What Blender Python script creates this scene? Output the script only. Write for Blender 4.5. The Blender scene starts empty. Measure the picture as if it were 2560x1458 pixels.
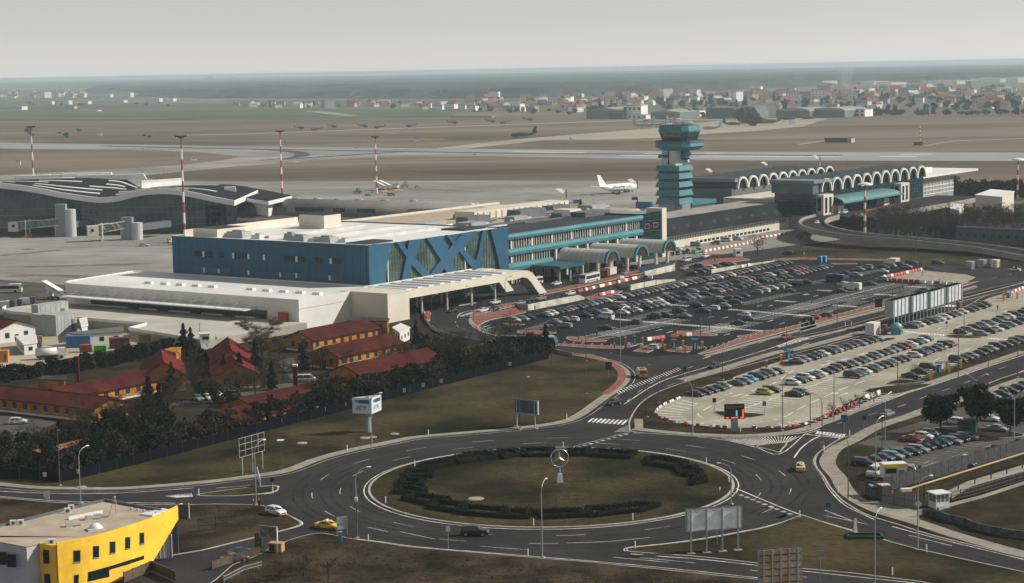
import bpy,math,random
from mathutils import Vector,Matrix
S=bpy.context.scene
# -- camera, sky, sun, exposure
F,YH,ROLL,H=4730.,172.,math.radians(1.1),75.
PIT=math.atan((729-YH)*math.cos(ROLL)/F)
cam=bpy.data.cameras.new('camera');camo=bpy.data.objects.new('camera',cam)
S.collection.objects.link(camo);S.camera=camo
cam.sensor_width=36;cam.lens=36*F/2560;cam.clip_start=1;cam.clip_end=120000
camo.matrix_world=Matrix.Translation((0,0,H))@Matrix.Rotation(math.pi/2-PIT,4,'X')@Matrix.Rotation(-ROLL,4,'Z')
SUN_DIR=Vector((.94,.10,0)).normalized();SUN_EL=math.radians(35)
W=bpy.data.worlds.new('World');S.world=W;W.use_nodes=True
nt=W.node_tree;bg=nt.nodes['Background']
sky=nt.nodes.new('ShaderNodeTexSky');sky.sky_type='NISHITA';sky.sun_disc=False
sky.sun_elevation=SUN_EL;sky.sun_rotation=math.atan2(SUN_DIR.x,SUN_DIR.y)
sky.air_density=1.0;sky.dust_density=.05;sky.ozone_density=1.0
hs=nt.nodes.new('ShaderNodeHueSaturation');hs.inputs['Saturation'].default_value=.1
nt.links.new(sky.outputs[0],hs.inputs['Color']);nt.links.new(hs.outputs[0],bg.inputs[0])
bg.inputs[1].default_value=.078
sl=bpy.data.lights.new('sun','SUN');sl.energy=5.0;sl.angle=math.radians(.6);sl.color=(1,.95,.86)
so=bpy.data.objects.new('sun',sl);S.collection.objects.link(so)
sd=Vector((SUN_DIR.x*math.cos(SUN_EL),SUN_DIR.y*math.cos(SUN_EL),math.sin(SUN_EL)))
so.rotation_euler=sd.to_track_quat('Z','Y').to_euler()
S.view_settings.view_transform='Standard';S.view_settings.look='None'
S.view_settings.exposure=0.1;S.view_settings.gamma=1
S.render.engine='CYCLES'
S.cycles.max_bounces=5;S.cycles.volume_bounces=1
R=random.Random(7)
# -- survey helpers (photo reading -> metres on the ground)
def G(px,py,z=0):
 x=px-1280;y=py-729
 X=x*math.cos(ROLL)-y*math.sin(ROLL);Y=x*math.sin(ROLL)+y*math.cos(ROLL)
 dy=F*math.cos(PIT)-Y*math.sin(PIT);dz=-F*math.sin(PIT)-Y*math.cos(PIT)
 t=(z-H)/dz
 return Vector((X*t,dy*t))
TH=math.radians(55)
U=Vector((math.cos(TH),math.sin(TH)));V=Vector((math.sin(TH),-math.cos(TH)))
def L(a,b):return U*a+V*b
def AB(px,py,z=0):
 p=G(px,py,z);return p.dot(U),p.dot(V)
def plb(px,py,b):
 p=G(px,py);t=b/p.dot(V);return t*p.dot(U),H*(1-t)
def ply(px,py,yy):
 p=G(px,py);t=yy/p.y;return t*p.x,H*(1-t)
def top_z(bx,by,tx,ty,z0=0):
 d=G(bx,by,z0).y;return ply(tx,ty,d)[1]
CR=dict(a=(0,140,3.874),b=(600,140,3.874),c=(1240,140,3.874),d=(1880,140,3.76),e=(0,420,3.874),f=(400,480,3.874),g=(900,480,4.045),h=(1360,440,4.2617),i=(1860,400,3.653),j=(1040,640,4.854),k=(1520,620,4.854),l=(2000,600,4.55),m=(0,680,4.55),n=(500,760,4.124),o=(0,960,4.124),p=(0,1160,4.566),q=(540,1060,3.658),r=(1140,1060,3.658),s=(1560,820,4.124),t=(2080,740,4.55),u=(1960,1000,4.2617),v=(1680,1120,2.906))
def c(k,*pts):
 ox,oy,s=CR[k];return[(ox+x/s,oy+y/s) for x,y in pts]
def sm(pts,n=4,closed=True):
 P=[Vector(p) for p in pts];N=len(P);out=[]
 rng=range(N if closed else N-1)
 for i in rng:
  p0,p1,p2,p3=(P[(i-1)%N],P[i],P[(i+1)%N],P[(i+2)%N]) if closed else(P[max(i-1,0)],P[i],P[i+1],P[min(i+2,N-1)])
  for k in range(n):
   t=k/n
   out.append(.5*((2*p1)+(p2-p0)*t+(2*p0-5*p1+4*p2-p3)*t*t+(3*p1-p0-3*p2+p3)*t**3))
 if not closed:out.append(P[-1])
 return out
def GP(pts,z=0,s=0,closed=True):
 w=[G(p[0],p[1],z) for p in pts]
 return sm(w,s,closed) if s else w
def resample(w,step):
 out=[w[0].copy()];d=0;acc=0
 for i in range(len(w)-1):
  a,b=w[i],w[i+1];l=(b-a).length;pos=step-acc
  while pos<=l:
   out.append(a+(b-a)*(pos/l));pos+=step
  acc=(acc+l)%step if l+acc>=step else acc+l
 return out
def area(w):return.5*sum(w[i].x*w[(i+1)%len(w)].y-w[(i+1)%len(w)].x*w[i].y for i in range(len(w)))
def offset(w,d):
 if area(w)<0:w=w[::-1]
 n=len(w);o=[]
 for i in range(n):
  e1=(w[i]-w[i-1]);e2=(w[(i+1)%n]-w[i])
  if e1 .length<1e-6 or e2 .length<1e-6:o.append(w[i].copy());continue
  e1 .normalize();e2 .normalize()
  n1=Vector((-e1 .y,e1 .x));n2=Vector((-e2 .y,e2 .x));b=n1+n2
  if b.length<.2:b=n1
  b.normalize();o.append(w[i]+b*(d/max(.5,b.dot(n1))))
 return o
# -- materials
MC={}
def M(name,col,rough=.8,var=.25,sc=.15,metal=0.,spec=.4,bump=0.,fine=2.5,stretch=None,col2=None,emit=0):
 if name in MC:return MC[name]
 m=bpy.data.materials.new(name);m.use_nodes=True;MC[name]=m
 T=m.node_tree;B=T.nodes['Principled BSDF']
 B.inputs['Roughness'].default_value=rough;B.inputs['Metallic'].default_value=metal
 B.inputs['Specular IOR Level'].default_value=.08 if rough>=.95 else.06 if rough>=.85 and spec==.4 else spec
 c4=(*col,1)
 if var:
  g=T.nodes.new('ShaderNodeNewGeometry');mp=T.nodes.new('ShaderNodeMapping')
  T.links.new(g.outputs['Position'],mp.inputs[0])
  if stretch:mp.inputs['Scale'].default_value=stretch
  n1=T.nodes.new('ShaderNodeTexNoise');n1 .inputs['Scale'].default_value=sc;n1 .inputs['Detail'].default_value=6
  n2=T.nodes.new('ShaderNodeTexNoise');n2 .inputs['Scale'].default_value=fine;n2 .inputs['Detail'].default_value=3
  T.links.new(mp.outputs[0],n1 .inputs[0]);T.links.new(mp.outputs[0],n2 .inputs[0])
  mix=T.nodes.new('ShaderNodeMix');mix.data_type='RGBA'
  lo=tuple(x*(1-var) for x in col);hi=col2 or tuple(min(1,x*(1+var)) for x in col)
  mix.inputs['A'].default_value=(*lo,1);mix.inputs['B'].default_value=(*hi,1)
  r=T.nodes.new('ShaderNodeMapRange');r.inputs['From Min'].default_value=.35;r.inputs['From Max'].default_value=.65
  T.links.new(n1 .outputs['Fac'],r.inputs['Value']);T.links.new(r.outputs[0],mix.inputs['Factor'])
  mul=T.nodes.new('ShaderNodeMix');mul.data_type='RGBA';mul.blend_type='MULTIPLY';mul.inputs['Factor'].default_value=1
  r2=T.nodes.new('ShaderNodeMapRange');r2 .inputs['From Min'].default_value=.3;r2 .inputs['From Max'].default_value=.7
  r2 .inputs['To Min'].default_value=1-var*.6;r2 .inputs['To Max'].default_value=1+var*.4
  T.links.new(n2 .outputs['Fac'],r2 .inputs['Value'])
  T.links.new(mix.outputs['Result'],mul.inputs['A']);T.links.new(r2 .outputs[0],mul.inputs['B'])
  T.links.new(mul.outputs['Result'],B.inputs['Base Color'])
  if bump:
   bp=T.nodes.new('ShaderNodeBump');bp.inputs['Strength'].default_value=bump;bp.inputs['Distance'].default_value=.3
   T.links.new(n2 .outputs['Fac'],bp.inputs['Height']);T.links.new(bp.outputs[0],B.inputs['Normal'])
 else:B.inputs['Base Color'].default_value=c4
 if emit:
  B.inputs['Emission Color'].default_value=c4;B.inputs['Emission Strength'].default_value=emit
 return m
ASPH=M('asphalt',(.034,.0325,.034),.9,.22,.06,fine=1.2)
NEWA=M('new_asphalt',(.0175,.018,.020),.9,.2,.05,fine=1.)
CONC=M('concrete',(.30,.28,.24),.9,.14,.12,fine=.9)
LOTC=M('lot_concrete',(.32,.295,.235),.9,.16,.07,fine=.8)
LOTE=M('old_asphalt',(.085,.078,.072),.9,.22,.08)
APRON=M('apron_concrete',(.245,.235,.215),.9,.30,.012,fine=.12,stretch=(.5,1,1))
RUNW=M('runway_surface',(.27,.275,.28),.9,.16,.01,fine=.08,stretch=(.2,1,1))
RUBB=M('rubber_stain',(.075,.075,.078),.9,.15,.02,stretch=(.2,1,1))
LAWN=M('lawn_grass',(.018,.021,.007),1,.5,.05,fine=.7,col2=(.066,.050,.021),bump=.5)
LAWND=M('verge_grass',(.020,.017,.008),1,.4,.16,fine=1.5,col2=(.045,.033,.018),bump=.5)
DRY=M('dry_ground',(.027,.019,.011),1,.45,.12,fine=1.1,col2=(.068,.047,.028),bump=.6)
AIRG=M('airfield_grass',(.125,.094,.067),1,.32,.004,fine=.03,stretch=(.18,1,1),col2=(.205,.152,.108))
AIRD=M('airfield_dark_grass',(.10,.077,.052),1,.3,.006,fine=.05,stretch=(.12,1,1),col2=(.20,.15,.095))
FARG=M('far_ground',(.12,.10,.075),1,.35,.0012,fine=.006,stretch=(.25,1,1),col2=(.19,.16,.12))
GREENF=M('field_green',(.07,.10,.055),1,.25,.003,fine=.02,stretch=(.2,1,1))
BRICK=M('brick_paving',(.235,.098,.076),.9,.2,.3,fine=3)
WHITEL=M('road_paint',(.66,.65,.61),.8,.4,.35,fine=3)
LINEW=M('worn_paint',(.40,.39,.36),.8,.5,.3,fine=3)
KERB=M('kerb_stone',(.36,.34,.30),.9,.18,.5,fine=3)
PAVE=M('paving',(.27,.245,.205),.9,.15,.4,fine=2)
CREAM=M('cream_cladding',(.60,.55,.46),.6,.07,.1)
OFFW=M('off_white_render',(.62,.60,.56),.7,.08,.15)
ROOFW=M('white_roof_sheet',(.70,.69,.66),.5,.10,.05,fine=.5)
BLUE=M('blue_cladding',(.008,.074,.138),.6,.12,.12,fine=.6)
TEAL=M('teal_panel',(.042,.18,.21),.6,.12,.12)
TEALD=M('dark_teal_metal',(.015,.09,.12),.45,.12,.12)
GLASS=M('tinted_glass',(.006,.018,.022),.16,.3,.2,spec=.5)
GLASSG=M('green_glass',(.025,.06,.05),.12,.6,.12,spec=.6,col2=(.10,.18,.15))
GREY=M('grey_metal',(.28,.29,.30),.5,.1,.3)
GREYD=M('dark_grey_metal',(.10,.11,.12),.5,.15,.3)
BITU=M('bitumen_roof',(.045,.047,.052),.9,.2,.1)
GRAVR=M('gravel_roof',(.40,.33,.25),.95,.14,.25,fine=2.5)
WHITE=M('white_paint',(.72,.72,.70),.45,.05,.5)
BLACK=M('black_paint',(.012,.012,.014),.5,0)
STEEL=M('galvanised_steel',(.33,.35,.36),.45,.08,.5,metal=.3)
DSTEEL=M('dark_pole_steel',(.07,.07,.072),.5,.1,.5)
REDP=M('red_plastic',(.36,.035,.028),.5,.1,1)
ORANGEP=M('orange_plastic',(.45,.085,.035),.5,.1,1)
WHITEP=M('white_plastic',(.68,.66,.63),.5,.08,1)
YELP=M('yellow_plastic',(.75,.40,.04),.5,.08,1)
REDROOF=M('dark_red_roof',(.066,.015,.012),.9,.3,.25,fine=1.5,stretch=(1,1,.3))
CRIM=M('crimson_roof',(.13,.018,.022),.9,.15,.2)
OCHRE=M('orange_render',(.40,.17,.03),.85,.22,.4)
YELLOW=M('yellow_render',(.90,.53,.035),.7,.12,.25,fine=1.2)
LEAFD=M('evergreen_leaf',(.009,.013,.006),1,.5,.4,fine=4,col2=(.028,.032,.014))
LEAFB=M('hedge_leaf',(.008,.011,.006),1,.4,.8,fine=5,col2=(.022,.027,.013))
TWIG=M('bare_twigs',(.058,.044,.034),1,.35,.5)
TWIGY=M('willow_twigs',(.12,.095,.042),1,.35,.5)
BARK=M('bark',(.045,.037,.03),1,.3,1)
FARTREE=M('far_foliage',(.030,.036,.024),1,.45,.02,fine=.15,col2=(.075,.06,.045))
TIN=M('shiny_duct',(.5,.51,.52),.35,.1,.5,metal=.5)
BLUEP=M('blue_plastic',(.03,.14,.30),.5,.1,.5)
TYRE=M('tyre_rubber',(.02,.02,.02),.8,0)
CGLASS=M('car_glass',(.018,.026,.028),.08,0,spec=.8)
HEADL=M('headlamp_glass',(.62,.63,.62),.15,0,spec=.8)
TAILL=M('tail_lamp',(.28,.02,.02),.3,0)
SKIN=M('skin',(.5,.32,.24),.7,0)
# -- mesh helpers
def tag(o,label=None,cat=None,group=None,kind=None):
 if label:o['label']=label
 if cat:o['category']=cat
 if group:o['group']=group
 if kind:o['kind']=kind
 return o
def link(o,parent=None):
 S.collection.objects.link(o)
 if parent:o.parent=parent
 return o
def thing(name,loc=(0,0,0),rz=0,label=None,cat=None,group=None):
 o=bpy.data.objects.new(name,None);o.empty_display_size=.5;link(o)
 o.location=(loc[0],loc[1],loc[2] if len(loc)>2 else 0);o.rotation_euler=(0,0,rz)
 return tag(o,label,cat,group)
class MB:
 def __init__(s):s.v=[];s.f=[];s.m=[];s.x=None
 def add(s,vs,fs,m=0):
  n=len(s.v)
  s.v+=[tuple(v) for v in vs] if s.x is None else[tuple(s.x@Vector(v)) for v in vs]
  s.f+=[tuple(i+n for i in f) for f in fs];s.m+=[m]*len(fs);return s
 def box(s,x,y,z0,sx,sy,h,rz=0,m=0,taper=1.):
  ca,sa=math.cos(rz),math.sin(rz);vs=[]
  for z,k in((z0,1.),(z0+h,taper)):
   for a,b in((-1,-1),(1,-1),(1,1),(-1,1)):
    X,Y=a*sx/2*k,b*sy/2*k;vs.append((x+X*ca-Y*sa,y+X*sa+Y*ca,z))
  return s.add(vs,[(3,2,1,0),(4,5,6,7),(0,1,5,4),(1,2,6,5),(2,3,7,6),(3,0,4,7)],m)
 def abox(s,a0,a1,b0,b1,z0,z1,m=0):
  p=[L(a0,b0),L(a1,b0),L(a1,b1),L(a0,b1)]
  return s.prism(p,z0,z1,m)
 def prism(s,w,z0,z1,m=0,mt=None,top=True):
  w=[Vector((p[0],p[1])) for p in w]
  if area(w)<0:w=w[::-1]
  n=len(w);vs=[(p.x,p.y,z0) for p in w]+[(p.x,p.y,z1) for p in w]
  s.add(vs,[(i,(i+1)%n,n+(i+1)%n,n+i) for i in range(n)],m)
  if top:s.add([(p.x,p.y,z1) for p in w],[tuple(range(n))],m if mt is None else mt)
  return s
 def frust(s,w0,z0,w1,z1,m=0,cap=True):
  n=len(w0);vs=[(p[0],p[1],z0) for p in w0]+[(p[0],p[1],z1) for p in w1]
  fs=[(i,(i+1)%n,n+(i+1)%n,n+i) for i in range(n)]
  if cap:fs+=[tuple(range(n,2*n)),tuple(range(n-1,-1,-1))]
  return s.add(vs,fs,m)
 def tube(s,p,q,r0,r1=None,n=6,m=0,cap=True):
  p,q=Vector(p),Vector(q);r1=r0 if r1 is None else r1
  d=(q-p).normalized();u=d.cross(Vector((0,0,1)) if abs(d.z)<.9 else Vector((1,0,0))).normalized();v=d.cross(u)
  vs=[]
  for o,r in((p,r0),(q,r1)):
   for k in range(n):
    t=2*math.pi*k/n;vs.append(o+u*math.cos(t)*r+v*math.sin(t)*r)
  fs=[(k,(k+1)%n,n+(k+1)%n,n+k) for k in range(n)]
  if cap:fs+=[tuple(range(n,2*n)),tuple(range(n-1,-1,-1))]
  return s.add(vs,fs,m)
 def path(s,pts,r,n=6,m=0):
  for i in range(len(pts)-1):s.tube(pts[i],pts[i+1],r if not callable(r) else r(i),None,n,m)
  return s
 def strip(s,w,width,z,m=0):
  n=len(w);vs=[]
  for i in range(n):
   d=(w[min(i+1,n-1)]-w[max(i-1,0)])
   d=d.normalized() if d.length>1e-6 else Vector((1,0));o=Vector((-d.y,d.x))*width/2
   vs+=[(w[i].x+o.x,w[i].y+o.y,z),(w[i].x-o.x,w[i].y-o.y,z)]
  return s.add(vs,[(2*i+1,2*i+3,2*i+2,2*i) for i in range(n-1)],m)
 def ellip(s,x,y,z,rx,ry,rz,n=8,k=5,m=0,jit=0):
  vs=[];fs=[]
  for j in range(k+1):
   ph=math.pi*j/k
   for i in range(n):
    t=2*math.pi*i/n;q=1+R.uniform(-jit,jit)
    vs.append((x+rx*q*math.sin(ph)*math.cos(t),y+ry*q*math.sin(ph)*math.sin(t),z+rz*q*math.cos(ph)))
  for j in range(k):
   for i in range(n):fs.append((j*n+i,(j+1)*n+i,(j+1)*n+(i+1)%n,j*n+(i+1)%n))
  return s.add(vs,fs,m)
 def mesh(s,name,mats,smooth=False):
  me=bpy.data.meshes.new(name);me.from_pydata(s.v,[],s.f)
  for mt in(mats if isinstance(mats,(list,tuple)) else[mats]):me.materials.append(mt)
  me.polygons.foreach_set('material_index',s.m)
  if smooth:me.polygons.foreach_set('use_smooth',[True]*len(s.f))
  me.update();return me
 def obj(s,name,mats,parent=None,smooth=False,**k):
  o=link(bpy.data.objects.new(name,s.mesh(name,mats,smooth)),parent)
  return tag(o,k.get('label'),k.get('cat'),k.get('group'),k.get('kind'))
def struct(name,mb,mats):return mb.obj(name,mats,kind='structure')
def sheet(name,w,z,mat):
 return struct(name,MB().prism(w,z-.02,z,0),mat)
def slab(name,w,mat,z0=.03,h=.13,kerb=.35,kmat=None):
 """raised ground with a stone kerb round it"""
 inn=offset(w,kerb);w2=w if area(w)>0 else w[::-1];n=len(inn)
 k=MB();vs=[(p.x,p.y,z0-.02) for p in w2]+[(p.x,p.y,z0+h) for p in w2]+[(p.x,p.y,z0+h) for p in inn]
 fs=[(i,(i+1)%n,n+(i+1)%n,n+i) for i in range(n)]+[(n+i,n+(i+1)%n,2*n+(i+1)%n,2*n+i) for i in range(n)]
 k.add(vs,fs);struct('kerb',k,kmat or KERB)
 return struct(name,MB().prism(inn,z0-.02,z0+h-.012,0),mat)
def instance(src,loc,rz=0,sc=1.,label=None,group=None,cat=None):
 """copy a thing with its parts and sub-parts"""
 r=src.copy();S.collection.objects.link(r);r.location=loc;r.rotation_euler=(0,0,rz)
 r.scale=(sc,sc,sc) if not isinstance(sc,tuple) else sc
 tag(r,label,cat,group)
 for ch in src.children:
  q=ch.copy();S.collection.objects.link(q);q.parent=r
  for g in ch.children:
   d=g.copy();S.collection.objects.link(d);d.parent=q
 return r
def text_mesh(name,txt,size,mat,parent,mw,ext=.01,align='CENTER'):
 cu=bpy.data.curves.new(name,'FONT');cu.body=txt;cu.size=size;cu.extrude=ext;cu.align_x=align;cu.align_y='CENTER';cu.resolution_u=2
 t=bpy.data.objects.new(name,cu);S.collection.objects.link(t)
 dg=bpy.context.evaluated_depsgraph_get();me=bpy.data.meshes.new_from_object(t.evaluated_get(dg))
 bpy.data.objects.remove(t);me.materials.clear();me.materials.append(mat)
 o=link(bpy.data.objects.new(name,me),parent);o.matrix_local=mw
 return o
# -- terrain, airfield, roads
BIG=60000
sheet('ground',[Vector((-BIG,-300)),Vector((BIG,-300)),Vector((BIG,BIG)),Vector((-BIG,BIG))],0,FARG)
sheet('airfield_ground',[G(-900,900),G(-500,286),G(0,297),G(430,303),G(900,296),G(1260,292),G(1460,299),G(2060,292),G(2170,290),G(2560,287),G(3300,284),G(3300,700),G(1900,700)],.03,AIRG)
sheet('near_ground',[G(-600,815),G(60,800),G(760,790),G(1040,760),G(1500,720),G(2000,560),G(2700,500),G(3600,470),G(3200,2200),G(-600,2200)],.04,LAWND)
for p,mt in(([(-400,268),(0,275),(330,280),(700,272),(1100,275),(1135,288),(900,297),(500,301),(430,296),(0,290),(-400,285)],GREENF),([(-300,240),(0,246),(440,262),(420,268),(0,266),(-300,262)],GREENF),([(560,250),(900,252),(860,258),(600,262)],GREENF)):
 sheet('field',GP(p),.5,mt)
sheet('field_strip',GP([(755,279),(800,278),(905,291),(860,292)]),.9,M('pale_field',(.25,.26,.13),1,.2,.01))
sheet('field_strip',GP([(-300,300),(700,297),(1130,290),(1128,292),(700,300),(-300,304)]),.12,M('ploughed_soil',(.06,.045,.034),1,.3,.01))
for p in([(-300,330),(350,334),(1000,345),(1100,350),(700,356),(0,349),(-300,345)],[(1300,352),(1560,353),(2560,342),(2560,349),(1900,362),(1400,366)],[(1000,412),(1600,416),(1640,432),(1100,436)],[(1750,310),(2560,303),(2560,312),(1900,322)]):
 sheet('dark_grass',GP(p,s=3),.08,AIRD)
sheet('apron',GP([(-500,362),(0,365),(660,376),(1260,386),(1260,391.5),(1013,392),(858,398),(755,406),(600,415),(439,431),(360,439),(350,443),(387,449),(490,453),(660,454),(1260,452),(1900,455),(2040,458),(2100,600),(1300,700),(440,800),(-700,980)]),.10,APRON)
sheet('runway',GP([(-500,351),(0,357),(660,367),(1240,373.5),(1880,380.7),(2560,382),(3100,381),(3100,404),(2560,403),(1880,402),(1240,392),(660,382),(0,371),(-500,365)]),.16,RUNW)
sheet('grass_island',GP([(-500,366),(0,373),(336,375),(490,381.5),(568,388),(594,392),(555,401),(439,413.6),(232,426.5),(0,439),(-500,470)],s=3),.2,AIRG)
sheet('military_apron',GP([(1130,376),(1240,364),(1369,350),(1498,350),(1653,345),(1760,336),(1900,327),(2010,316),(2070,297),(1950,295),(1800,303),(1700,311),(1650,320),(1472,334),(1343,344),(1240,354),(1090,371)]),.14,M('tan_apron',(.33,.285,.22),.9,.14,.01,fine=.1,stretch=(.3,1,1)))
sheet('taxi_road',GP([(440,338.4),(600,334.6),(936,322.6),(1260,311.2),(1575,300.6),(1900,295.5),(1900,299),(1575,303),(1260,313),(936,324.4),(600,336.2),(440,339.6)]),.13,M('tan_apron',(0,0,0)))
sheet('service_road',GP([(1990,361),(2064,351),(2064,352.5),(2000,362.5)]),.13,CONC)
sheet('service_road',GP([(2310,364),(2380,352),(2560,346),(2560,347.5),(2385,353.5),(2315,365.5)]),.13,CONC)
rs=MB()
def band(pts,w):rs.strip(sm([G(*p) for p in pts],6,False),w,.185)
band([(250,365),(500,371),(900,377.5),(1240,383),(1640,386.5),(1900,388.5),(2100,390)],16)
struct('runway_rubber',rs,RUBB)
rs=MB();rs.prism(GP([(610,373.5),(700,375.5),(755,379.5),(775,385.5),(757,393),(650,402),(665,399.5),(715,395.5),(736,389),(728,383),(690,378)],s=3),.17,.19)
band([(700,399),(850,390),(940,384),(1000,381)],14)
struct('taxiway_rubber',rs,RUBB)
rs=MB()
for a,b in(((1280,380.2),(1460,382.2)),((1550,388.8),(1660,389.6)),((1610,384),(1665,384.4)),((1760,384.2),(1800,384.4)),((1750,390.8),(2100,392.4)),((2200,392),(2290,392)),((2250,386.4),(2330,386.2))):
 rs.strip([G(*a),G(*b)],9,.2)
struct('runway_marking',rs,M('runway_paint',(.62,.62,.60),.7,.1,.1))
rs=MB()
for p in([(0,655),(440,676)],[(60,690),(200,700)],[(1310,470),(1450,500)],[(1560,560),(1960,500)],[(1500,480),(1640,470)],[(700,470),(1240,466)]):rs.strip([G(*q) for q in p],.6,.125)
struct('apron_marking',rs,M('apron_paint',(.42,.36,.2),.8,.3,.3))
ap=MB()
for p,w in(([(20,690),(180,692),(330,705)],9),([(60,668),(230,664),(380,660)],6),([(0,640),(150,626)],5),([(960,470),(1200,480)],7),([(1320,500),(1520,515)],6)):
 ap.strip(sm([G(*q) for q in p],8,False),w,.118)
struct('apron_stain',ap,M('apron_stain',(.15,.14,.125),.9,.3,.05,fine=.4))
road_l=c('j',(60,640),(100,760),(180,860),(300,945),(480,990),(800,1040),(1100,1060),(1400,1080))
road=[(-500,1185),(0,1190),(200,1180),(620,1085),(1000,980),(1300,898),(1350,880)]+road_l[::-1]+[(1050,745),(1240,700),(1600,640),(1950,555),(2050,540),(2700,500),(3300,520),(3300,2000),(-500,2000)]
sheet('road',GP(road),.06,ASPH)
CX,CY,RI=6.3,338.,33.4
isl=[G(*p) for p in((1140,1313),(1356,1323),(1468,1318),(1577,1306),(1687,1284),(1413,1119.6),(1277,1124),(1140,1142),(1577,1125.6),(1760,1158),(918.6,1235),(950,1199.4),(991,1175),(942,1265),(1004.7,1292),(1838,1216),(1817.6,1178.5),(1810.8,1250.8),(1748.8,1271))]
CX=sum(p.x for p in isl)/len(isl);CY=sum(p.y for p in isl)/len(isl)
for _ in range(200):
 gx=gy=0;ds=[(p-Vector((CX,CY))).length for p in isl];RI=sum(ds)/len(ds)
 for p,d in zip(isl,ds):gx+=(d-RI)*(p.x-CX)/d;gy+=(d-RI)*(p.y-CY)/d
 CX+=gx/len(isl)*1.5;CY+=gy/len(isl)*1.5
def circ(r,n=96,cx=None,cy=None):return[Vector(((CX if cx is None else cx)+r*math.cos(2*math.pi*i/n),(CY if cy is None else cy)+r*math.sin(2*math.pi*i/n))) for i in range(n)]
slab('central_island',circ(RI),LAWN,.06,.16,.45)
lawn_nw=[(-400,1180),(-100,1198),(73,1217),(194,1221),(291,1221),(364,1217),(509,1205),(620,1191),(704,1178),(786,1148),(868,1126),(950,1109.5),(1032,1093.5),(1160,1082),(1304,1069),(1395,1056),(1440,1038),(1490,1003),(1540,968),(1557,945),(1548,924),(1510,905),(1440,890),(1390,884)]
NW=GP(lawn_nw,s=5,closed=False)+[G(1300,880),G(1100,955),G(860,1010),G(620,1070),G(400,1130),G(200,1180),G(0,1180),G(-400,1150)]
slab('lawn',NW,LAWN,.06,.12,.25)
pv=MB();edge=GP(lawn_nw[1:-1],s=6,closed=False)
def shift(w,d):
 o=[]
 for i in range(len(w)):
  t=(w[min(i+1,len(w)-1)]-w[max(i-1,0)]).normalized();o.append(w[i]+Vector((t.y,-t.x))*d)
 return o
o1,o2=shift(edge,.05),shift(edge,1.9)
n=len(o1);pv.add([(p.x,p.y,.20) for p in o1]+[(p.x,p.y,.20) for p in o2]+[(p.x,p.y,.05) for p in o2],[(i,n+i,n+i+1,i+1) for i in range(n-1)]+[(n+i,2*n+i,2*n+i+1,n+i+1) for i in range(n-1)])
struct('footpath',pv,PAVE)
ln=MB();ln.strip(shift(edge,3.0),.18,.066);struct('edge_line',ln,LINEW)
SW=GP([(-200,1236),(0,1246),(109,1256),(197,1260),(438,1264),(540,1262),(633,1264),(668,1269),(715,1287),(745,1302),(755,1311),(745,1317),(715,1326.5),(567,1363),(470,1384),(300,1400),(-200,1400)],s=3)
slab('verge',SW,DRY,.06,.12,.3)
SV=GP([(640,1392),(718,1354),(794,1335),(845,1342),(893,1351),(950,1358),(1032,1370),(1160,1381),(1356,1398),(1468,1407),(1600,1420),(1760,1437),(1904,1452),(2100,1475),(2400,1515),(2400,1800),(300,1800),(540,1450)],s=3)
slab('rough_ground',SV,DRY,.06,.12,.25)
SE=GP([(1565,1377),(1577,1371.6),(1680,1361),(1760,1350),(1852,1333),(1921,1319),(1975,1300),(2000,1291),(2010,1291),(2070,1311),(2134,1330),(2196,1347),(2296,1375),(2560,1432),(2800,1480),(2800,1560),(2299,1457),(2000,1424.5),(1904,1412.5),(1760,1396),(1680,1390),(1577,1382.5)],s=2)
slab('grass_triangle',SE,LAWN,.06,.14,.3)
SP=GP([(490,1240),(560,1228),(640,1219),(685,1217),(697,1221),(688,1231),(640,1238),(560,1243)],s=4)
slab('splitter_island',SP,LAWN,.06,.14,.3)
SP2=GP(c('s',(1360,1232),(1480,1205),(1680,1195),(1640,1250),(1600,1290),(1480,1260)),s=3)
slab('splitter_island',SP2,LAWN,.06,.14,.3)
NEV=GP([(2900,835),(2560,929),(2443,971),(2295,1026),(2218,1056),(2148,1087),(2105,1096),(2066,1119),(2041,1138),(2036,1164),(2058,1195),(2075,1223),(2101,1251),(2124,1267),(2164,1289),(2244,1314),(2334,1342),(2560,1397),(2800,1450),(3300,1500),(3300,900)],s=3)
slab('verge',NEV,LAWND,.06,.12,.35)
fp=MB()
fl=[(2560,948),(2450,985),(2312,1030),(2195,1068),(2131,1103),(2088,1124),(2070,1150),(2073,1170),(2096,1196),(2113,1226),(2140,1250),(2200,1280),(2286,1306),(2400,1344),(2560,1388),(2800,1445)]
fp.strip(GP(fl,s=6,closed=False),3.0,.185);struct('footpath',fp,PAVE)
sheet('gate_forecourt',GP(c('u',(880,1080),(1050,1105),(1430,1175),(1440,1290),(1300,1278),(1000,1200))),.20,CONC)
LE=GP([(2143,1112),(2218,1082),(2312,1054),(2400,1020),(2560,975),(3000,860),(3000,1010),(2560,1120),(2330,1183),(2290,1190),(2255,1166),(2216,1128),(2205,1122)])
sheet('parking_ground',LE,.19,LOTE)
slab('tree_island',GP([(2290,1082),(2400,1068),(2540,1084),(2555,1094),(2480,1098),(2330,1094)],s=3),LAWND,.19,.1,.2)
sheet('service_path',GP(c('u',(1700,1000),(1950,880),(2557,700),(2800,640),(2800,740),(2557,770),(2000,930),(1790,1060))),.19,CONC)
CM=GP([(1572,1070),(1574,1049),(1596,1014),(1633,987),(1693,963),(1760,943),(1880,911),(1948,893),(2000,882),(2163,838),(2240,815),(2409,769),(2462,741),(2560,718),(2800,650),(3100,640),(3100,740),(2720,845),(2560,889),(2339,962),(2216,1001),(2080,1056),(2045,1072),(2011,1083),(1972,1088),(1875,1096),(1802,1096),(1690,1090),(1584,1082)],s=3)
slab('verge',CM,LAWND,.06,.12,.35)
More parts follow.
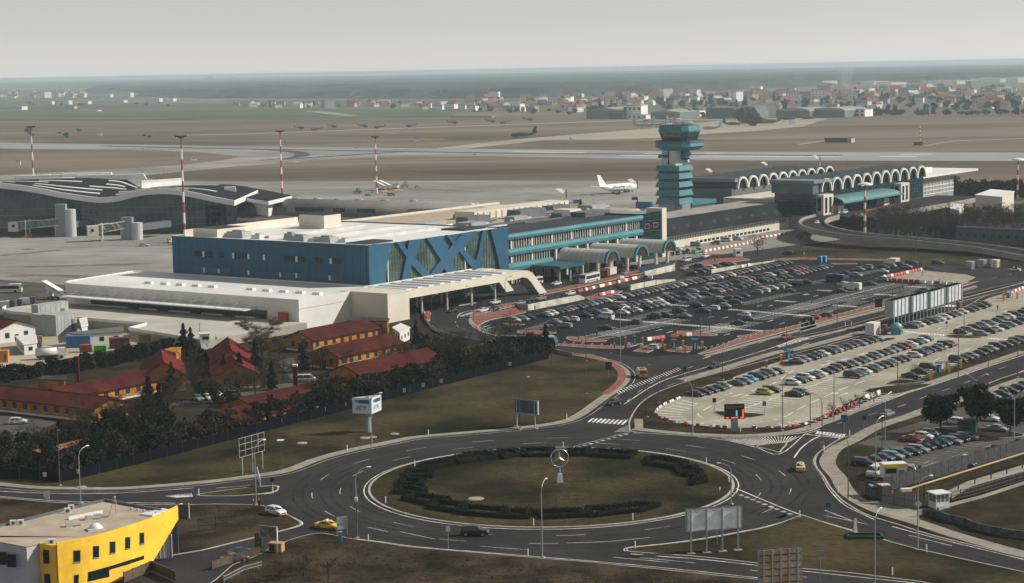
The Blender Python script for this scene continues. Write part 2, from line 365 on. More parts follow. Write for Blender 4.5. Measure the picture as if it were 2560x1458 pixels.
PC=GP([(1635,1035),(1642,1024),(1703,994),(1768,965),(1830,951),(1835,944),(1950,905),(2180,845),(2260,822),(2420,775),(2470,747),(2750,665),(3000,620),(3000,720),(2560,853),(2400,908),(2300,945),(2210,972),(2130,1004),(2080,1030),(2035,1050),(1990,1063),(1930,1070),(1820,1073),(1730,1064),(1665,1050)])
sheet('pale_parking_ground',PC,.20,LOTC)
wk=MB()
wk.strip(GP([(1705,952),(1800,926),(1893,897),(1950,881),(2000,873),(2160,831)],s=4,closed=False),3.2,.205)
wk.strip(GP([(1584,1074),(1690,1085),(1802,1091),(1875,1091),(1972,1083),(2040,1066),(2110,1040),(2216,994),(2339,955),(2560,880)],s=4,closed=False),2.6,.205)
wk.prism(GP([(1585,1050),(1607,1050),(1609,1080),(1588,1078)]),.18,.206)
struct('footpath',wk,PAVE)
slab('planting_island',GP(c('s',(925,880),(1000,872),(1150,885),(1300,888),(1460,905),(1360,930),(1200,940),(1020,925)),s=3),LAWND,.20,.1,.2)
slab('planting_island',GP(c('s',(1590,380),(1640,355),(1750,360),(1860,385),(1760,400),(1640,405)),s=3),LAWND,.20,.1,.2)
slab('planting_island',GP(c('t',(1290,460),(1450,455),(1720,480),(1560,492),(1360,485)),s=3),LAWND,.20,.1,.2)
slab('planting_island',GP(c('t',(500,500),(640,488),(740,497),(600,530),(570,540)),s=2),LAWND,.20,.1,.2)
slab('planting_island',GP(c('t',(600,1015),(760,960),(960,975),(1060,985),(800,1010)),s=2),LAWND,.20,.1,.2)
slab('planting_island',GP(c('t',(350,1100),(600,1040),(1160,1010),(900,1090),(700,1130)),s=2),LAWND,.20,.1,.2)
PB=GP(c('j',(780,880),(900,800),(1340,690),(1600,640),(2040,530),(2524,440))+[(1687,703),(1934,655),(2050,645),(2154,648),(2240,655),(2330,672),(2410,708),(2176,774),(2000,820),(1911,829),(1808,861),(1742,886),(1600,893),(1520,882),(1390,864),(1266,843),(1210,828)])
sheet('new_parking_ground',PB,.10,NEWA)
def brick(pts,s=3,h=.12):return slab('brick_pavement',GP(pts,s=s) if s else GP(pts),BRICK,.10,h,.3)
brick(c('j',(640,800),(690,755),(900,700),(1240,632),(1300,660),(1340,690),(1100,745),(900,785),(770,850),(765,890),(830,930),(960,965),(1100,990),(1095,1008),(900,960),(760,915),(670,850)),2)
brick(c('j',(1060,825),(1120,822),(1320,836),(1260,845),(1110,842)),2)
brick(c('j',(1225,925),(1300,908),(1500,915),(1705,935),(1600,950),(1400,955),(1260,945)),2)
brick(c('j',(1825,1000),(1880,985),(2100,1005),(2320,1035),(2200,1050),(1950,1045),(1840,1020)),2)
brick(c('k',(835,1025),(880,1012),(1100,1025),(1330,1055),(1240,1075),(1000,1070),(850,1050)),2)
brick(c('j',(1650,1065),(2000,1085),(2400,1100),(2520,1100),(2520,1135),(2200,1130),(1900,1112),(1650,1090)),0)
brick(c('k',(1080,1295),(1400,1180),(1650,1070),(1900,1010),(2040,1000),(2300,940),(2524,880),(2524,930),(2200,1010),(1900,1090),(1600,1170),(1300,1260),(1120,1300)),0)
brick(c('l',(0,960),(350,870),(900,730),(1500,600),(1900,490),(2010,480),(1900,520),(1400,660),(900,780),(400,905),(0,1010)),0)
brick(c('l',(-300,245),(0,225),(500,235),(1000,240),(1000,225),(500,215),(0,205),(-300,220)),0)
brick(c('l',(340,268),(640,270),(660,280),(400,285)),0)
brick(c('h',(0,1235),(450,1140),(1000,1010),(1400,930),(1400,950),(1050,1040),(700,1120),(300,1210),(0,1270)),0)
brick(c('h',(430,1300),(700,1225),(840,1230),(760,1280),(500,1335)),0)
brick(c('g',(1110,1270),(1150,1210),(1200,1190),(1500,1130),(1600,1120),(1560,1160),(1300,1220)),0)
brick(c('h',(1500,960),(1800,890),(2100,870),(2200,900),(1700,960)),0)
brick([(1060,780),(1068,778),(1078,784),(1073,806),(1066,800)],0)
for y0 in(1140,1180,1220):pass
for pts in(c('k',(120,1215),(300,1170),(420,1165),(250,1215)),c('k',(300,1260),(560,1160),(700,1180),(480,1280)),c('k',(680,1255),(900,1200),(1180,1205),(930,1280),(860,1275))):brick(pts,0)
sheet('roadside_pavement',GP(c('l',(0,1020),(900,790),(1500,665),(2000,520),(2020,535),(1500,685),(900,815),(0,1055))),.2,PAVE)
sheet('roadside_pavement',GP(c('k',(1150,1315),(1700,1160),(2200,1030),(2524,940),(2524,965),(2200,1055),(1700,1190),(1200,1330))),.2,PAVE)
slab('central_reservation',GP(c('l',(-470,1140),(0,1100),(420,1010),(900,880),(1400,740),(2000,590),(2548,470),(2548,490),(2000,630),(1400,780),(900,920),(420,1040),(100,1110))),LAWND,.06,.12,.3)
sheet('lawn',GP([(1960,640),(2010,615),(2100,600),(2300,622),(2560,648),(2800,670),(2800,690),(2400,665),(2100,645),(1990,645)]),.12,LAWN)
sheet('works_ground',GP(c('l',(1000,440),(1400,350),(1900,400),(2000,430),(1850,515),(1400,480),(1020,460))),.13,M('light_sand',(.30,.27,.22),.95,.2,.4))
YARD=M('sandy_yard',(.36,.31,.23),.95,.16,.1)
sheet('yard',GP(c('m',(-200,1140),(200,1130),(700,1000),(1250,900),(1500,880),(1650,840),(1650,640),(900,560),(300,560),(-200,640))),.12,YARD)
sheet('apron_yard',GP([(-400,690),(0,700),(150,712),(216,716),(216,790),(100,800),(0,805),(-400,840)]),.12,LOTE)
sheet('court',GP(c('n',(800,580),(960,560),(1050,760),(1150,800),(1100,860),(400,960),(50,1030),(-200,1040),(-400,1100),(-420,1060),(0,960),(500,910),(960,800),(850,680))),.12,LOTE)
sheet('court',GP(c('o',(-100,330),(300,340),(600,400),(440,470),(350,520),(200,620),(-100,660))),.12,LOTE)
bp_=MB();bp_.strip(GP([(1398,887),(1440,890),(1484,897),(1524,908),(1549,925),(1555,945),(1541,966),(1512,988)],s=5,closed=False),2.0,.225)
struct('brick_path',bp_,BRICK)
# -- painted markings
mk=MB()
def arc(r,a0,a1,n=10):return[Vector((CX+r*math.cos(a0+(a1-a0)*i/n),CY+r*math.sin(a0+(a1-a0)*i/n))) for i in range(n+1)]
for r,ph in((RI+5,0),(RI+10,.07)):
 nd=int(2*math.pi*r/14.5)
 for i in range(nd):
  t=2*math.pi*i/nd+ph;mk.strip(arc(r,t,t+4.8/r),.16,.066)
struct('lane_dashes',mk,LINEW)
mk=MB();mk.strip(arc(RI+.7,0,2*math.pi,120),.2,.066)
def line(pts,w=.2,s=4):mk.strip(sm([G(*p) for p in pts],s,False) if s and len(pts)>2 else[G(*p) for p in pts],w,.067)
line([(0,1229),(121,1234),(291,1234),(485,1221)][::-1])
line(c('q',(0,660),(250,655),(500,637),(548,600),(575,575),(520,566)))
line([(-50,1240),(0,1242),(109,1251),(197,1255),(438,1259)])
line(c('q',(500,758),(650,830),(790,905),(740,945),(640,970)))
line(c('q',(650,1072),(930,1002)))
line(c('q',(1290,1055),(1500,1080),(1800,1122),(2268,1165)))
line([(1160,1378),(1356,1394),(1468,1403),(1600,1415),(1760,1431),(1904,1447)])
line([(1577,1386),(1680,1394),(1760,1400),(1904,1416),(2000,1428),(2299,1460)])
line([(1565,1380),(1560,1375),(1577,1369),(1680,1358),(1760,1346.5),(1852,1330),(1921,1316),(1990,1295)])
line(c('v',(950,495),(1320,605)),.3);line([(2196,1350),(2296,1378),(2560,1436)],.25);line(c('v',(465,297),(760,420),(950,495)),.25)
line(c('u',(600,412),(450,505),(340,590),(318,690),(410,830),(480,955),(590,1075),(690,1150),(960,1278)))
line([(2230,1317),(2334,1345),(2560,1400)])
line(c('s',(100,1085),(900,1140),(1330,1225),(1600,1305),(1850,1110),(1895,1090),(2020,1050)))
line(c('s',(1755,1340),(1830,1240),(1950,1150),(2030,1120)),.3)
line(c('s',(1880,1100),(2250,1140)),.4,0);line(c('s',(0,945),(60,945)),.3,0)
line(c('s',(90,1000),(60,1030),(55,1075)));line(c('s',(100,985),(200,800),(400,680),(540,600),(760,545),(1000,470),(1320,378)),.2)
line(c('s',(0,790),(350,570),(700,450),(1060,350),(1550,200),(1790,110),(1920,95)),.25)
line(c('s',(1910,120),(2557,-50)),.2);line(c('l',(60,1120),(420,1045),(800,960),(1300,840),(2000,660),(2548,540)),.25)
line(c('l',(0,1055),(900,815),(1500,685),(2020,540)),.2)
line(c('t',(650,1430),(980,1300),(1650,1060),(2184,850)),.2);line([(2040,1068),(2180,1017),(2339,958),(2560,885)],.2)
line([(1060,795),(1088,823),(1132,843),(1240,866),(1390,880),(1480,889),(1530,905),(1562,928)],.15)
line(c('j',(500,750),(540,700),(640,670),(740,655)),.3);line(c('j',(460,600),(620,560),(880,520)),.2)
line(c('g',(300,1140),(800,1080),(1300,1000),(1900,900),(2427,800)),.12)
struct('edge_lines',mk,WHITEL)
mk=MB()
def dashes(pts,dash,gap,w=.2,s=4):
 W=resample(sm([G(*p) for p in pts],s,False),1.);i=0
 while i+dash<len(W):mk.strip(W[i:i+dash+1],w,.068);i+=dash+gap
dashes(c('q',(0,590),(400,560)),6,7);dashes([(1000,1330),(1160,1362),(1330,1376)],8,9)
dashes(c('r',(1010,1092),(1440,1075),(2020,1012)),9,9,.22)
dashes(c('r',(1440,1222),(2268,1300)),9,9);dashes([(1600,1395),(1760,1411),(1904,1430),(2100,1455)],9,9)
dashes([(2060,1290),(2160,1310),(2296,1345),(2560,1410)],9,9);dashes(c('v',(1110,455),(1380,560)),8,40,.3)
dashes(c('v',(450,325),(900,500)),1,1,.8);dashes(c('r',(1110,218),(1600,85)),1,1,.8)
line(c('r',(1040,220),(1450,110),(1620,70)),.2,0)
dashes(c('t',(60,1456),(800,1250),(1080,1140),(1470,1010),(1800,870),(2184,740)),4,8,.2)
dashes(c('t',(0,500),(330,390),(700,300),(1300,140)),4,7);dashes(c('s',(450,600),(1000,420),(1900,180),(2557,0)),4,7)
dashes(c('s',(1550,250),(2120,120),(2540,20)),4,7);dashes(c('k',(1300,1290),(1600,1230),(2000,1110),(2524,980)),4,7)
dashes(c('l',(-200,1290),(150,1180),(800,1020),(1250,900)),4,7);dashes(c('l',(0,1040),(500,930),(900,870)),4,8)
dashes(c('l',(1300,800),(2000,600),(2548,480)),4,8);dashes(c('l',(2000,480),(2548,360)),4,8)
dashes(c('h',(0,1220),(600,1080),(900,1010)),3,6,.15);dashes(c('j',(480,800),(500,850),(600,900),(800,950),(1200,1050)),3,5,.2)
dashes(c('s',(30,760),(100,700),(300,560),(560,450),(900,340)),4,8,.18)
dashes(c('j',(1650,1130),(2000,1180),(2524,1260)),4,9)
struct('lane_dashes',mk,LINEW)
mk=MB()
def hatch(p0,p1,q0,q1,n,w=.5,z=.068):
 a0,a1,b0,b1=G(*p0),G(*p1),G(*q0),G(*q1)
 for i in range(n):
  t=(i+.5)/n;mk.strip([a0 .lerp(a1,t),b0 .lerp(b1,t)],w,z)
hatch(*c('u',(350,335),(660,370),(330,365),(640,405)),9,.55)
hatch((1478,1046),(1572,1052),(1466,1056),(1560,1063),9,.5)
hatch(*c('s',(560,555),(1310,375),(700,560),(1220,420)),30,.2)
hatch(*c('s',(150,830),(560,600),(100,960),(500,625)),28,.2)
hatch(*c('s',(940,1130),(1830,1120),(1330,1215),(1700,1180)),24,.18)
hatch(*c('s',(-100,660),(560,410),(-60,690),(600,430)),26,.22)
hatch(*c('s',(1560,190),(1840,92),(1600,205),(1910,118)),14,.45)
hatch(*c('l',(1180,1045),(1650,1085),(1220,1060),(1640,1100)),14,.5,.215)
hatch(*c('l',(2140,1120),(2420,1140),(2130,1135),(2400,1150)),9,.5,.215)
hatch(*c('l',(1600,760),(1750,765),(1680,740),(1830,745)),8,.5)
hatch(*c('l',(-40,1130),(60,1100),(0,1160),(110,1125)),8,.4)
hatch(*c('r',(1440,78),(1590,0),(1600,75),(1600,20)),9,.2)
hatch(*c('o',(1700,1160),(1980,1130),(1820,1175),(1990,1165)),12,.2)
hatch(*c('j',(510,600),(720,565),(530,612),(740,575)),9,.4);hatch(*c('j',(520,730),(720,670),(560,740),(740,685)),11,.4)
struct('hatched_marking',mk,WHITEL)
mk=MB()
def bays(p0,p1,ln_,z,off=0,w=.24,sp=2.5,spine=True):
 a0,b0=AB(*p0);a1,b1=AB(*p1);n=int((a1-a0)/sp)
 for i in range(n+1):
  a=a0+i*sp;b=b0+(b1-b0)*i/max(1,n)+off
  mk.strip([L(a,b-ln_/2),L(a,b+ln_/2)],w,z)
 if spine:mk.strip([L(a0,b0+off),L(a1,b1+off)],w,z)
BAYB=[((1430,858),(1915,716)),((1560,872),(2080,716)),((1640,880),(2200,712))]
k_rows=[c('k',(-10,1060),(860,860)),c('k',(1100,1040),(1560,925)),c('k',(1780,865),(2524,680)),c('l',(-60,790),(640,610)),c('l',(640,610),(1080,500)),c('j',(2110,1010),(2540,915)),c('k',(1250,1020),(1700,900))]
for q in k_rows:bays(q[0],q[1],10,.108)
for q in(c('k',(300,870),(800,740)),c('k',(1600,690),(2300,540)),c('l',(500,700),(1600,480)),c('l',(100,500),(900,350)),c('k',(-300,700),(1100,360)),c('k',(700,700),(2400,300)),c('j',(1400,890),(1760,780)),c('l',(0,880),(700,700)),c('l',(1100,640),(1500,530)),c('l',(700,780),(1200,640))):bays(q[0],q[1],5,.108,spine=False)
struct('bay_lines',mk,M('lot_paint',(.80,.79,.75),.8,.15,.4))
mk=MB()
hz=[c('k',(-20,860),(1890,1015)),c('k',(710,690),(1000,710)),c('k',(1480,750),(2450,830)),c('k',(1220,430),(1500,440)),c('k',(1330,590),(1480,600)),c('k',(2040,645),(2300,660)),c('k',(1850,470),(2060,475)),c('k',(2200,390),(2450,395)),c('k',(1560,345),(1750,352)),c('l',(390,745),(660,765)),c('l',(210,575),(380,585)),c('l',(860,620),(1120,635)),c('l',(1200,530),(1440,545)),c('l',(0,860),(160,875)),c('k',(680,550),(800,556)),c('k',(100,655),(240,662))]
for q in hz:
 a0,b0=AB(*q[0]);a1,b1=AB(*q[1]);n=int(abs(b1-b0)/1.0)
 for i in range(n):
  t=i/max(1,n);a=a0+(a1-a0)*t;b=b0+(b1-b0)*t;mk.strip([L(a-1.2,b),L(a+1.2,b)],.5,.109)
struct('pedestrian_strips',mk,WHITEL)
mk=MB()
def arrow(px,py,a=0,s=1.,z=.109):
 p=G(px,py);d=Vector((math.cos(TH+a),math.sin(TH+a)));o=Vector((-d.y,d.x))
 mk.strip([p-d*1.8*s,p+d*.6*s],.28,z);t=p+d*1.9*s
 mk.add([(*(p+d*.6*s+o*.5),z),(*(p+d*.6*s-o*.5),z),(*t,z)],[(1,2,0)])
for q,A in((c('k',(620,1000),(750,1025),(1250,840),(1420,850),(1840,705),(1970,705),(2110,920),(1600,1070),(1440,1055),(2420,570),(1970,890)),.109),(c('l',(200,805),(350,815),(730,670),(860,675),(180,640),(60,620)),.109),(c('l',(1600,1010),(1530,1130),(700,1310),(520,1370),(350,1400),(270,1430),(2330,820)),.215),(c('s',(1080,690),(1250,710),(2270,690),(2190,680),(2110,350)),.215),(c('j',(860,855),(910,875)),.109)):
 for p in q:arrow(p[0],p[1],0 if R.random()<.5 else math.pi,1.,A)
for q in(c('k',(80,1270),(1200,1330),(2400,1170),(2250,1230)),):
 for p in q:arrow(*p,0,1.2,.068)
struct('arrow_marking',mk,WHITEL)
mk=MB()
for q,ln_ in((c('s',(1300,700),(1600,860)),0),):
 pass
bays((1742,996),(1960,926),5,.214,0,spine=False);bays((1992,912),(2400,795),5,.214,spine=False)
bays((1840,1030),(2560,790),10,.214);bays((2278,948),(2600,830),5,.214,spine=False);bays((2281,824),(2470,768),5,.214,spine=False)
bays((2000,1058),(2200,990),5,.214,1,spine=False)
for(x0,y0),(x1,y1) in[c('s',*q) for q in(((595,745),(760,785)),((540,770),(735,805)),((490,795),(665,830)),((430,820),(620,850)),((385,850),(600,873)),((350,880),(590,895)),((345,905),(610,920)),((440,945),(650,940)),((560,980),(740,962)),((720,1005),(825,985)),((890,1015),(945,995)),((1020,1030),(1075,1003)),((1370,1035),(1335,1005)),((1540,1030),(1470,1003)),((1690,1012),(1590,990)),((1820,1000),(1690,975)),((1900,985),(1760,957)),((1960,960),(1840,935)))]:
 mk.strip([G(x0,y0,.2),G(x1,y1,.2)],.3,.214)
def dz(pts,dash,gap,w=.2):
 W_=resample(sm([G(*p,.2) for p in pts],5,False),1.);i=0
 while i+dash<len(W_):mk.strip(W_[i:i+dash+1],w,.215);i+=dash+gap
dz(c('s',(1750,435),(1500,590),(1060,730),(870,820),(770,880),(780,910),(860,940)),5,4,.22)
dz(c('s',(930,955),(1150,975),(1450,965),(1650,920),(1830,820),(2200,650),(2557,520)),6,3,.22)
dz(c('s',(1100,715),(1330,640),(1700,520),(2200,340),(2557,240)),5,5);dz(c('l',(220,1430),(700,1310),(1400,1100),(2000,930)),5,5)
dz(c('l',(1400,1440),(1700,1300),(2200,1170)),5,5);dz(c('s',(2050,800),(2220,820),(2557,700)),4,2)
struct('bay_lines',mk,M('lot_paint',(.80,.79,.75),.8,.15,.4))
mk=MB()
for i in range(14):
 p=G(2190,1160).lerp(G(2420,1098),i/13)+V*3.2;mk.strip([p,p+V*3],.13,.196)
for q in(c('u',(1480,690),(1590,645)),c('u',(1490,720),(1640,665)),c('u',(1600,720),(1760,670)),c('u',(1790,615),(1960,570)),c('u',(2110,520),(2280,480)),c('u',(1130,500),(1300,520))):mk.strip([G(*q[0]),G(*q[1])],.14,.196)
struct('bay_lines',mk,LINEW)
tt=MB()
for r,w_ in((RI+1.6,.5),(RI+3.2,.5),(RI+6.6,.55),(RI+8.4,.55),(RI+11.7,.5),(RI+13.4,.5)):tt.strip(arc(r,0,2*math.pi,120),w_,.0635)
for pts in(c('s',(30,1010),(130,850),(350,660),(700,500),(1100,400)),c('s',(10,960),(110,800),(330,610),(680,460)),[(0,1222),(121,1231),(291,1230),(485,1218),(620,1203)],[(109,1246),(300,1248),(540,1250),(640,1255)],c('t',(0,1456),(800,1215),(1470,985),(2184,715)),c('t',(200,1450),(900,1235),(1500,1025),(2184,775)),[(2080,1215),(2140,1280),(2296,1330),(2560,1392)],[(2030,1280),(2140,1312),(2296,1356),(2560,1420)],c('s',(900,330),(1550,165),(2400,-60)),c('s',(950,400),(1700,230),(2557,20)),c('l',(0,1080),(900,850),(1900,560))):
 W_=sm([G(*p) for p in pts],5,False);tt.strip(W_,.5,.0635);tt.strip(shift(W_,1.6),.5,.0635)
struct('tyre_tracks',tt,M('tyre_track',(.027,.026,.0275),.9,.4,.3,fine=2))
tt=MB();rp_=random.Random(4)
for _ in range(46):
 t=rp_.uniform(0,6.28);r=RI+rp_.uniform(1,15);p=Vector((CX+r*math.cos(t),CY+r*math.sin(t)));d=Vector((-math.sin(t),math.cos(t)))*rp_.uniform(.6,3.5);tt.strip([p-d,p+d],rp_.uniform(.15,1.6),.0622)
for _ in range(30):
 p=G(rp_.uniform(1500,2500),rp_.uniform(760,1000));d=U*rp_.uniform(.5,3);tt.strip([p-d,p+d],rp_.uniform(.2,1.5),.0622)
struct('asphalt_patches',tt,M('asphalt_patch',(.038,.037,.038),.95,.3,.5))
# -- terminal buildings
def bldg(name,ab,label,cat='building',group=None):
 p=L(*ab);return thing(name,(p.x,p.y),0,label,cat,group)
def part(root,name,mb,mats,**k):
 """mesh written in world metres, hung on a thing standing at root.location"""
 o=mb.obj(name,mats,None,**k);o.parent=root
 o.matrix_parent_inverse=(Matrix.Translation(root.location)@Matrix.Rotation(root.rotation_euler.z,4,'Z')).inverted();return o
def plane_poly(mb,pts,b,t,m=0):
 """polygon given as (a,z) in the plane b, thickness t outwards"""
 n=len(pts);ar=sum(pts[i][0]*pts[(i+1)%n][1]-pts[(i+1)%n][0]*pts[i][1] for i in range(n))
 if ar<0:pts=pts[::-1]
 f=[(*L(a,b+t),z) for a,z in pts];k=[(*L(a,b),z) for a,z in pts]
 mb.add(f+k,[tuple(range(n)),tuple(range(2*n-1,n-1,-1))]+[((i+1)%n,i,n+i,n+(i+1)%n) for i in range(n)],m)
T=bldg('terminal_building',(489,-414),'dark blue box-shaped terminal hall with criss-cross blue strokes over its glass front')
A0,A1,B0,B1,ZR=453.,525.,-456.,-371.6,21.5
part(T,'wall',MB().abox(A0,A1-.4,B0,B1-.6,0,ZR-.5),BLUE)
pr=MB()
for a0,a1,b0,b1 in((A0-.1,A0+.5,B0-.1,B1+.1),(A0+.5,A1,B0-.1,B0+.5),(A1-.6,A1,B0+.5,B1-.5)):pr.abox(a0,a1,b0,b1,ZR-.6,ZR)
part(T,'parapet',pr,[BLUE])
cp=MB();cp.abox(A0-.12,A0+.55,B0-.12,B1,ZR,ZR+.12);cp.abox(A0+.55,A1,B0-.12,B0+.55,ZR,ZR+.12);part(T,'coping',cp,ROOFW)
rf=MB();rf.abox(A0+.5,A1-.5,B0+.5,B1-.7,ZR-.5,ZR-.35)
part(T,'roof',rf,ROOFW)
for b,h in((-421,.9),(-405.5,.9),(-390,.9)):
 part(T,'roof_step',MB().prism([L(462,b-1.2),L(512,b-1.2),L(512,b+.4),L(462,b+.4)],ZR-.35,ZR+.5),M('roof_step_sheet',(.5,.49,.46),.6,.1,.2))
part(T,'roof_rail',MB().abox(455,512,-452.6,-451.9,ZR-.35,ZR+2.0),CREAM)
for i,(a0,a1,b0,b1,h) in enumerate(((455,470,-448,-437,2.6),(498,507,-439,-427.5,4.2))):
 part(T,'roof_room',MB().abox(a0,a1,b0,b1,ZR-.35,ZR+h),CREAM)
 part(T,'roof_room_top',MB().abox(a0+.6,a1-.6,b0+.6,b1-.6,ZR+h,ZR+h+.06),BITU)
for a,b,sx,sy,h,mt in((461,-433,5,8,2,GREY),(461,-424,4,4,1.2,TIN),(462,-411,3,4,2,GREY),(460,-405,5,7,1.6,GREY),(460,-398,6,3.5,1.1,TIN),(459,-393,5,7,1.7,GREY),(461,-387.5,3,3,1,TIN)):
 p=L(a,b);part(T,'air_handling_unit',MB().box(p.x,p.y,ZR-.35,sx,sy,h,TH,0,.85).box(p.x,p.y,ZR+h-.35,sx*.4,sy*.5,.5,TH),mt)
for a0,a1,b0,b1 in((456,470,-383,-375),(510,522,-386,-376)):
 part(T,'roof_opening',MB().abox(a0,a1,b0,b1,ZR-.35,ZR+.15),BITU)
pj=MB()
for i in range(1,28):b=B0+(B1-B0)*i/28;pj.abox(A0-.125,A0-.09,b,b+.07,0,ZR-.1)
for i in range(1,9):pj.abox(A0-.125,A0-.09,B0,B1,i*2.4,i*2.4+.06)
part(T,'panel_joints',pj,M('joint_blue',(.012,.06,.12),.7,0))
wz=((15.1-1.2,1.9),(11.0,1.5))
def wallwin(x0,x1,z0,h,mt,name='window'):
 b0=B0+(B1-B0)*x0;b1=B0+(B1-B0)*x1;part(T,name,MB().abox(A0-.16,A0+.1,b0,b1,z0,z0+h),mt)
WALLX=lambda X:(X-165)/(2075-165)
for x0,x1,lit in((400,475,0),(478,495,1),(500,575,0),(650,690,0),(778,795,1),(800,925,0),(928,945,1),(1080,1098,1),(1280,1390,0),(1392,1410,1),(1415,1480,0),(1580,1640,0),(1712,1730,1),(1735,1815,0)):
 f=.5*(WALLX(x0)+WALLX(x1));wallwin(WALLX(x0)+.01*f,WALLX(x1)+.01*f,15.1,1.75,OFFW if lit else GLASS)
for x0,x1,lit in((370,480,0),(482,498,1),(560,630,0),(633,648,1),(655,760,0),(860,925,0),(932,948,1),(1150,1240,0),(1243,1258,1),(1290,1395,0),(1398,1414,1),(1420,1500,0),(1610,1710,0),(1715,1732,1),(1740,1850,0)):
 wallwin(WALLX(x0),WALLX(x1),9.9,1.5,OFFW if lit else M('dim_window',(.03,.07,.10),.3,0))
gl=MB();gl.abox(A0+1.5,A1-.5,B1-.6,B1-.25,0,ZR-.8);part(T,'glass_front',gl,GLASSG)
mu=MB()
for i in range(48):
 a=A0+2+i*1.5;mu.abox(a,a+.07,B1-.25,B1-.10,2,ZR-.8)
for i in range(10):mu.abox(A0+1.5,A1-.6,B1-.25,B1-.16,2+i*1.9,2.05+i*1.9)
part(T,'mullions',mu,M('mullion_grey',(.15,.19,.18),.5,.1))
for a in(462.5,503.5):part(T,'downpipe',MB().abox(a,a+.35,B1-.1,B1+.25,2,ZR-.9),OFFW)
strokes=[[(145,530),(310,515),(245,945),(150,960)],[(370,510),(412,507),(480,585),(560,665),(712,830),(655,875),(525,740),(470,655)],[(497,490),(617,478),(560,665),(525,740),(482,907),(420,915),(470,655),(482,580)],[(675,468),(838,445),(935,690),(972,818),(890,833),(850,770),(818,690)],[(655,875),(712,830),(818,690),(940,530),(1040,418),(1187,395),(1060,560),(1005,605),(860,770),(770,855)],[(878,437),(902,436),(1000,530),(1060,590),(1170,695),(1235,790),(1145,785),(1010,605),(940,530)],[(1240,390),(1268,388),(1225,720),(1235,790),(1145,785),(1170,695),(1200,600)],[(1320,380),(1497,352),(1510,940),(1440,940),(1415,790),(1390,650)]]
for k,st in enumerate(strokes):
 mb=MB();plane_poly(mb,[plb(*q,-371) for q in c('g',*st)],B1-.15,.75+.012*k);part(T,'facade_stroke',mb,BLUE)
part(T,'facade_stroke',MB().abox(A0-.1,A0+3.2,B1-.3,B1+.59,0,ZR-.02),BLUE)
part(T,'facade_cap',MB().abox(A0,A1,B1-.6,B1-.12,ZR-.8,ZR-.35),BLUE)
T=bldg('arrivals_hall',(434,-410),'long low white hall with rounded corner and canopy below the blue terminal')
hall=[L(452.9,-475),L(452.9,-367),L(415,-367)]+[L(415+9*(1-math.cos(t)),-463-9*math.sin(t)) for t in[i*math.pi/2/8 for i in range(9)]]
part(T,'wall',MB().prism(hall,.0,8.2,top=False),OFFW)
inn=offset(hall,.5)
part(T,'fascia',MB().prism(offset(hall,-.15),6.2,9.0,top=False),OFFW)
part(T,'roof',MB().prism(inn,8.3,8.75),ROOFW)
k=MB();o_=offset(hall,-.15);i_=offset(hall,.5);n=len(o_)
k.add([(p.x,p.y,9.0) for p in o_]+[(p.x,p.y,9.0) for p in i_]+[(p.x,p.y,8.6) for p in i_],[(i,(i+1)%n,n+(i+1)%n,n+i) for i in range(n)]+[(n+i,n+(i+1)%n,2*n+(i+1)%n,2*n+i) for i in range(n)])
part(T,'coping',k,ROOFW)
for X,Y in((1445,1118),(1600,1128),(1750,1136),(1905,1146),(2060,1156),(2430,1180)):
 p=G(*c('e',(X,Y))[0],8.8);part(T,'skylight',MB().box(p.x,p.y,8.75,3.0,1.6,.7,TH+math.pi/2,0,.85),ROOFW)
for X,Y in((1040,960),(1200,970),(1360,980),(1525,992)):
 p=G(*c('f',(X,Y))[0],8.8);part(T,'skylight',MB().box(p.x,p.y,8.75,3.0,1.6,.7,TH+math.pi/2,0,.85),ROOFW)
part(T,'window_band',MB().abox(414.85,415.1,-455,-382,2.9,5.0),GLASS)
part(T,'canopy',MB().abox(408.5,414.9,-462,-383,5.4,5.7),ROOFW)
tr=MB()
for i in range(14):
 b=-459+i*5.8;tr.tube((*L(408.8,b),5.7),(*L(414.8,b+.5),7.6),.06,n=4)
part(T,'tie_rods',tr,STEEL)
for i,b in enumerate((-438,-425,-411,-397,-384)):
 part(T,'door',MB().abox(414.6,414.84,b,b+4.5,2.5,5.1),GLASS)
part(T,'fire_cabinet',MB().abox(413.6,414.8,-374,-371,2.5,5.0),REDP)
deck=GP([(50,778),(60,770),(90,764),(214,756),(330,752),(900,790),(760,805),(514,849),(365,838),(385,810),(240,795),(110,792),(62,786)],2.6)
dk=[L(418,-474)]+sm([L(397.5,-475),L(392,-470),L(389,-463),L(388.5,-455),L(388.5,-410)],4,False)+[L(388.3,-402.5),L(379,-400),L(371,-364),L(415,-364),L(415,-462)]
D=bldg('raised_forecourt',(395,-420),'raised concrete forecourt deck with white parapet in front of the white hall','deck')
part(D,'deck',MB().prism(dk,0,2.4),[CONC])
part(D,'deck_floor',MB().prism(offset(dk,.4),2.4,2.45),M('deck_concrete',(.42,.40,.35),.9,.12,.08))
k=MB();ed=dk[1:-2];oo=[Vector(p) for p in ed];off_=shift(oo,.35) if area(dk)>0 else shift(oo,-.35)
n=len(oo)
for i in range(n-1):
 k.add([(*oo[i],0),(*oo[i+1],0),(*oo[i+1],3.3),(*oo[i],3.3),(*off_[i],2.4),(*off_[i+1],2.4),(*off_[i+1],3.3),(*off_[i],3.3)],[(0,1,2,3),(3,2,6,7),(5,4,7,6)])
part(D,'parapet',k,OFFW)
T=bldg('drop_off_canopy',(475,-360),'cream drop-off canopy with skylight strips and a curved end sweeping down to the road','canopy')
part(T,'end_block',MB().abox(438.5,449,-367,-352.5,0,9.0),CREAM)
can=MB();can.abox(449,506,-370.9,-352.5,6.4,8.7);can.abox(438.4,449,-370.9,-352.4,8.7,8.95)
part(T,'deck',can,CREAM)
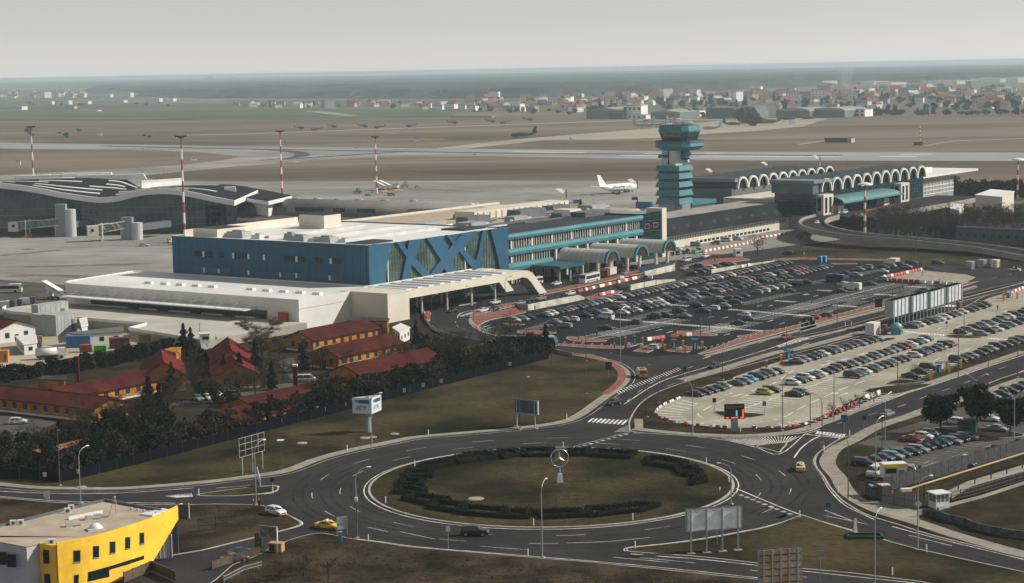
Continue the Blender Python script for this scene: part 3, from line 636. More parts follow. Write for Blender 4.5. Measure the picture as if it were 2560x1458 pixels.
part(T,'coping',MB().abox(449,506,-370.9,-370.3,8.7,9.1),CREAM)
for i in range(10):
 a=450+i*5.6;part(T,'skylight_strip',MB().abox(a,a+2.3,-369.5,-354.2,8.72,9.05),M('skylight_glazing',(.62,.66,.7),.25,.05))
for i in range(4):
 for b in(-354.5,-366.5):part(T,'column',MB().tube((*L(459+i*13,b-1),0),(*L(459+i*13,b-1),6.4),.35,n=10),OFFW)
for b0,b1 in((-356.5,-352.5),(-369.8,-366)):
 pts=[(506,8.7),(510,8.9),(513,8.6),(515.5,7.6),(518,5.4),(524,0),(519.5,0),(514.5,4.6),(512.5,6.1),(510,6.7),(506,6.4)]
 mb=MB();n=len(pts);mb.add([(*L(a,b0),z) for a,z in pts]+[(*L(a,b1),z) for a,z in pts],[tuple(range(n)),tuple(range(2*n-1,n-1,-1))]+[((i+1)%n,i,n+i,n+(i+1)%n) for i in range(n)])
 part(T,'curved_leg',mb,CREAM)
mb=MB();mb.abox(506,512,-366,-356.5,7.9,8.6);part(T,'deck',mb,CREAM)
T=bldg('office_building',(580,-393),'long office building with teal bands and cream window piers')
part(T,'wall',MB().abox(525.2,627,-412,-377.6,0,17.2),GLASS)
part(T,'roof',MB().abox(525.2,627,-405,-377.6,17.2,17.5),BITU)
for z0,z1,a1 in((15.7,17.8,627),(10.1,12.6,627),(4.7,7.5,564)):
 mb=MB();pts=[(-377.5,z0),(-376.6,z0+.2),(-376.3,.5*(z0+z1)),(-376.6,z1-.2),(-377.5,z1)]
 mb.add([(*L(525.3,b),z) for b,z in pts]+[(*L(a1,b),z) for b,z in pts],[(i,i+5,i+6,i+1) for i in range(4)]+[(4,3,2,1,0),(5,6,7,8,9)]);part(T,'teal_band',mb,TEAL)
pi=MB()
for z0,z1,a1 in((12.6,15.7,626),(7.5,10.1,564),(.3,4.7,564)):
 a=526.;i=0
 while a<a1:
  pi.abox(a,a+(.9 if i%8==0 else.26),-377.6,-377.4,z0,z1);a+=1.6;i+=1
for i in range(9):pi.abox(566+i*7,567+i*7,-377.6,-376.7,0,10.1)
part(T,'window_piers',pi,CREAM)
wn=MB()
for i in range(26):part(T,'window_blind',MB().abox(528+i*3.8,529.2+i*3.8,-377.61,-377.5,13.1,14.4),M('window_blind',(.10,.13,.14),.6,.4,.3))
part(T,'side_wall',MB().abox(627,642,-410,-377.4,0,18.2),GLASS)
gr=MB()
for i in range(9):gr.abox(627,642,-377.4,-377.3,1+i*2,1.12+i*2)
for i in range(6):gr.abox(627.5+i*2.8,627.6+i*2.8,-377.4,-377.29,1,18)
part(T,'glazing_bars',gr,TEALD)
for a in(629.5,636):
 part(T,'red_window',MB().abox(a,a+3.2,-377.35,-377.2,12.2,14.2),M('red_frame',(.28,.06,.06),.5,.1));part(T,'window_pane',MB().abox(a+.5,a+2.7,-377.3,-377.1,12.5,13.9),GLASS)
part(T,'pillar',MB().abox(642,645.4,-384,-376.8,0,19.4),CREAM)
for a,b,sx,sy,h in((600,-400,40,1,.8),(622,-398,18,8,2),(556,-402,30,1.2,.6),(608,-402,6,5,2.2),(545,-390,12,3,1.4),(533,-386,6,2,2.6)):
 p=L(a,b);part(T,'roof_plant',MB().box(p.x,p.y,17.3,sx,sy,h,TH),GREYD if h!=.6 else CREAM)
part(T,'roof_rail',MB().abox(526,626,-404.6,-404.3,17.5,18.4),GREYD)
for i,(ac,lb) in enumerate(((572,'barrel-vaulted metal entrance canopy nearest the coach, leftmost of three'),(592.2,'middle one of three barrel-vaulted metal entrance canopies'),(612.6,'barrel-vaulted metal entrance canopy farthest right, beside the car park barrier'))):
 T=bldg('entrance_canopy',(ac,-366),lb,'canopy','barrel canopies over the terminal entrances')
 mb=MB();N=14;ro,ri,bb,bf=4.7,4.35,-377,-357
 def ring(r,b):return[(*L(ac+r*math.cos(math.pi*k/N),b),5.6+r*.97*math.sin(math.pi*k/N)) for k in range(N+1)]
 v=ring(ro,bb)+ring(ro,bf)+ring(ri,bf)+ring(ri,bb);q=N+1
 fs=[]
 for k_ in range(N):fs+=[(k_,k_+1,q+k_+1,q+k_),(2*q+k_,2*q+k_+1,3*q+k_+1,3*q+k_)]
 mb.add(v,fs);part(T,'vault',mb,M('ribbed_metal',(.50,.48,.44),.5,.05,.3))
 mb=MB();v=ring(ro+.15,bf)+ring(ri-.3,bf)+ring(ro+.15,bf+.9)+ring(ri-.3,bf+.9);fs=[]
 for k_ in range(N):fs+=[(k_,k_+1,q+k_+1,q+k_),(2*q+k_+1,2*q+k_,3*q+k_,3*q+k_+1),(k_+1,k_,2*q+k_,2*q+k_+1),(q+k_,q+k_+1,3*q+k_+1,3*q+k_)]
 mb.add(v,fs);part(T,'end_rim',mb,TEAL)
 ribs=MB()
 for k_ in range(9):
  b=bb+1.5+k_*2.1;v=ring(ro+.06,b)+ring(ro+.06,b+.12);ribs.add(v,[(j,j+1,q+j+1,q+j) for j in range(N)])
 part(T,'seams',ribs,GREY)
 for a in(ac-4.2,ac+4.2):
  for b in(-360,-372):part(T,'column',MB().tube((*L(a,b),0),(*L(a,b),6),.55,n=12),CREAM)
 part(T,'porch_roof',MB().abox(ac-11.5,ac-5.5,-376,-368,4.2,5.6),TEALD)
T=bldg('entrance_porch',(556,-371),'dark teal porch roof with supports left of the barrel canopies','porch')
part(T,'roof',MB().abox(549.5,567,-376,-364,4.9,5.9),TEALD)
for a in(551,558,565):part(T,'column',MB().abox(a,a+.6,-366,-365.3,0,4.9),GREY)
T=bldg('glass_wing',(713,-400),'low dark glass wing on a cream base linking tower and departures hall')
part(T,'wall',MB().abox(645.4,781,-416,-391,0,5.3),CREAM)
mb=MB();pts=[(-391,5.3),(-389.6,5.5),(-391.5,12.2),(-393.5,12.4),(-393.5,5.3)]
mb.add([(*L(645.5,b),z) for b,z in pts]+[(*L(781,b),z) for b,z in pts],[(i,i+5,i+6,i+1) for i in range(4)]+[(4,3,2,1,0),(5,6,7,8,9)]);part(T,'slanted_glazing',mb,M('black_glass',(.004,.009,.011),.55,.4,.08,spec=.08,col2=(.010,.018,.021)))
for i in range(11):
 a=650+i*11.5;part(T,'red_window',MB().add([(*L(a,-390.22),8),(*L(a+3,-390.22),8),(*L(a+3,-390.62),9.4),(*L(a,-390.62),9.4)],[(0,1,2,3)]),M('red_tint',(.045,.008,.010),.6,.2,spec=.2))
part(T,'roof',MB().abox(645.5,781,-416,-393.5,11.2,11.8),M('roof_screed',(.3,.28,.25),.9,.2,.1))
wn=MB()
for i in range(78):
 a=668+i*1.4;part(T,'window',MB().abox(a,a+.85,-391.05,-390.9,3.3,4.6),GLASS)
wn=MB()
for i in range(20):part(T,'window',MB().abox(690+i*3.6,692.4+i*3.6,-391.05,-390.9,.7,1.7),GLASS)
part(T,'gate',MB().abox(650,660,-391.1,-390.7,0,4),GREYD)
def vaults(T,a0,n,per,bf,bbk,zs,zt,rimd=1.0):
 K=12
 for i in range(n):
  ac=a0+per*(i+.5);r=per/2-.35
  def ring(rr,b,zz=zt):return[(*L(ac+rr*math.cos(math.pi*k/K),b),zs+(zz-zs)*(rr/r)*abs(math.sin(math.pi*k/K))**.85) for k in range(K+1)]
  q=K+1;v=ring(r+.3,bbk)+ring(r+.3,bf);part(T,'vault',MB().add(v,[(j,j+1,q+j+1,q+j) for j in range(K)]),M('vault_sheet',(.045,.065,.068),.6,.15,.2))
  v=ring(r+.3,bf)+ring(r-.5,bf)+ring(r+.3,bf+rimd)+ring(r-.5,bf+rimd);fs=[]
  for j in range(K):fs+=[(j,j+1,q+j+1,q+j),(2*q+j+1,2*q+j,3*q+j,3*q+j+1),(j+1,j,2*q+j,2*q+j+1),(q+j,q+j+1,3*q+j+1,3*q+j)]
  part(T,'arch',MB().add(v,fs),OFFW)
  v=ring(r-.75,bf-.6);part(T,'arch_glazing',MB().add(v,[tuple(range(q))]),GLASS)
  part(T,'valley_roof',MB().abox(ac-per/2-.35,ac-per/2+.35,bbk,bf,zs-.4,zs+.4),BITU)
T=bldg('departures_hall',(845,-390),'departures hall with a row of white arches above dark glass, front row on the right')
part(T,'wall',MB().abox(781,908,-398.5,-379.3,0,16.3),GLASS)
part(T,'base',MB().abox(780.6,909,-398.8,-378.9,0,6.0),CONC)
part(T,'upper_wall',MB().abox(780.7,787,-400,-379.2,16,21.0),GREYD)
part(T,'roof_edge',MB().abox(779.5,799,-400.5,-378,20.6,22.0),M('grey_teal_fascia',(.15,.19,.19),.6,.1))
vaults(T,788,11,11.0,-379,-401,16.4,22.1)
gb=MB()
for i in range(7):gb.abox(781,908,-379.3,-379.15,6.5+i*1.5,6.6+i*1.5)
for i in range(42):gb.abox(782+i*3,782.1+i*3,-379.3,-379.14,6,16)
for i in range(7):gb.abox(780.9,781.05,-398,-379.5,6.5+i*1.5,6.6+i*1.5)
part(T,'glazing_bars',gb,TEALD)
for a in(784.5,871.5):
 part(T,'lift_tower',MB().abox(a,a+10.3,-379.2,-375.6,0,15.3),CREAM)
 for k_ in(1.6,6.0):part(T,'lift_window',MB().abox(a+k_,a+k_+2.2,-375.65,-375.5,7,14),GLASS)
 part(T,'lift_window',MB().abox(a-.1,a+.05,-378.6,-376.8,8,14),GLASS)
mb=MB();ns=8;A_=[796,812,835,856,864,869];
v=[];
for a,rr in zip(A_,(1,1,1,1,.8,.35)):
 for k_ in range(ns+1):
  t=math.pi/2*k_/ns;v.append((*L(a,-379.2+8.2*rr*math.sin(t)),11.0+2.8*rr*math.cos(t)-.0))
fs=[]
for i in range(len(A_)-1):
 for k_ in range(ns):fs.append((i*(ns+1)+k_,(i+1)*(ns+1)+k_,(i+1)*(ns+1)+k_+1,i*(ns+1)+k_+1))
mb.add(v,fs);part(T,'curved_glass_canopy',mb,M('pale_teal_glass',(.10,.24,.24),.3,.15,.3),smooth=True)
part(T,'canopy_edge',MB().abox(796,864,-371.4,-370.9,10.6,11.3),TEAL)
for a in(799,850):part(T,'entrance',MB().abox(a,a+6,-379.1,-375,6.0,9.4),OFFW);
T2=bldg('departures_hall',(850,-450),'rear vaulted hall with its own row of white arches left behind the front arcade')
part(T2,'wall',MB().abox(800,912,-466,-431,0,15.9),M('grey_panel_wall',(.10,.115,.115),.8,.1,.1))
vaults(T2,803,10,10.6,-430,-456,16.0,21.2)
part(T2,'roof_edge',MB().abox(800.5,803.6,-457,-429.5,19.2,21),M('grey_teal_fascia',(0,0,0)))
T3=bldg('connecting_building',(820,-415),'cream low building with square windows between the two rows of arches')
part(T3,'wall',MB().abox(790,860,-430,-401,0,12.0),OFFW);part(T3,'roof',MB().abox(789.5,860,-430,-401,12,12.6),CREAM)
for i in range(6):part(T3,'window',MB().abox(789.9,790.05,-427+i*4.4,-425+i*4.4,8,10),GLASS)
T4=bldg('office_annex',(930,-390),'white flat-roofed annex with window grid at the right end of the arcade')
part(T4,'wall',MB().abox(912,960,-402,-384,0,15.5),GREY)
part(T4,'roof',MB().abox(908.6,985,-425,-380,15.5,16.6),ROOFW);part(T4,'upper_roof',MB().abox(914,950,-420,-392,16.6,19),ROOFW)
wg=MB()
for i in range(10):
 wg.abox(913+i*4.6,913.3+i*4.6,-384,-383.7,6,15);
for z in(6,8,10,12,14):wg.abox(912,960,-384,-383.75,z,z+.5)
part(T4,'window_grid',wg,OFFW)
def viaduct(name,pts,zs,w,label):
 base=pts[0];T=thing(name,(base.x,base.y),0,label,'elevated road')
 n=len(pts);zz=[zs(i/(n-1)) for i in range(n)]
 nr=[(pts[min(i+1,n-1)]-pts[max(i-1,0)]).normalized() for i in range(n)];nr=[Vector((-d.y,d.x)) for d in nr]
 def rib(o0,o1,z0,z1):
  v=[]
  for i in range(n):
   l,r=pts[i]+nr[i]*o1,pts[i]+nr[i]*o0;v+=[(*l,zz[i]+z1),(*r,zz[i]+z1),(*r,max(-.1,zz[i]+z0)),(*l,max(-.1,zz[i]+z0))]
  fs=[]
  for i in range(n-1):
   for k in range(4):fs.append((4*i+k,4*i+(k+1)%4,4*i+4+(k+1)%4,4*i+4+k))
  return MB().add(v,fs)
 part(T,'deck',rib(-w/2,w/2,-1.2,0),ASPH)
 for s_ in(-1,1):part(T,'parapet',rib(s_*w/2-.25,s_*w/2+.25,-1.25,.95),CONC)
 part(T,'edge_line',rib(-w/2+.7,-w/2+.9,.004,.012),WHITEL)
 return T
VT=[(2010,535),(1990,556),(2040,575),(2140,588),(2300,602),(2450,618),(2560,636),(2750,662)]
vz=[6,6,5.6,4.8,3.6,2.4,1.4,.6]
vp=sm([G(x,y,z) for(x,y),z in zip([(2068,541),(2035,552),(2040,568),(2130,586),(2290,602),(2450,620),(2570,640),(2720,665)],[6,6,5.8,5,3.6,2.4,1.4,.6])],6,False)
viaduct('approach_ramp',vp,lambda t:6 if t<.25 else 6-5.6*(t-.25)/.75,11,'curved concrete ramp road climbing to the departures forecourt')
FC=bldg('departures_forecourt',(850,-365),'elevated forecourt deck on columns in front of the arcade','elevated road')
part(FC,'deck',MB().abox(783,925,-378.8,-350,4.8,6.0),ASPH)
part(FC,'parapet',MB().abox(800,925,-350,-349.4,4.6,6.8),CONC)
for i in range(6):part(FC,'column',MB().abox(806+i*20,807.4+i*20,-352,-350.6,0,4.8),CONC)
T=bldg('rear_hall',(700,-512),'flat dark-roofed blue hall with a row of roof domes behind the terminal')
bh=[G(1016,521,12),G(1361,516,12),G(1390,536,12),G(1040,560,12)]
part(T,'wall',MB().prism(bh,0,11.6),[BLUE]);part(T,'roof',MB().prism(offset(bh,.6),11.6,11.75),BITU)
part(T,'side_wall',MB().prism([G(1361,516,12),G(1366,517,12),G(1396,537,12),G(1390,536,12)],0,12.1),CREAM)
for i in range(6):
 p=G(1155+i*13,513.7+i*.4,12);mb=MB();mb.ellip(p.x,p.y,11.9,1.9,1.9,1.2,10,5);part(T,'roof_dome',mb,WHITE)
T=bldg('service_building',(600,-450),'cream service building with long roof full of ducts behind the blue terminal')
part(T,'wall',MB().abox(528,700,-497,-420,0,14),CREAM);part(T,'roof',MB().abox(528.5,699.5,-496,-421,14,14.2),GRAVR)
part(T,'parapet',MB().abox(528,700,-497.3,-496,14,15),CREAM)
T6=[(540,-440,14,7,3.4,TIN),(556,-436,10,6,2.5,TIN),(575,-440,14,5,3,TIN),(590,-432,10,8,2.2,GREY),(604,-441,16,6,3.2,GREYD),(618,-430,10,5,2.5,GREY),(640,-440,20,7,3.5,GREYD),(655,-430,9,9,2.6,CREAM),(668,-444,14,6,3,GREYD),(682,-435,12,8,2.5,GREY),(560,-426,22,3,1.6,BITU),(625,-460,8,8,2,GREY),(660,-470,16,6,2.4,CREAM)]
for a,b,sx,sy,h,mt in T6:
 p=L(a,b);mb=MB();mb.box(p.x,p.y,14.2,sx,sy,h,TH,0,.92);mb.tube((*L(a-sx*.7,b+sy*.3),15),(*L(a+sx*.8,b+sy*.3),15.3),.7,n=8);part(T,'roof_duct_unit',mb,mt)
part(T,'penthouse',MB().abox(620,690,-462,-452,14,17.5),CREAM)
pi=MB()
for i in range(16):pi.abox(622+i*4.3,622.3+i*4.3,-452,-451.8,14.2,17)
part(T,'penthouse_joints',pi,GREYD)
T=bldg('connector_hall',(650,-575),'long grey hall with a rounded barrel roof behind the blue terminal')
q0,q1=G(600,528,8),G(1140,541,8);d=(q1-q0);wv=Vector((-d.y,d.x)).normalized();
mb=MB();v=[];N=10
for p in(q0,q1):
 for k_ in range(N+1):
  t=math.pi*k_/N;v.append((*(p+wv*(13-13*math.cos(t))),8+5.6*math.sin(t)))
mb.add(v,[(k_,k_+1,N+2+k_,N+1+k_) for k_ in range(N)]+[tuple(range(N,-1,-1)),tuple(range(N+1,2*N+2))]);part(T,'barrel_roof',mb,M('dull_zinc',(.17,.165,.155),.6,.15,.1),smooth=True)
part(T,'wall',MB().prism([q0,q1,q1+wv*26,q0+wv*26],0,8),GREYD)
fr=[G(590,560,5),G(1060,566,5)];part(T,'front_wing',MB().prism([fr[0],fr[1],q1,q0],0,6.5,0,1),[M('blue_tinted_glass',(.03,.06,.085),.2,.5,.12,col2=(.07,.12,.14)),M('dull_roof',(.085,.08,.075),.9,.2,.1)])
for t0,t1 in((.16,.22),(.27,.4),(.45,.5),(.56,.64)):
 a,b=q0 .lerp(q1,t0),q0 .lerp(q1,t1);o=wv*.4;part(T,'window_band',MB().prism([a-o*.3,b-o*.3,b+o,a+o],8.7,10.6),GLASS)
for t in(.1,.2,.3,.4,.5,.62,.75):p=q0 .lerp(q1,t)+wv*13;part(T,'roof_vent',MB().ellip(p.x,p.y,13.6,2.2,1.4,.8,8,4),GREY)
T=thing('finger_terminal',(-200,930),0,'glass finger terminal under a wave-shaped dark roof with white strips','building')
YF,YB=898.,960.
ft=sm([Vector(ply(x,y,YF)) for x,y in[(-160,455),(-80,455),(0,459),(77,468),(155,483),(232,493.6),(258,495),(297,491),(336,480.7),(374,474.7),(426,473.7),(477,480.7),(529,492),(586,502.6)]],3,False)
bt=sm([Vector(ply(x,y,YB)) for x,y in[(-170,462),(-80,455),(30,449),(110,443),(194,439),(260,441),(310,447),(335,460),(356,471),(400,467),(470,462),(560,461),(620,467),(645,476)]],3,False)
n=len(ft);NV=8
def surf(i,j,dz=0):
 t=j/NV;a,b=ft[i],bt[i];return(a.x*(1-t)+b.x*t,YF+(YB-YF)*t,(a.y*(1-t)+b.y*t)+dz)
v=[surf(i,j) for i in range(n) for j in range(NV+1)]
part(T,'roof',MB().add(v,[(i*(NV+1)+j,(i+1)*(NV+1)+j,(i+1)*(NV+1)+j+1,i*(NV+1)+j+1) for i in range(n-1) for j in range(NV)]),M('dark_roof_membrane',(.018,.019,.022),.95,.2,.05),smooth=True)
fa=MB();v=[]
for i in range(n):v+=[(ft[i].x,YF-.6,ft[i].y+.25),(ft[i].x,YF-.6,ft[i].y-2.3),(ft[i].x,YF+1,ft[i].y-2.3),(ft[i].x,YF+1,ft[i].y+.25)]
fa.add(v,[(4*i+k_,4*i+4+k_,4*i+4+(k_+1)%4,4*i+(k_+1)%4) for i in range(n-1) for k_ in range(4)]);e=n-1
part(T,'fascia',fa,M('fascia_white',(.66,.66,.66),.5,.04))
a,b=ft[-1],bt[-1];part(T,'end_fascia',MB().add([(a.x,YF-.6,a.y+.25),(b.x,YB,b.y+.25),(b.x,YB,b.y-2.5),(a.x,YF-.6,a.y-2.3)],[(3,2,1,0)]).add([(a.x-1,YF,a.y+.2),(b.x-1,YB,b.y+.2),(b.x-1,YB,b.y-2.5),(a.x-1,YF,a.y-2.3)],[(0,1,2,3)]),M('fascia_white',(0,0,0)))
gw=MB();v=[];YG=YF+6
for i in range(n):v+=[(ft[i].x,YG,0),(ft[i].x,YG,surf(i,1)[2]-1.2)]
gw.add(v,[(2*i,2*i+2,2*i+3,2*i+1) for i in range(n-1)]);part(T,'glass_front',gw,M('deep_green_glass',(.014,.034,.04),.15,.5,.08,spec=.7,col2=(.06,.115,.12),stretch=(1,1,2)))
mu=MB();x0,x1=ft[0].x,ft[-1].x;k_=0
def zf(x):
 for i in range(n-1):
  if ft[i].x<=x<=ft[i+1].x:return surf(i,1)[2]-1.4
 return 14
x=x0+1
while x<x1-3:
 mu.box(x,YG-.12,0,.14,.14,zf(x));x+=2.9
for z in(4.2,7,9.8,12.6):mu.box((x0+x1)/2-2,YG-.15,z,x1-x0-6,.14,.16)
part(T,'mullions',mu,M('grey_mullion',(.16,.20,.21),.5,0))
part(T,'end_wall',MB().prism([Vector((x1-5,YG)),Vector((bt[-1].x-4,YB)),Vector((bt[-1].x-14,YB)),Vector((x1-15,YG))],0,13),OFFW)
part(T,'back_wall',MB().prism([Vector((x0,YB-1)),Vector((bt[-1].x-6,YB-1)),Vector((bt[-1].x-6,YB)),Vector((x0,YB))],0,14),OFFW)
part(T,'base_band',MB().box((x0+x1)/2-3,YG-.5,0,x1-x0-8,1.2,3.4),M('dark_base',(.03,.035,.04),.6,.2))
rr=random.Random(3)
for j in(.9,2.2,3.5,4.8,6.2):
 i=rr.randint(0,5)
 while i<n-8:
  ln_=rr.randint(4,7);s_=MB();v=[]
  for q in range(ln_+1):
   jj=j+q*.05;p0=surf(min(i+q,n-1),jj,.35);p1=surf(min(i+q,n-1),jj+.3,.35);v+=[p0,p1]
  v2=[(p[0],p[1],p[2]-.5) for p in v];m_=len(v)
  fs=[(2*q,2*q+2,2*q+3,2*q+1) for q in range(ln_)]+[(m_+2*q,m_+2*q+2,2*q+2,2*q) for q in range(ln_)]+[(2*q+1,2*q+3,m_+2*q+3,m_+2*q+1) for q in range(ln_)]
  s_.add(v+v2,fs);part(T,'skylight_strip',s_,ROOFW);i+=ln_+rr.randint(2,4)
for px,py,sx,sy,h in((120,455,5,5,3),(225,459,26,4,3),(282,453,36,4,2.6),(140,465,40,4.5,2.6),(580,466,6,5,3)):
 q=G(px,py,20);q.y=max(min(q.y,955),905);q.x=(px-1280)*q.y/F;zz=18
 for i in range(n-1):
  if ft[i].x<=q.x<=ft[i+1].x:zz=surf(i,int(NV*(q.y-YF)/(YB-YF)))[2]
 part(T,'roof_cowl',MB().box(q.x,q.y,zz-1,sx,sy,h,.12,0,.92),ROOFW)
T=thing('finger_terminal',(-190,1010),0,'rear pier with a low white curved roof behind the wavy roof','building')
for pts,nm in((([(388,470),(460,470),(725,487),(671,500),(560,480)]),'rear'),):
 w=[G(x,y,15) for x,y in[(430,466),(640,470),(727,487),(671,500)]]
 part(T,'roof',MB().prism(w,14.4,14.8),M('dark_roof_membrane',(0,0,0)));part(T,'fascia',MB().prism(offset(w,-.4),12.6,14.4),M('fascia_white',(0,0,0)))
 part(T,'wall',MB().prism(offset(w,4),0,12.6),OFFW)
part(T,'white_box',MB().prism([G(355,476,15),G(460,466,15),G(460,460,15),G(355,468,15)],0,18.5),ROOFW)
def jet_bridge(tx,ty,hx,hy,label,hgt):
 p=G(tx,ty);T=thing('jet_bridge',(p.x,p.y),0,label,'jet bridge','jet bridges on the finger terminal')
 part(T,'stair_tower',MB().tube((p.x+2.5,p.y,0),(p.x+2.5,p.y,hgt-2.5),2.6,n=16),M('tower_grey',(.45,.46,.48),.6,.06));part(T,'stair_tower',MB().box(p.x-2,p.y+1,0,5,4,hgt),M('tower_grey2',(.25,.26,.27),.6,.06))
 part(T,'link_corridor',MB().box(p.x+8,p.y+10,4.2,4,22,3,-.5),GREYD)
 q=G(hx,hy);q3=Vector((q.x,q.y,4.2));p3=Vector((p.x-3,p.y,6.2));d=(q3-p3);L_=d.length;an=math.atan2(d.y,d.x);nrm=Vector((-math.sin(an),math.cos(an)))
 def beam(t0,t1,w,z0,z1,mt,nm):
  a,b=p3+d*t0,p3+d*t1;w1=[a.xy+nrm*w,a.xy-nrm*w,b.xy-nrm*w,b.xy+nrm*w];zs=(a.z,a.z,b.z,b.z)
  part(T,nm,MB().add([(*x_,z+z0) for x_,z in zip(w1,zs)]+[(*x_,z+z1) for x_,z in zip(w1,zs)],[(0,1,2,3),(7,6,5,4),(0,4,5,1),(1,5,6,2),(2,6,7,3),(3,7,4,0)]),mt)
 beam(0,.55,1.2,-.3,2.3,M('bridge_glazing',(.12,.15,.15),.3,.3),'tunnel');beam(.5,.98,1.5,-.6,2.6,M('bridge_glazing',(0,0,0)),'tunnel')
 beam(0,.55,1.35,2.3,2.7,CREAM,'tunnel_roof');beam(.5,.98,1.65,2.6,3,CREAM,'tunnel_roof');beam(0,.98,1.4,-.9,-.4,CREAM,'floor_beam')
 part(T,'cabin',MB().box(q.x,q.y,2.6,5,5,4.6,an),CREAM);part(T,'cabin_window',MB().box(q.x,q.y-2.6,4.6,2,.15,1.4,0),GLASS)
 m_=p3+d*.72
 for s_ in(-1,1):part(T,'lift_leg',MB().tube((*(m_.xy+nrm*2*s_),0),(*(m_.xy+nrm*2*s_),8.2),.3,n=6),WHITE)
 part(T,'wheel_bogie',MB().box(m_.x,m_.y,0,4.5,1.4,1.1,an+1.57),YELP)
 part(T,'support_leg',MB().box(p.x-4.5,p.y,0,1,1,6),WHITE)
 for t in(.15,.3,.6,.8):a=p3+d*t;part(T,'truss_bar',MB().tube((*(a.xy-nrm*-1.55),a.z),(*(a.xy-nrm*-1.55+d.xy.normalized()*2),a.z+2.6),.09,n=4),CREAM)
jet_bridge(165,592,40,592,'jet bridge with tall grey stair tower, nearer the left picture edge',15.5)
jet_bridge(330,600,233,604,'jet bridge with shorter round stair tower, nearer the tall striped mast',10.5)
TP=(749.9,-433.5);T=bldg('control_tower',TP,'teal air traffic control tower with stacked bands and a glazed cab','control tower')
def sq(r,ch=0.,da=0,db=0):
 a,b=TP[0]+da,TP[1]+db
 if not ch:return[L(a-r,b-r),L(a+r,b-r),L(a+r,b+r),L(a-r,b+r)]
 return[L(a+x*r,b+y*r) for x,y in((-1,-1+ch),(-1+ch,-1),(1-ch,-1),(1,-1+ch),(1,1-ch),(1-ch,1),(-1+ch,1),(-1,1-ch))]
GC=M('tower_concrete',(.24,.25,.26),.8,.1,.2)
part(T,'base',MB().prism(sq(6.2,.4),0,13.4),GC);part(T,'core_glazing',MB().prism(sq(5.15),13.4,29.6),GLASS)
for z0,z1 in((12.4,15.1),(16.3,18.8),(20.2,22.6),(24.0,26.4),(27.7,30.0)):
 part(T,'teal_band',MB().frust(sq(6.35),z0,sq(5.7),z1),TEAL)
part(T,'shaft',MB().prism(sq(3.6,0,-.5,-.5),30,37),M('tower_grey',(0,0,0)));part(T,'shaft_slot',MB().abox(TP[0]-4.2,TP[0]-4.05,TP[1]-1,TP[1]-.2,30.3,36.5),BLACK)
part(T,'side_block',MB().prism(sq(2.6,.3,3.6,2.4),32.4,37),GLASS);part(T,'side_band',MB().frust(sq(3.6,.3,3.8,2.2),33.2,sq(3.1,.3,3.8,2.2),35.6),TEAL)
part(T,'side_band',MB().frust(sq(2.6,.3,-2.6,-3.4),33.4,sq(2.4,.3,-2.6,-3.4),35.0),TEALD)
part(T,'gallery',MB().frust(sq(6.9,.35,1.5,2.1),36.8,sq(9.3,.3,1.5,2.1),38.6).frust(sq(9.3,.3,1.5,2.1),38.6,sq(9.0,.3,1.5,2.1),40.2),TEAL)
part(T,'gallery_rail',MB().prism(sq(9.2,.3,1.5,2.1),40.2,41.2,top=False),M('rail_mesh',(.06,.10,.11),.6,0))
part(T,'cab_glazing',MB().frust(sq(6.1,.3,1.5,2.1),40.2,sq(7.5,.3,1.5,2.1),45.2),M('cab_glass',(.02,.045,.05),.1,.3,.6,spec=.8))
ms=MB();w0,w1=sq(6.15,.3,1.5,2.1),sq(7.55,.3,1.5,2.1)
for i in range(8):
 for t in(0,.33,.66):ms.tube((*w0[i].lerp(w0[(i+1)%8],t),40.2),(*w1[i].lerp(w1[(i+1)%8],t),45.2),.1,n=4)
part(T,'cab_mullions',ms,TEALD)
part(T,'cab_roof',MB().frust(sq(7.8,.3,1.5,2.1),44.9,sq(8.0,.3,1.5,2.1),45.6).frust(sq(8.0,.3,1.5,2.1),45.6,sq(7.5,.3,1.5,2.1),48.0),TEAL);part(T,'cab_roof_deck',MB().prism(sq(7.2,.3,1.5,2.1),48,48.15),BITU)
an_=MB()
for i in range(12):
 a,b=R.uniform(-5.5,5.5),R.uniform(-5.5,5.5);an_.tube((*L(TP[0]+a,TP[1]+b),48),(*L(TP[0]+a,TP[1]+b),49+R.random()*2.2),.07,n=4)
part(T,'antennas',an_,DSTEEL)
for a,b,z in((4.4,2,31.5),(5.0,.5,32),(4.2,-1.5,31.2)):p=L(TP[0]+a,TP[1]+b+2.5);part(T,'dish_antenna',MB().ellip(p.x,p.y,z,.9,.9,.9,10,6),WHITE)
bl=bldg('tower_annex',(775,-428),'teal-edged flat-roofed annex at the foot of the control tower');part(bl,'wall',MB().abox(757,779,-441,-428.5,0,11),GREYD);part(bl,'fascia',MB().abox(756.6,779.4,-441,-428,11,12.8),TEAL)
bs=bldg('rooftop_sign',(690,-420),'blue board sign standing on the roof beside the tall cream pillar','sign');part(bs,'panel',MB().abox(700,701,-424,-416,14,17),BLUEP);part(bs,'post',MB().abox(700,700.6,-420.5,-420,11.8,14),GREYD)
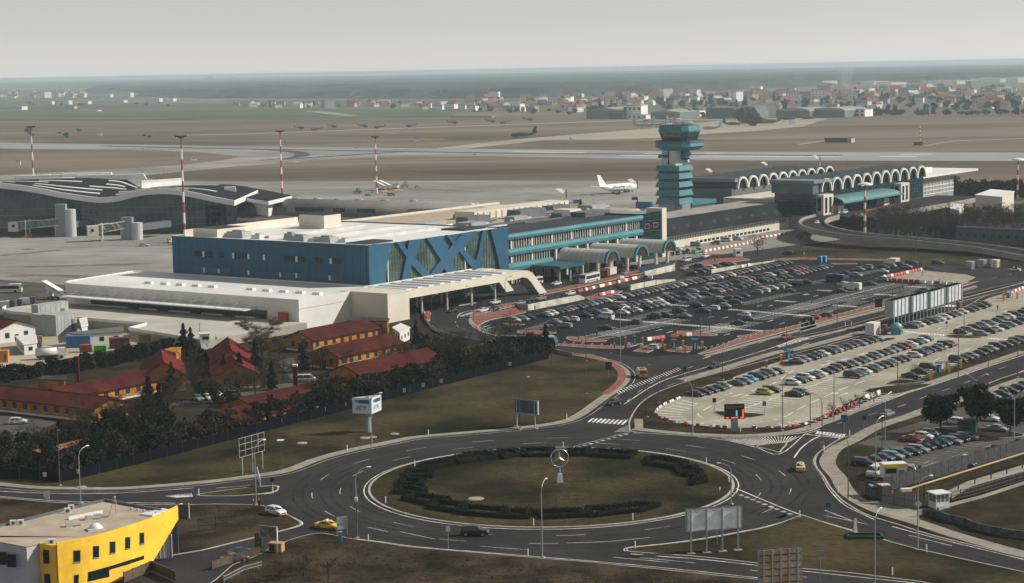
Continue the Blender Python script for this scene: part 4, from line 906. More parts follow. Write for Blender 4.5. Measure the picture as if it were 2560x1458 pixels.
# -- vehicles
PAINT=dict(k=('black',(.008,.009,.011)),g=('dark grey',(.035,.04,.043)),s=('silver',(.20,.22,.235)),w=('white',(.60,.60,.59)),b=('dark blue',(.02,.05,.12)),r=('red',(.28,.018,.02)),t=('dark green',(.02,.065,.07)),n=('brown',(.09,.055,.04)),y=('yellow-green',(.38,.33,.03)),c=('bright blue',(.04,.30,.50)),o=('copper',(.22,.09,.05)),l=('light grey-blue',(.16,.19,.24)),Y=('yellow',(.72,.42,.02)),G=('green',(.06,.42,.09)),O=('orange',(.65,.22,.03)),E=('cream',(.62,.50,.26)),V=('navy blue',(.012,.04,.07)))
PMAT={}
def paint(k):
 if k not in PMAT:
  m=bpy.data.materials.new(PAINT[k][0].replace(' ','_').replace('-','_')+'_car_paint');m.use_nodes=True;B=m.node_tree.nodes['Principled BSDF']
  B.inputs['Base Color'].default_value=(*PAINT[k][1],1);B.inputs['Roughness'].default_value=.32;B.inputs['Coat Weight'].default_value=.4;B.inputs['Coat Roughness'].default_value=.06
  PMAT[k]=m
 return PMAT[k]
TYPES=dict(sedan=(1.78,[(-2.22,.72,0),(-2.15,.93,0),(-1.45,1.0,0),(-.75,1.40,1),(.3,1.43,1),(1.05,.97,0),(1.95,.80,0),(2.2,.56,0)],(-1.35,1.38)),hatchback=(1.74,[(-1.98,.75,0),(-1.92,1.0,0),(-1.55,1.42,1),(-.6,1.48,1),(.3,1.46,1),(1.0,1.0,0),(1.75,.83,0),(1.98,.56,0)],(-1.25,1.25)),estate=(1.78,[(-2.25,.75,0),(-2.2,1.0,0),(-1.95,1.42,1),(-.6,1.47,1),(.4,1.45,1),(1.15,.98,0),(2.0,.80,0),(2.28,.56,0)],(-1.4,1.42)),suv=(1.86,[(-2.28,.9,0),(-2.22,1.15,0),(-2.0,1.68,1),(-.6,1.76,1),(.45,1.72,1),(1.1,1.18,0),(2.05,1.03,0),(2.28,.66,0)],(-1.4,1.42)),van=(1.92,[(-2.4,.9,0),(-2.38,1.2,0),(-2.3,1.88,1),(-.6,1.93,1),(1.2,1.88,1),(1.95,1.2,0),(2.35,1.0,0),(2.48,.6,0)],(-1.5,1.6)))
def car_mesh(kind):
 wd,st,wx=TYPES[kind];w=wd/2;rings=[]
 zb=.24 if kind!='suv' else.34
 for i,(x,zt,rf) in enumerate(st):
  e=.86 if i in(0,len(st)-1) else(.95 if i in(1,len(st)-2) else 1)
  belt=.90 if kind in('sedan','hatchback','estate') else 1.10
  zbt=min(belt,zt-.05);wt=w*(.76 if kind!='van' else.86) if rf else w*.86*e
  rings.append([(x,-w*.9*e,zb),(x,-w*e,zb+.22),(x,-w*e,zbt-.12),(x,-w*.965*e,zbt),(x,-wt,zt-(.05 if rf else.02)),(x,-wt*.8,zt),(x,wt*.8,zt),(x,wt,zt-(.05 if rf else.02)),(x,w*.965*e,zbt),(x,w*e,zbt-.12),(x,w*e,zb+.22),(x,w*.9*e,zb)])
 b=MB();n=12
 for r in rings:b.v+=r
 for i in range(len(rings)-1):
  for k in range(n):b.f.append((i*n+k,i*n+(k+1)%n,(i+1)*n+(k+1)%n,(i+1)*n+k));b.m.append(0)
 b.f+=[tuple(range(n)),tuple(range((len(rings)-1)*n+n-1,(len(rings)-1)*n-1,-1))];b.m+=[0,0]
 def q(P,ins=.06,out=.015):
  P=[Vector(p) for p in P];cc=sum(P,Vector())/len(P);nn=(P[1]-P[0]).cross(P[2]-P[0]).normalized()
  if nn.dot(cc-Vector((0,0,.7)))<0:nn=-nn;P=P[::-1]
  P=[p+(cc-p).normalized()*min(ins,(cc-p).length*.4)+nn*out for p in P]
  return P
 ws=MB();rw=MB();sl_=MB();sr=MB()
 rs_=[i for i,s in enumerate(st) if s[2]];f,r=rs_[-1],rs_[0]
 A,B_=rings[f],rings[f+1];ws.add(q([A[5],A[6],A[6+1],B_[7],B_[6],B_[5],B_[4],A[4]]),[(0,1,2,3,4,5,6,7)])
 A,B_=rings[r],rings[r-1];rw.add(q([A[5],A[6],A[7],B_[7],B_[6],B_[5],B_[4],A[4]]),[(0,1,2,3,4,5,6,7)])
 for mb,(k0,k1) in((sr,(3,4)),(sl_,(8,7))):
  for i in range(r,f):mb.add(q([rings[i][k0],rings[i+1][k0],rings[i+1][k1],rings[i][k1]],.045),[(0,1,2,3)])
  mb.add(q([rings[f][k0],rings[f+1][k0],rings[f][k1]],.05),[(0,1,2)])
  if kind=='sedan':mb.add(q([rings[r][k0],rings[r-1][k0],rings[r][k1]],.05),[(0,1,2)])
 wh=MB();rr_=.31 if kind in('sedan','hatchback','estate') else.37
 wh.tube((0,-.13,0),(0,.13,0),rr_,n=12,m=0);wh.tube((0,-.145,0),(0,.145,0),rr_*.58,n=8,m=1)
 hl=MB();x,zt=st[-1][0],st[-1][1];hl.box(x-.14,0,zt+.02,.3,.36,.13);tl=MB();x2=st[0][0];tl.box(x2+.08,0,st[0][1]-.02,.22,.26,.2)
 gr_=MB();gr_.box(x-.02,0,zb+.12,.1,w*1.2,.16)
 return dict(body=b,windscreen=ws,rear_window=rw,left=sl_,right=sr,wheel=wh,head=hl,tail=tl,grille=gr_,w=w,wx=wx,rr=rr_,x=x)
RIM=M('wheel_rim',(.3,.3,.31),.4,0,metal=.5)
CM_={k:car_mesh(k) for k in TYPES};GEO={}
for k,d in CM_.items():
 GEO[k]=dict(windscreen=d['windscreen'].mesh('windscreen',CGLASS),rear_window=d['rear_window'].mesh('rear_window',CGLASS),left=d['left'].mesh('side_window',CGLASS),right=d['right'].mesh('side_window',CGLASS),wheel=d['wheel'].mesh('wheel',[TYRE,RIM]),head=d['head'].mesh('headlight',HEADL),tail=d['tail'].mesh('tail_light',TAILL),grille=d['grille'].mesh('grille',BLACK),body={})
def car(kind,col,loc,rz,label,group=None,cat='car',extra=None,roofcol=None):
 g=GEO[kind];d=CM_[kind]
 T=thing('parked_car' if group else 'car',loc,rz,label,cat,group)
 if kind=='van':T.name='van'
 if col not in g['body']:g['body'][col]=d['body'].mesh('body',paint(col),smooth=False)
 def ch(nm,me,x=0,y=0,z=0):o=link(bpy.data.objects.new(nm,me),T);o.location=(x,y,z);return o
 ch('body',g['body'][col]);ch('windscreen',g['windscreen']);ch('rear_window',g['rear_window']);ch('side_window',g['left']);ch('side_window',g['right']);ch('grille',g['grille'])
 for x in d['wx']:
  for y in(-1,1):ch('wheel',g['wheel'],x,y*(d['w']-.1),d['rr'])
 for y in(-1,1):ch('headlight',g['head'],0,y*d['w']*.62);ch('tail_light',g['tail'],0,y*d['w']*.68)
 if extra=='taxi':
  m=MB();m.box(-.2,0,1.43,.25,.7,.17);m.obj('taxi_sign',WHITEP,T)
 if extra=='roofrack':
  m=MB();[m.box(-.6,y,1.50,1.8,.05,.06) for y in(-.5,.5)];m.obj('roof_rail',STEEL,T)
 return T
CNAME={k:v[0] for k,v in PAINT.items()}
used={}
def uniq(lb,grp):
 used[lb]=used.get(lb,0)+1;return lb
ROWS=[]
def row(p0,p1,s,where,z,flip=False,loose=False):
 """cars parked side by side; their length lies along the bay direction V"""
 a,b=G(*p0,z),G(*p1,z);n=len(s);cars=[]
 for i,ch in enumerate(s):
  if ch=='.' or ch==' ':continue
  up=ch in 'KSWBRTN';col=ch.lower() if ch!='J' else 's'
  p=a.lerp(b,i/max(1,n-1));q=R.random()
  kind='suv' if up else('sedan' if q<.38 else 'hatchback' if q<.72 else 'estate')
  cars.append([p,kind,col,i])
 for j,(p,kind,col,i) in enumerate(cars):
  nm=lambda c_:f"{CNAME[c_[2]]} {c_[1]}"
  l_=cars[j-1] if j else None;r_=cars[j+1] if j+1<len(cars) else None
  if l_ and r_:rel=f"between {nm(l_)} and {nm(r_)}"
  elif r_:rel=f"at the left end beside {nm(r_)}"
  elif l_:rel=f"at the right end beside {nm(l_)}"
  else:rel="standing alone"
  ROWS.append([p+V*R.uniform(-.3,.3),kind,col,z,rel,where,flip])
ZB,ZP,ZE=.105,.205,.195
Wb1='dark park back row';Wb2='dark park second row';Wb3='dark park third row'
row((1357,793),(1549,747.7),'kwwkgonkkgcbkwk.w'.replace(' ',''),'back row by ramp wall',ZB)
row((1571,743.6),(1968,661),'skbskrsbksgwkrktKskwkrwkrgsbsrkkggkKk',Wb1,ZB)
row((1543,775),(2010,673),'kwkb.wsw.nk.k.s.sK.gbk.kgsr.kkw.ks.rkrb',Wb2,ZB)
row((1560,786),(2068,671),'wkw.kgsw.k.kss.k.Ksrk.kkks.KtK.kg.bsrnbkgsk',Wb3,ZB)
singles=[((1287,805),'w','hatchback'),((1308,802),'s','hatchback'),((1322,799),'k','sedan'),((1388,809),'s','sedan'),((1413,819),'s','estate'),((1410,803),'s','sedan'),((1432,803),'w','hatchback'),((1464,792),'k','sedan'),((1489,784),'b','sedan'),((1514,783),'w','sedan'),((1516,797),'w','van'),((1518,824),'k','sedan'),((1588,810),'g','hatchback'),((1635,796),'k','suv'),((1662,791),'g','sedan'),((1699,781),'k','sedan'),((1712,794),'s','sedan'),((1744,769),'k','suv'),((1759,781),'k','sedan'),((1782,775),'w','estate'),((1812,769),'s','hatchback'),((1841,762),'k','suv'),((1802,757),'k','sedan'),((1819,750),'k','hatchback'),((1841,749),'k','sedan'),((1860,744),'k','hatchback'),((1893,735),'s','hatchback'),((1911,731),'w','hatchback'),((1932,725),'w','hatchback'),((1946,722),'s','estate'),((1962,718),'s','estate'),((2014,709),'k','sedan'),((1973,732),'k','sedan'),((1860,792),'w','hatchback'),((1870,801),'t','sedan'),((1845,812),'k','sedan'),((2018,803),'k','estate'),((2035,798),'r','sedan'),((2107,715),'w','hatchback'),((2101,732),'k','sedan'),((2115,687),'k','sedan'),((2140,693),'s','suv'),((2147,677),'s','sedan'),((2167,673),'s','suv'),((2176,713),'g','sedan'),((2204,704),'s','suv'),((2209,672),'k','sedan'),((2207,682),'w','sedan'),((2224,669),'s','van'),((2244,666),'k','suv'),((2267,671),'s','hatchback'),((2279,660),'k','estate'),((2345,660),'b','estate'),((2306,730),'s','estate'),((2064,793),'k','hatchback'),((1990,714),'k','van'),((1744,668),'b','estate'),((1750,684),'k','suv'),((1776,673),'w','sedan'),((1790,669),'t','sedan'),((1763,679),'k','sedan'),((1812,664),'k','sedan'),((1826,664),'s','sedan'),((1729,688),'k','estate')]
for(x,y),c_,k_ in singles:ROWS.append([G(x,y,ZB),k_,c_,ZB,f"standing apart at the {'near' if y > 770 else 'far' if y < 700 else 'middle'} {'left' if x < 1600 else 'right' if x > 1950 else 'centre'}",'dark car park',R.random()<.5])
row((1741,991),(1810,971),'kkkgs','pale park rounded end',ZP)
row((1842,964),(1940,934),'tscKkSk','pale park left row',ZP)
row((1992,908),(2190,851),'sskkwKSknkskks','pale park upper row',ZP)
row((2281,821),(2463,767),'kwkkwwkswkgKK','row behind white billboards',ZP)
row((1909,986),(2315,852),'yk..wgWbwkkngsksksksskrwkwk','left middle double row',ZP)
row((1987,991),(2375,864),'ks.......Kbwkskgskk.wKkknsKr','right middle double row',ZP)
row((2403,835),(2600,770),'kskssgswkkskk','far double row top',ZP)
row((2453,839),(2620,785),'sKwkskgkksw','far double row bottom',ZP)
row((2278,945),(2325,925),'kkK','yellow gate row',ZP)
row((2392,905),(2590,842),'KkskksKkngsgs','pale park lowest row',ZP)
row((2162,1163),(2418,1099),'kkbstkskkbsks','near corner lot row',ZE)
row((2281,1104),(2330,1090),'rws','far corner lot row',ZE)
row((2405,1166),(2560,1116),'kwkkgkk','behind grey panel fence',ZE)
row((2478,998),(2610,955),'skkkkss','behind the dark pines',ZE)
cnt={}
for r_ in ROWS:
 lb=f"{CNAME[r_[2]]} {r_[1]} {r_[4]}, {r_[5]}";cnt[lb]=cnt.get(lb,0)+1;r_.append(lb)
seen={};ORD=['leftmost','second','third','fourth','fifth','sixth','seventh','eighth','ninth']
for r_ in ROWS:
 lb=r_[7]
 if cnt[lb]>1:
  seen[lb]=seen.get(lb,0)+1;lb=ORD[min(seen[lb]-1,8)]+' '+lb
 car(r_[1],r_[2],(r_[0].x,r_[0].y,r_[3]),TH-math.pi/2+(math.pi if r_[6] else 0)+R.uniform(-.03,.03),lb,'cars parked in the airport car parks')
def drive(px,py,ang,kind,col,label,cat='car',extra=None,z=.065):p=G(px,py,z);return car(kind,col,(p.x,p.y,z),ang,label,None,cat,extra)
UA=TH;VA=TH-math.pi/2
drive(690,1286,-.75,'hatchback','w','white hatchback on the grass verge left of the roundabout',z=.2)
drive(820,1322,-.45,'sedan','Y','yellow taxi entering the roundabout beside the small billboard','taxi','taxi')
drive(1187,1339,-.12,'suv','k','black off-road wagon driving round the front of the roundabout')
drive(2001,1175,math.pi/2-.15,'sedan','E','cream taxi with roof sign seen from behind right of the roundabout','taxi','taxi')
drive(1534,1012,UA-.2+math.pi,'hatchback','k','dark hatchback on the road between lawn and pale car park')
drive(1785,920,UA+math.pi,'sedan','k','black sedan on the main road beside the hatched strip')
drive(1963,848,UA+math.pi,'sedan','r','red sedan alone on the dual carriageway')
drive(2219,1041,UA,'sedan','s','silver-white sedan driving away beside the street lamp and red barriers')
drive(1628,874,VA+.3+math.pi,'hatchback','w','white hatchback waiting at the car park ticket gates')
drive(1133,781,UA+math.pi,'sedan','k','black sedan with headlights facing out of the drop-off loop')
for x,y,k_,c_,l_ in((1207,780,'sedan','w','white sedan on the brick-edged loop, leftmost of the waiting line'),(1235,777,'hatchback','k','black hatchback waiting behind the leftmost white sedan of the loop'),(1237,760,'sedan','w','white sedan under the end of the canopy columns'),(1300,762,'sedan','s','silver sedan queuing at the top of the ramp wall'),(1324,755,'hatchback','k','black hatchback squeezed between two silver sedans above the ramp wall'),(1352,750,'sedan','s','silver sedan in front of the black hatchback above the ramp wall'),(1425,738,'estate','w','white estate car with pedestrians beside the red and white barriers'),(1391,713,'sedan','w','white taxi with yellow roof near the white coach'),(1433,694,'sedan','w','white sedan parked beside the teal porch'),(1563,686,'sedan','s','grey sedan behind the red box truck'),(1567,668,'sedan','w','white saloon between the barrel canopy columns'),(1711,675,'estate','s','silver estate near the white van by the barrel canopies'),(1762,645,'suv','w','white off-road car near the small white guard cabin')):
 drive(x,y,UA+math.pi if y>700 else UA+math.pi+.1,k_,c_,l_)
drive(1641,668,UA+math.pi,'sedan','Y','yellow taxi under the barrel canopies','taxi','taxi');drive(1716,654,UA+math.pi,'van','w','white minivan beside the barrel canopies','van')
drive(1740,634,UA,'suv','G','green jeep half hidden behind the dark hedge');drive(1694,626,VA,'hatchback','w','white hatchback next to the cream pillar')
drive(1740,616,VA,'van','s','silver van with blue stripe before the cream wall','van');drive(1790,611,VA+math.pi,'suv','s','silver pickup beside the cream wall');drive(1816,604,VA,'van','w','white van in the row beside the cream wall','van');drive(1845,601,VA,'suv','w','white jeep at the right of the row beside the cream wall')
drive(1970,636,VA+math.pi,'estate','k','black estate with a person standing behind it by the kerb')
drive(2042,560,-1.9,'hatchback','w','white hatchback on the curved approach ramp',z=5.9);drive(2110,534,UA+math.pi,'van','w','white minibus on the elevated departures forecourt','van',z=6.05);drive(2138,541,UA,'sedan','k','dark sedan beside the green car on the elevated forecourt',z=6.05);drive(2155,541,UA,'sedan','G','green car on the elevated departures forecourt',z=6.05);drive(2245,524,VA,'estate','s','silver estate beside the red barriers on the elevated forecourt',z=6.05)
drive(2490,615,2.8,'suv','k','black off-road car descending the ramp at the far right');drive(2536,678,VA+math.pi,'sedan','w','white sedan alone at the right edge by the far junction')
drive(2472,1052,VA,'sedan','w','white sedan nosed under the third dark pine',z=.2);drive(2385,1060,VA+math.pi,'hatchback','w','white hatchback behind the green kiosk',z=.2);drive(2493,1078,VA,'sedan','s','long silver sedan on the tree island edge',z=.2)
drive(2277,1180,1.4,'hatchback','s','silver hatchback with open door behind the yellow-trimmed cabin',z=.2);drive(2190,1188,-2.2,'van','w','white van with yellow bonnet sticker beside the food cabin','van',z=.2)
drive(45,1060,.12,'hatchback','w','white hatchback in the motel court at the left edge',z=.13)
for i,(x,y,c_,k_) in enumerate(((494,1001,'s','sedan'),(519,999,'w','sedan'),(541,991,'w','sedan'),(563,985,'k','suv'),(582,980,'k','sedan'))):
 drive(x,y,-1.0,k_,c_,('silver car, first of five parked between the motel houses','white saloon, second of five parked between the motel houses','white saloon, third of five parked between the motel houses','black off-road car among five parked between the motel houses','small dark car at the right end of five between the motel houses')[i],z=.13)
drive(765,955,.1,'van','w','white crew van on the motel lane','van',z=.13);drive(820,966,.1,'van','w','white panel van behind the low red roof','van',z=.13)
drive(585,1405,.5,'sedan','n','dark brown sedan in the fenced yard bottom left',z=.07);drive(602,1390,.55,'sedan','k','black sedan beside the brown one in the fenced yard',z=.07)
for x,y,a,k_,c_,l_ in((425,607,-1.2,'van','w','white service van left of the blue building corner'),(436,612,-1.2,'suv','w','white pickup half hidden by the blue building corner'),(920,490,.2,'hatchback','s','small silver car on the apron below the stair trucks'),(978,490,.2,'van','s','silver van beside the baggage cart on the apron'),(1044,470,.1,'suv','w','white service car right of the parked airstairs'),(1444,508,.1,'van','s','small silver van alone on the apron'),(935,481,0,'suv','w','white utility car near the mast foot on the apron'),(175,742,-.4,'suv','w','white pickup beside the airstairs truck at the hall corner')):drive(x,y,a,k_,c_,l_,z=.12)
drive(360,616,0,'estate','w','white low baggage cart train alone on the apron','cart',z=.12)
def longveh(name,px,py,ang,Ln,w,h,col,label,cat,z=.065,glass=True,stripe=None,cab=None,box=None):
 p=G(px,py,z);T=thing(name,(p.x,p.y,z),ang,label,cat)
 r=MB();pts=[(-Ln/2,.35),(-Ln/2,h-.25),(-Ln/2+.25,h),(Ln/2-.5,h),(Ln/2-.05,h-1.3),(Ln/2,1.1),(Ln/2,.35)]
 n=len(pts);r.add([(x,-w/2,zz) for x,zz in pts]+[(x,w/2,zz) for x,zz in pts],[tuple(range(n)),tuple(range(2*n-1,n-1,-1))]+[((i+1)%n,i,n+i,n+(i+1)%n) for i in range(n)])
 r.obj('body',paint(col),T)
 if glass:
  for s_ in(-1,1):MB().box(-.2,s_*(w/2+.01),h*.48,Ln*.9,.05,h*.32).obj('side_window',CGLASS,T)
  MB().add([(Ln/2-.43,-w*.44,h-.2),(Ln/2+.03,-w*.44,h-1.4),(Ln/2+.03,w*.44,h-1.4),(Ln/2-.43,w*.44,h-.2)],[(0,1,2,3)]).obj('windscreen',CGLASS,T)
 for s_ in(-1,1):
  for x in(-Ln*.3,Ln*.32):q=MB().tube((x,s_*(w/2-.2),.5),(x,s_*(w/2+.03),.5),.5,n=12).obj('wheel',TYRE,T)
  MB().box(Ln/2-.02,s_*w*.36,.7,.1,.4,.25).obj('headlight',HEADL,T)
 if stripe:MB().box(-.5,0,.7,Ln*.7,w+.04,.25).obj('stripe',paint(stripe),T)
 MB().box(0,0,h,Ln*.25,w*.5,.2).obj('roof_hatch',GREYD,T)
 return T
longveh('coach',1474,706,UA+math.pi+.1,11.5,2.5,3.3,'w','white touring coach with dark windows beside the red and white barriers','coach',stripe='k')
longveh('city_bus',1318,868,-.35,17,2.55,3.0,'V','dark articulated bus with cream roof rounding the loop by the trees','bus')
longveh('apron_bus',12,732,.05,12,2.9,3.1,'w','white apron bus at the left picture edge','bus',z=.13)
longveh('delivery_van',2088,704,VA+math.pi,6.6,2.2,2.6,'V','large dark blue delivery van standing in the dark car park','van',z=.11)
longveh('delivery_van',2130,725,VA+math.pi,6.2,2.1,2.5,'w','tall white panel van in the dark car park','van',z=.11,glass=False)
longveh('delivery_van',1337,711,UA+math.pi-.2,6.2,2.1,2.7,'w','white van with open rear at the foot of the curved canopy leg','van')
longveh('minibus',1372,858,-1.2,5.2,1.9,2.2,'w','white-fronted van just behind the articulated bus','van')
longveh('pickup_truck',1605,943,-1.5,4.8,2.0,2.1,'O','orange maintenance truck seen head-on on the hatched road','truck')
def truck(px,py,ang,col,label,kind,z=.065):
 p=G(px,py,z);T=thing('truck',(p.x,p.y,z),ang,label,'truck')
 MB().box(2.9,0,.55,1.9,2.4,2.3,0,0,.93).obj('cab',paint(col),T);MB().box(3.86,0,1.7,.08,2.0,.8).obj('windscreen',CGLASS,T);MB().box(0,0,.5,7.6,1.6,.4).obj('chassis',BLACK,T)
 if kind=='box':MB().box(-1.0,0,.95,5.4,2.45,2.5).obj('cargo_box',M('box_white',(.55,.5,.48),.5,.06),T);MB().box(-3.72,0,1.0,.05,2.3,2.3).obj('rear_door',paint('r'),T)
 else:
  m=MB();m.tube((-3.8,0,1.95),(1.6,0,1.95),1.15,n=16);m.ellip(-3.8,0,1.95,.4,1.12,1.12,10,6);m.obj('tank',paint('w'),T,smooth=True);MB().box(-1,0,3.05,4.6,.5,.12).obj('walkway',GREYD,T)
 for x in(2.6,-1.6,-2.9):
  for s_ in(-1,1):MB().tube((x,s_*.95,.5),(x,s_*1.25,.5),.52,n=12).obj('wheel',TYRE,T)
truck(1523,693,UA+math.pi+.1,'r','red and white box truck in front of the coach','box')
truck(128,897,.30,'w','white tank truck on the sandy yard behind the hedge','tank',.13)
def airstairs(px,py,ang,label,sc=1.,z=.12,cov=True):
 p=G(px,py,z);T=thing('airstairs',(p.x,p.y,z),ang,label,'airstairs');T.scale=(sc,)*3
 MB().box(-2.4,0,.6,1.8,2.1,2.0,0,0,.93).obj('cab',paint('w'),T);MB().box(0,0,.5,6.6,1.9,.5).obj('chassis',GREYD,T)
 for s_ in(-1,1):MB().add([(-3.2,s_*1.1,3.6),(3.6,s_*1.1,.6),(3.6,s_*1.1,1.8),(-3.2,s_*1.1,4.8)],[(0,1,2,3)]).add([(-3.2,s_*1.14,3.6),(3.6,s_*1.14,.6),(3.6,s_*1.14,1.8),(-3.2,s_*1.14,4.8)],[(3,2,1,0)]).obj('side_panel',WHITE,T)
 MB().add([(-3.2,-1.1,3.6),(3.6,-1.1,.6),(3.6,1.1,.6),(-3.2,1.1,3.6)],[(0,1,2,3)]).obj('steps',GREY,T);MB().box(-4,0,3.5,1.8,2.2,.15).obj('platform',GREY,T)
 if cov:MB().add([(-4.8,-1.2,6.2),(3.0,-1.2,3.1),(3.0,1.2,3.1),(-4.8,1.2,6.2),(-4.8,-1.2,6.0),(3.0,-1.2,2.9),(3.0,1.2,2.9),(-4.8,1.2,6.0)],[(0,1,2,3),(7,6,5,4),(0,4,5,1),(2,6,7,3)]).obj('canopy',WHITE,T)
 for x in(-2.2,2.2):
  for s_ in(-1,1):MB().tube((x,s_*.8,.45),(x,s_*1.05,.45),.45,n=10).obj('wheel',TYRE,T)
airstairs(138,748,-.55,'tall covered white airstairs truck beside the rounded hall corner',1.0)
airstairs(952,476,-.5,'white airstairs just right of the striped mast',1.0);airstairs(966,475,-.5,'second white airstairs close behind the first by the mast',1.0);airstairs(985,473,2.6,'grey airstairs facing the other two by the mast',1.0,cov=False)
for x,y,l_ in((893,484,'green tarpaulin-covered equipment left of the apron mast'),(1012,468,'green-covered stairs right of the airstairs group'),(962,482,'low yellow tug beside the airstairs'),(995,480,'dark baggage dolly near the yellow tug')):
 p=G(x,y,.12);T=thing('ground_equipment',(p.x,p.y,.12),.4,l_,'equipment');MB().box(0,0,.4,5,2,1.1).obj('body',YELP if 'yellow' in l_ else M('dusty_green',(.17,.23,.21),.8,.3),T)
 if 'tarp' in l_ or 'covered' in l_:MB().box(.6,0,1.5,3,1.9,2.2,0,0,.4).obj('cover',M('dusty_green',(0,0,0)),T)
 for s_ in(-1,1):MB().tube((1.6*s_,-.9,.35),(1.6*s_,.9,.35),.35,n=8).obj('wheel',TYRE,T)
for x,y,a,l_ in((20,770,.1,'small white tug at the left edge by the fence'),(38,768,.1,'white luggage truck beside the small tug'),(70,762,.2,'white cart with dark cab behind the container stack')):
 p=G(x,y,.13);T=thing('tug',(p.x,p.y,.13),a,l_,'tug');MB().box(-1,0,.6,3.4,2,1.7).obj('body',paint('w'),T);MB().box(1.6,0,.6,1.6,1.9,2).obj('cab',GREYD,T)
 for s_ in(-1,1):MB().tube((1.4*s_,-.95,.4),(1.4*s_,.95,.4),.4,n=8).obj('wheel',TYRE,T)
# -- aircraft
def fuselage(mb,Ln,r,z,nose=.12,tail=.35,up=.8,n=14):
 st=[(Ln/2,.05,-.15),(Ln/2-Ln*.02,.45,-.12),(Ln/2-Ln*.06,.8,-.04),(Ln/2-Ln*nose,1,0),(-Ln/2+Ln*tail,1,0),(-Ln/2+Ln*tail*.5,.72,.28*up),(-Ln/2+Ln*.05,.32,.62*up),(-Ln/2,.1,.8*up)]
 vs=[(x,r*k*math.cos(2*math.pi*j/n),z+r*dz_+r*k*math.sin(2*math.pi*j/n)) for x,k,dz_ in st for j in range(n)]
 fs=[(i*n+j,i*n+(j+1)%n,(i+1)*n+(j+1)%n,(i+1)*n+j) for i in range(len(st)-1) for j in range(n)]
 return mb.add(vs,fs)
def wing(mb,root,tip,c0,c1,th=.35):
 (x0,y0,z0),(x1,y1,z1)=root,tip
 return mb.add([(x0,y0,z0+th),(x0-c0,y0,z0+th*.6),(x0-c0,y0,z0),(x0,y0,z0-th*.3),(x1,y1,z1+th*.4),(x1-c1,y1,z1+th*.3),(x1-c1,y1,z1),(x1,y1,z1)],[(0,4,5,1),(1,5,6,2),(2,6,7,3),(3,7,4,0),(4,7,6,5),(0,1,2,3)])
def fin(mb,x0,c0,x1,c1,z0,z1,t=.25):
 return mb.add([(x0,-t,z0),(x0-c0,-t,z0),(x1-c1,-t*.4,z1),(x1,-t*.4,z1),(x0,t,z0),(x0-c0,t,z0),(x1-c1,t*.4,z1),(x1,t*.4,z1)],[(0,1,2,3),(7,6,5,4),(3,2,6,7),(0,3,7,4),(1,5,6,2)])
p=G(1545,483,.12);T=thing('airliner',(p.x,p.y,.12),.72,'white twin-engine airliner with dark lettering parked on the apron','airplane')
T.scale=(1.0,)*3
m=MB();fuselage(m,32,2.35,3.4);m.obj('fuselage',M('airliner_white',(.82,.81,.76),.4,0),T,smooth=True)
for s_ in(-1,1):
 wing(MB(),(3.5,s_*1.2,2.3),(-5,s_*14.5,3.4),7.5,1.7).obj('wing',M('wing_grey',(.42,.44,.46),.4,.05),T);wing(MB(),(-11.8,s_*.6,4.3),(-15.5,s_*6.2,4.9),3.6,1.4,.2).obj('tailplane',WHITE,T)
 q=MB();q.tube((4.2,s_*5,1.5),(.5,s_*5,1.6),1.05,.8,12);q.obj('engine',M('engine_dark',(.03,.05,.09),.3,0),T);q=MB();q.tube((4.35,s_*5,1.5),(4.1,s_*5,1.5),1.12,1.12,12);q.obj('engine_cowl',STEEL,T)
 MB().tube((-1.5,s_*2.6,0),(-1.5,s_*2.6,2.2),.45,.2,8).obj('landing_gear',TYRE,T)
 MB().box(15.0,s_*.72,3.75,.7,.3,.4).obj('cockpit_window',CGLASS,T)
MB().tube((12,0,0),(12,0,1.8),.35,.2,8).obj('landing_gear',TYRE,T)
fin(MB(),-9.2,6.0,-14.8,2.4,4.6,11.6).obj('tail_fin',M('airliner_white',(0,0,0)),T)
text_mesh('lettering','BlueAir',3.3,M('dark_blue_lettering',(.03,.06,.16),.5,0),T,Matrix.Translation((-1.0,-2.42,4.1))@Matrix.Rotation(math.pi/2,4,'X'))
text_mesh('lettering','web',3.0,M('pale_blue_lettering',(.25,.42,.58),.5,0),T,Matrix.Translation((7.2,-2.42,4.1))@Matrix.Rotation(math.pi/2,4,'X'))
DKG=M('military_green',(.035,.055,.045),.7,.2,.5);GRYP=M('light_grey_plane',(.30,.34,.37),.5,.1,.5);LBL=M('pale_blue_plane',(.40,.47,.55),.5,.1,.5)
def cargo(px,py,ang,mat,label,sc=1.,z=.2):
 p=G(px,py,z);T=thing('transport_plane',(p.x,p.y,z),ang,label,'airplane');T.scale=(sc,)*3
 m=MB();fuselage(m,29,2.2,2.9,.1,.42,1.);m.obj('fuselage',mat,T,smooth=True)
 for s_ in(-1,1):
  wing(MB(),(2.5,s_*.5,5.0),(1.2,s_*19,5.3),4.6,2.4).obj('wing',mat,T);wing(MB(),(-11.5,s_*.5,4.9),(-12.4,s_*7.5,5.1),3.4,1.8,.2).obj('tailplane',mat,T)
  for y in(5,10):MB().tube((4.6,s_*y,4.6),(-.5,s_*y,4.6),.65,.3,8).obj('engine',mat,T)
 fin(MB(),-8.5,6.2,-11.8,3.0,4.2,11.7,.3).obj('tail_fin',mat,T)
cargo(1309,343,math.pi+.1,DKG,'dark green four-engine transport plane standing alone on the grass strip')
cargo(1608,318,.15,GRYP,'grey-green transport plane, leftmost behind the control tower',.9);cargo(1655,317,.15,GRYP,'grey-green transport plane just left of the control tower cab',.9);cargo(1708,313,.15,GRYP,'grey-green transport plane right above the tower cab',.9)
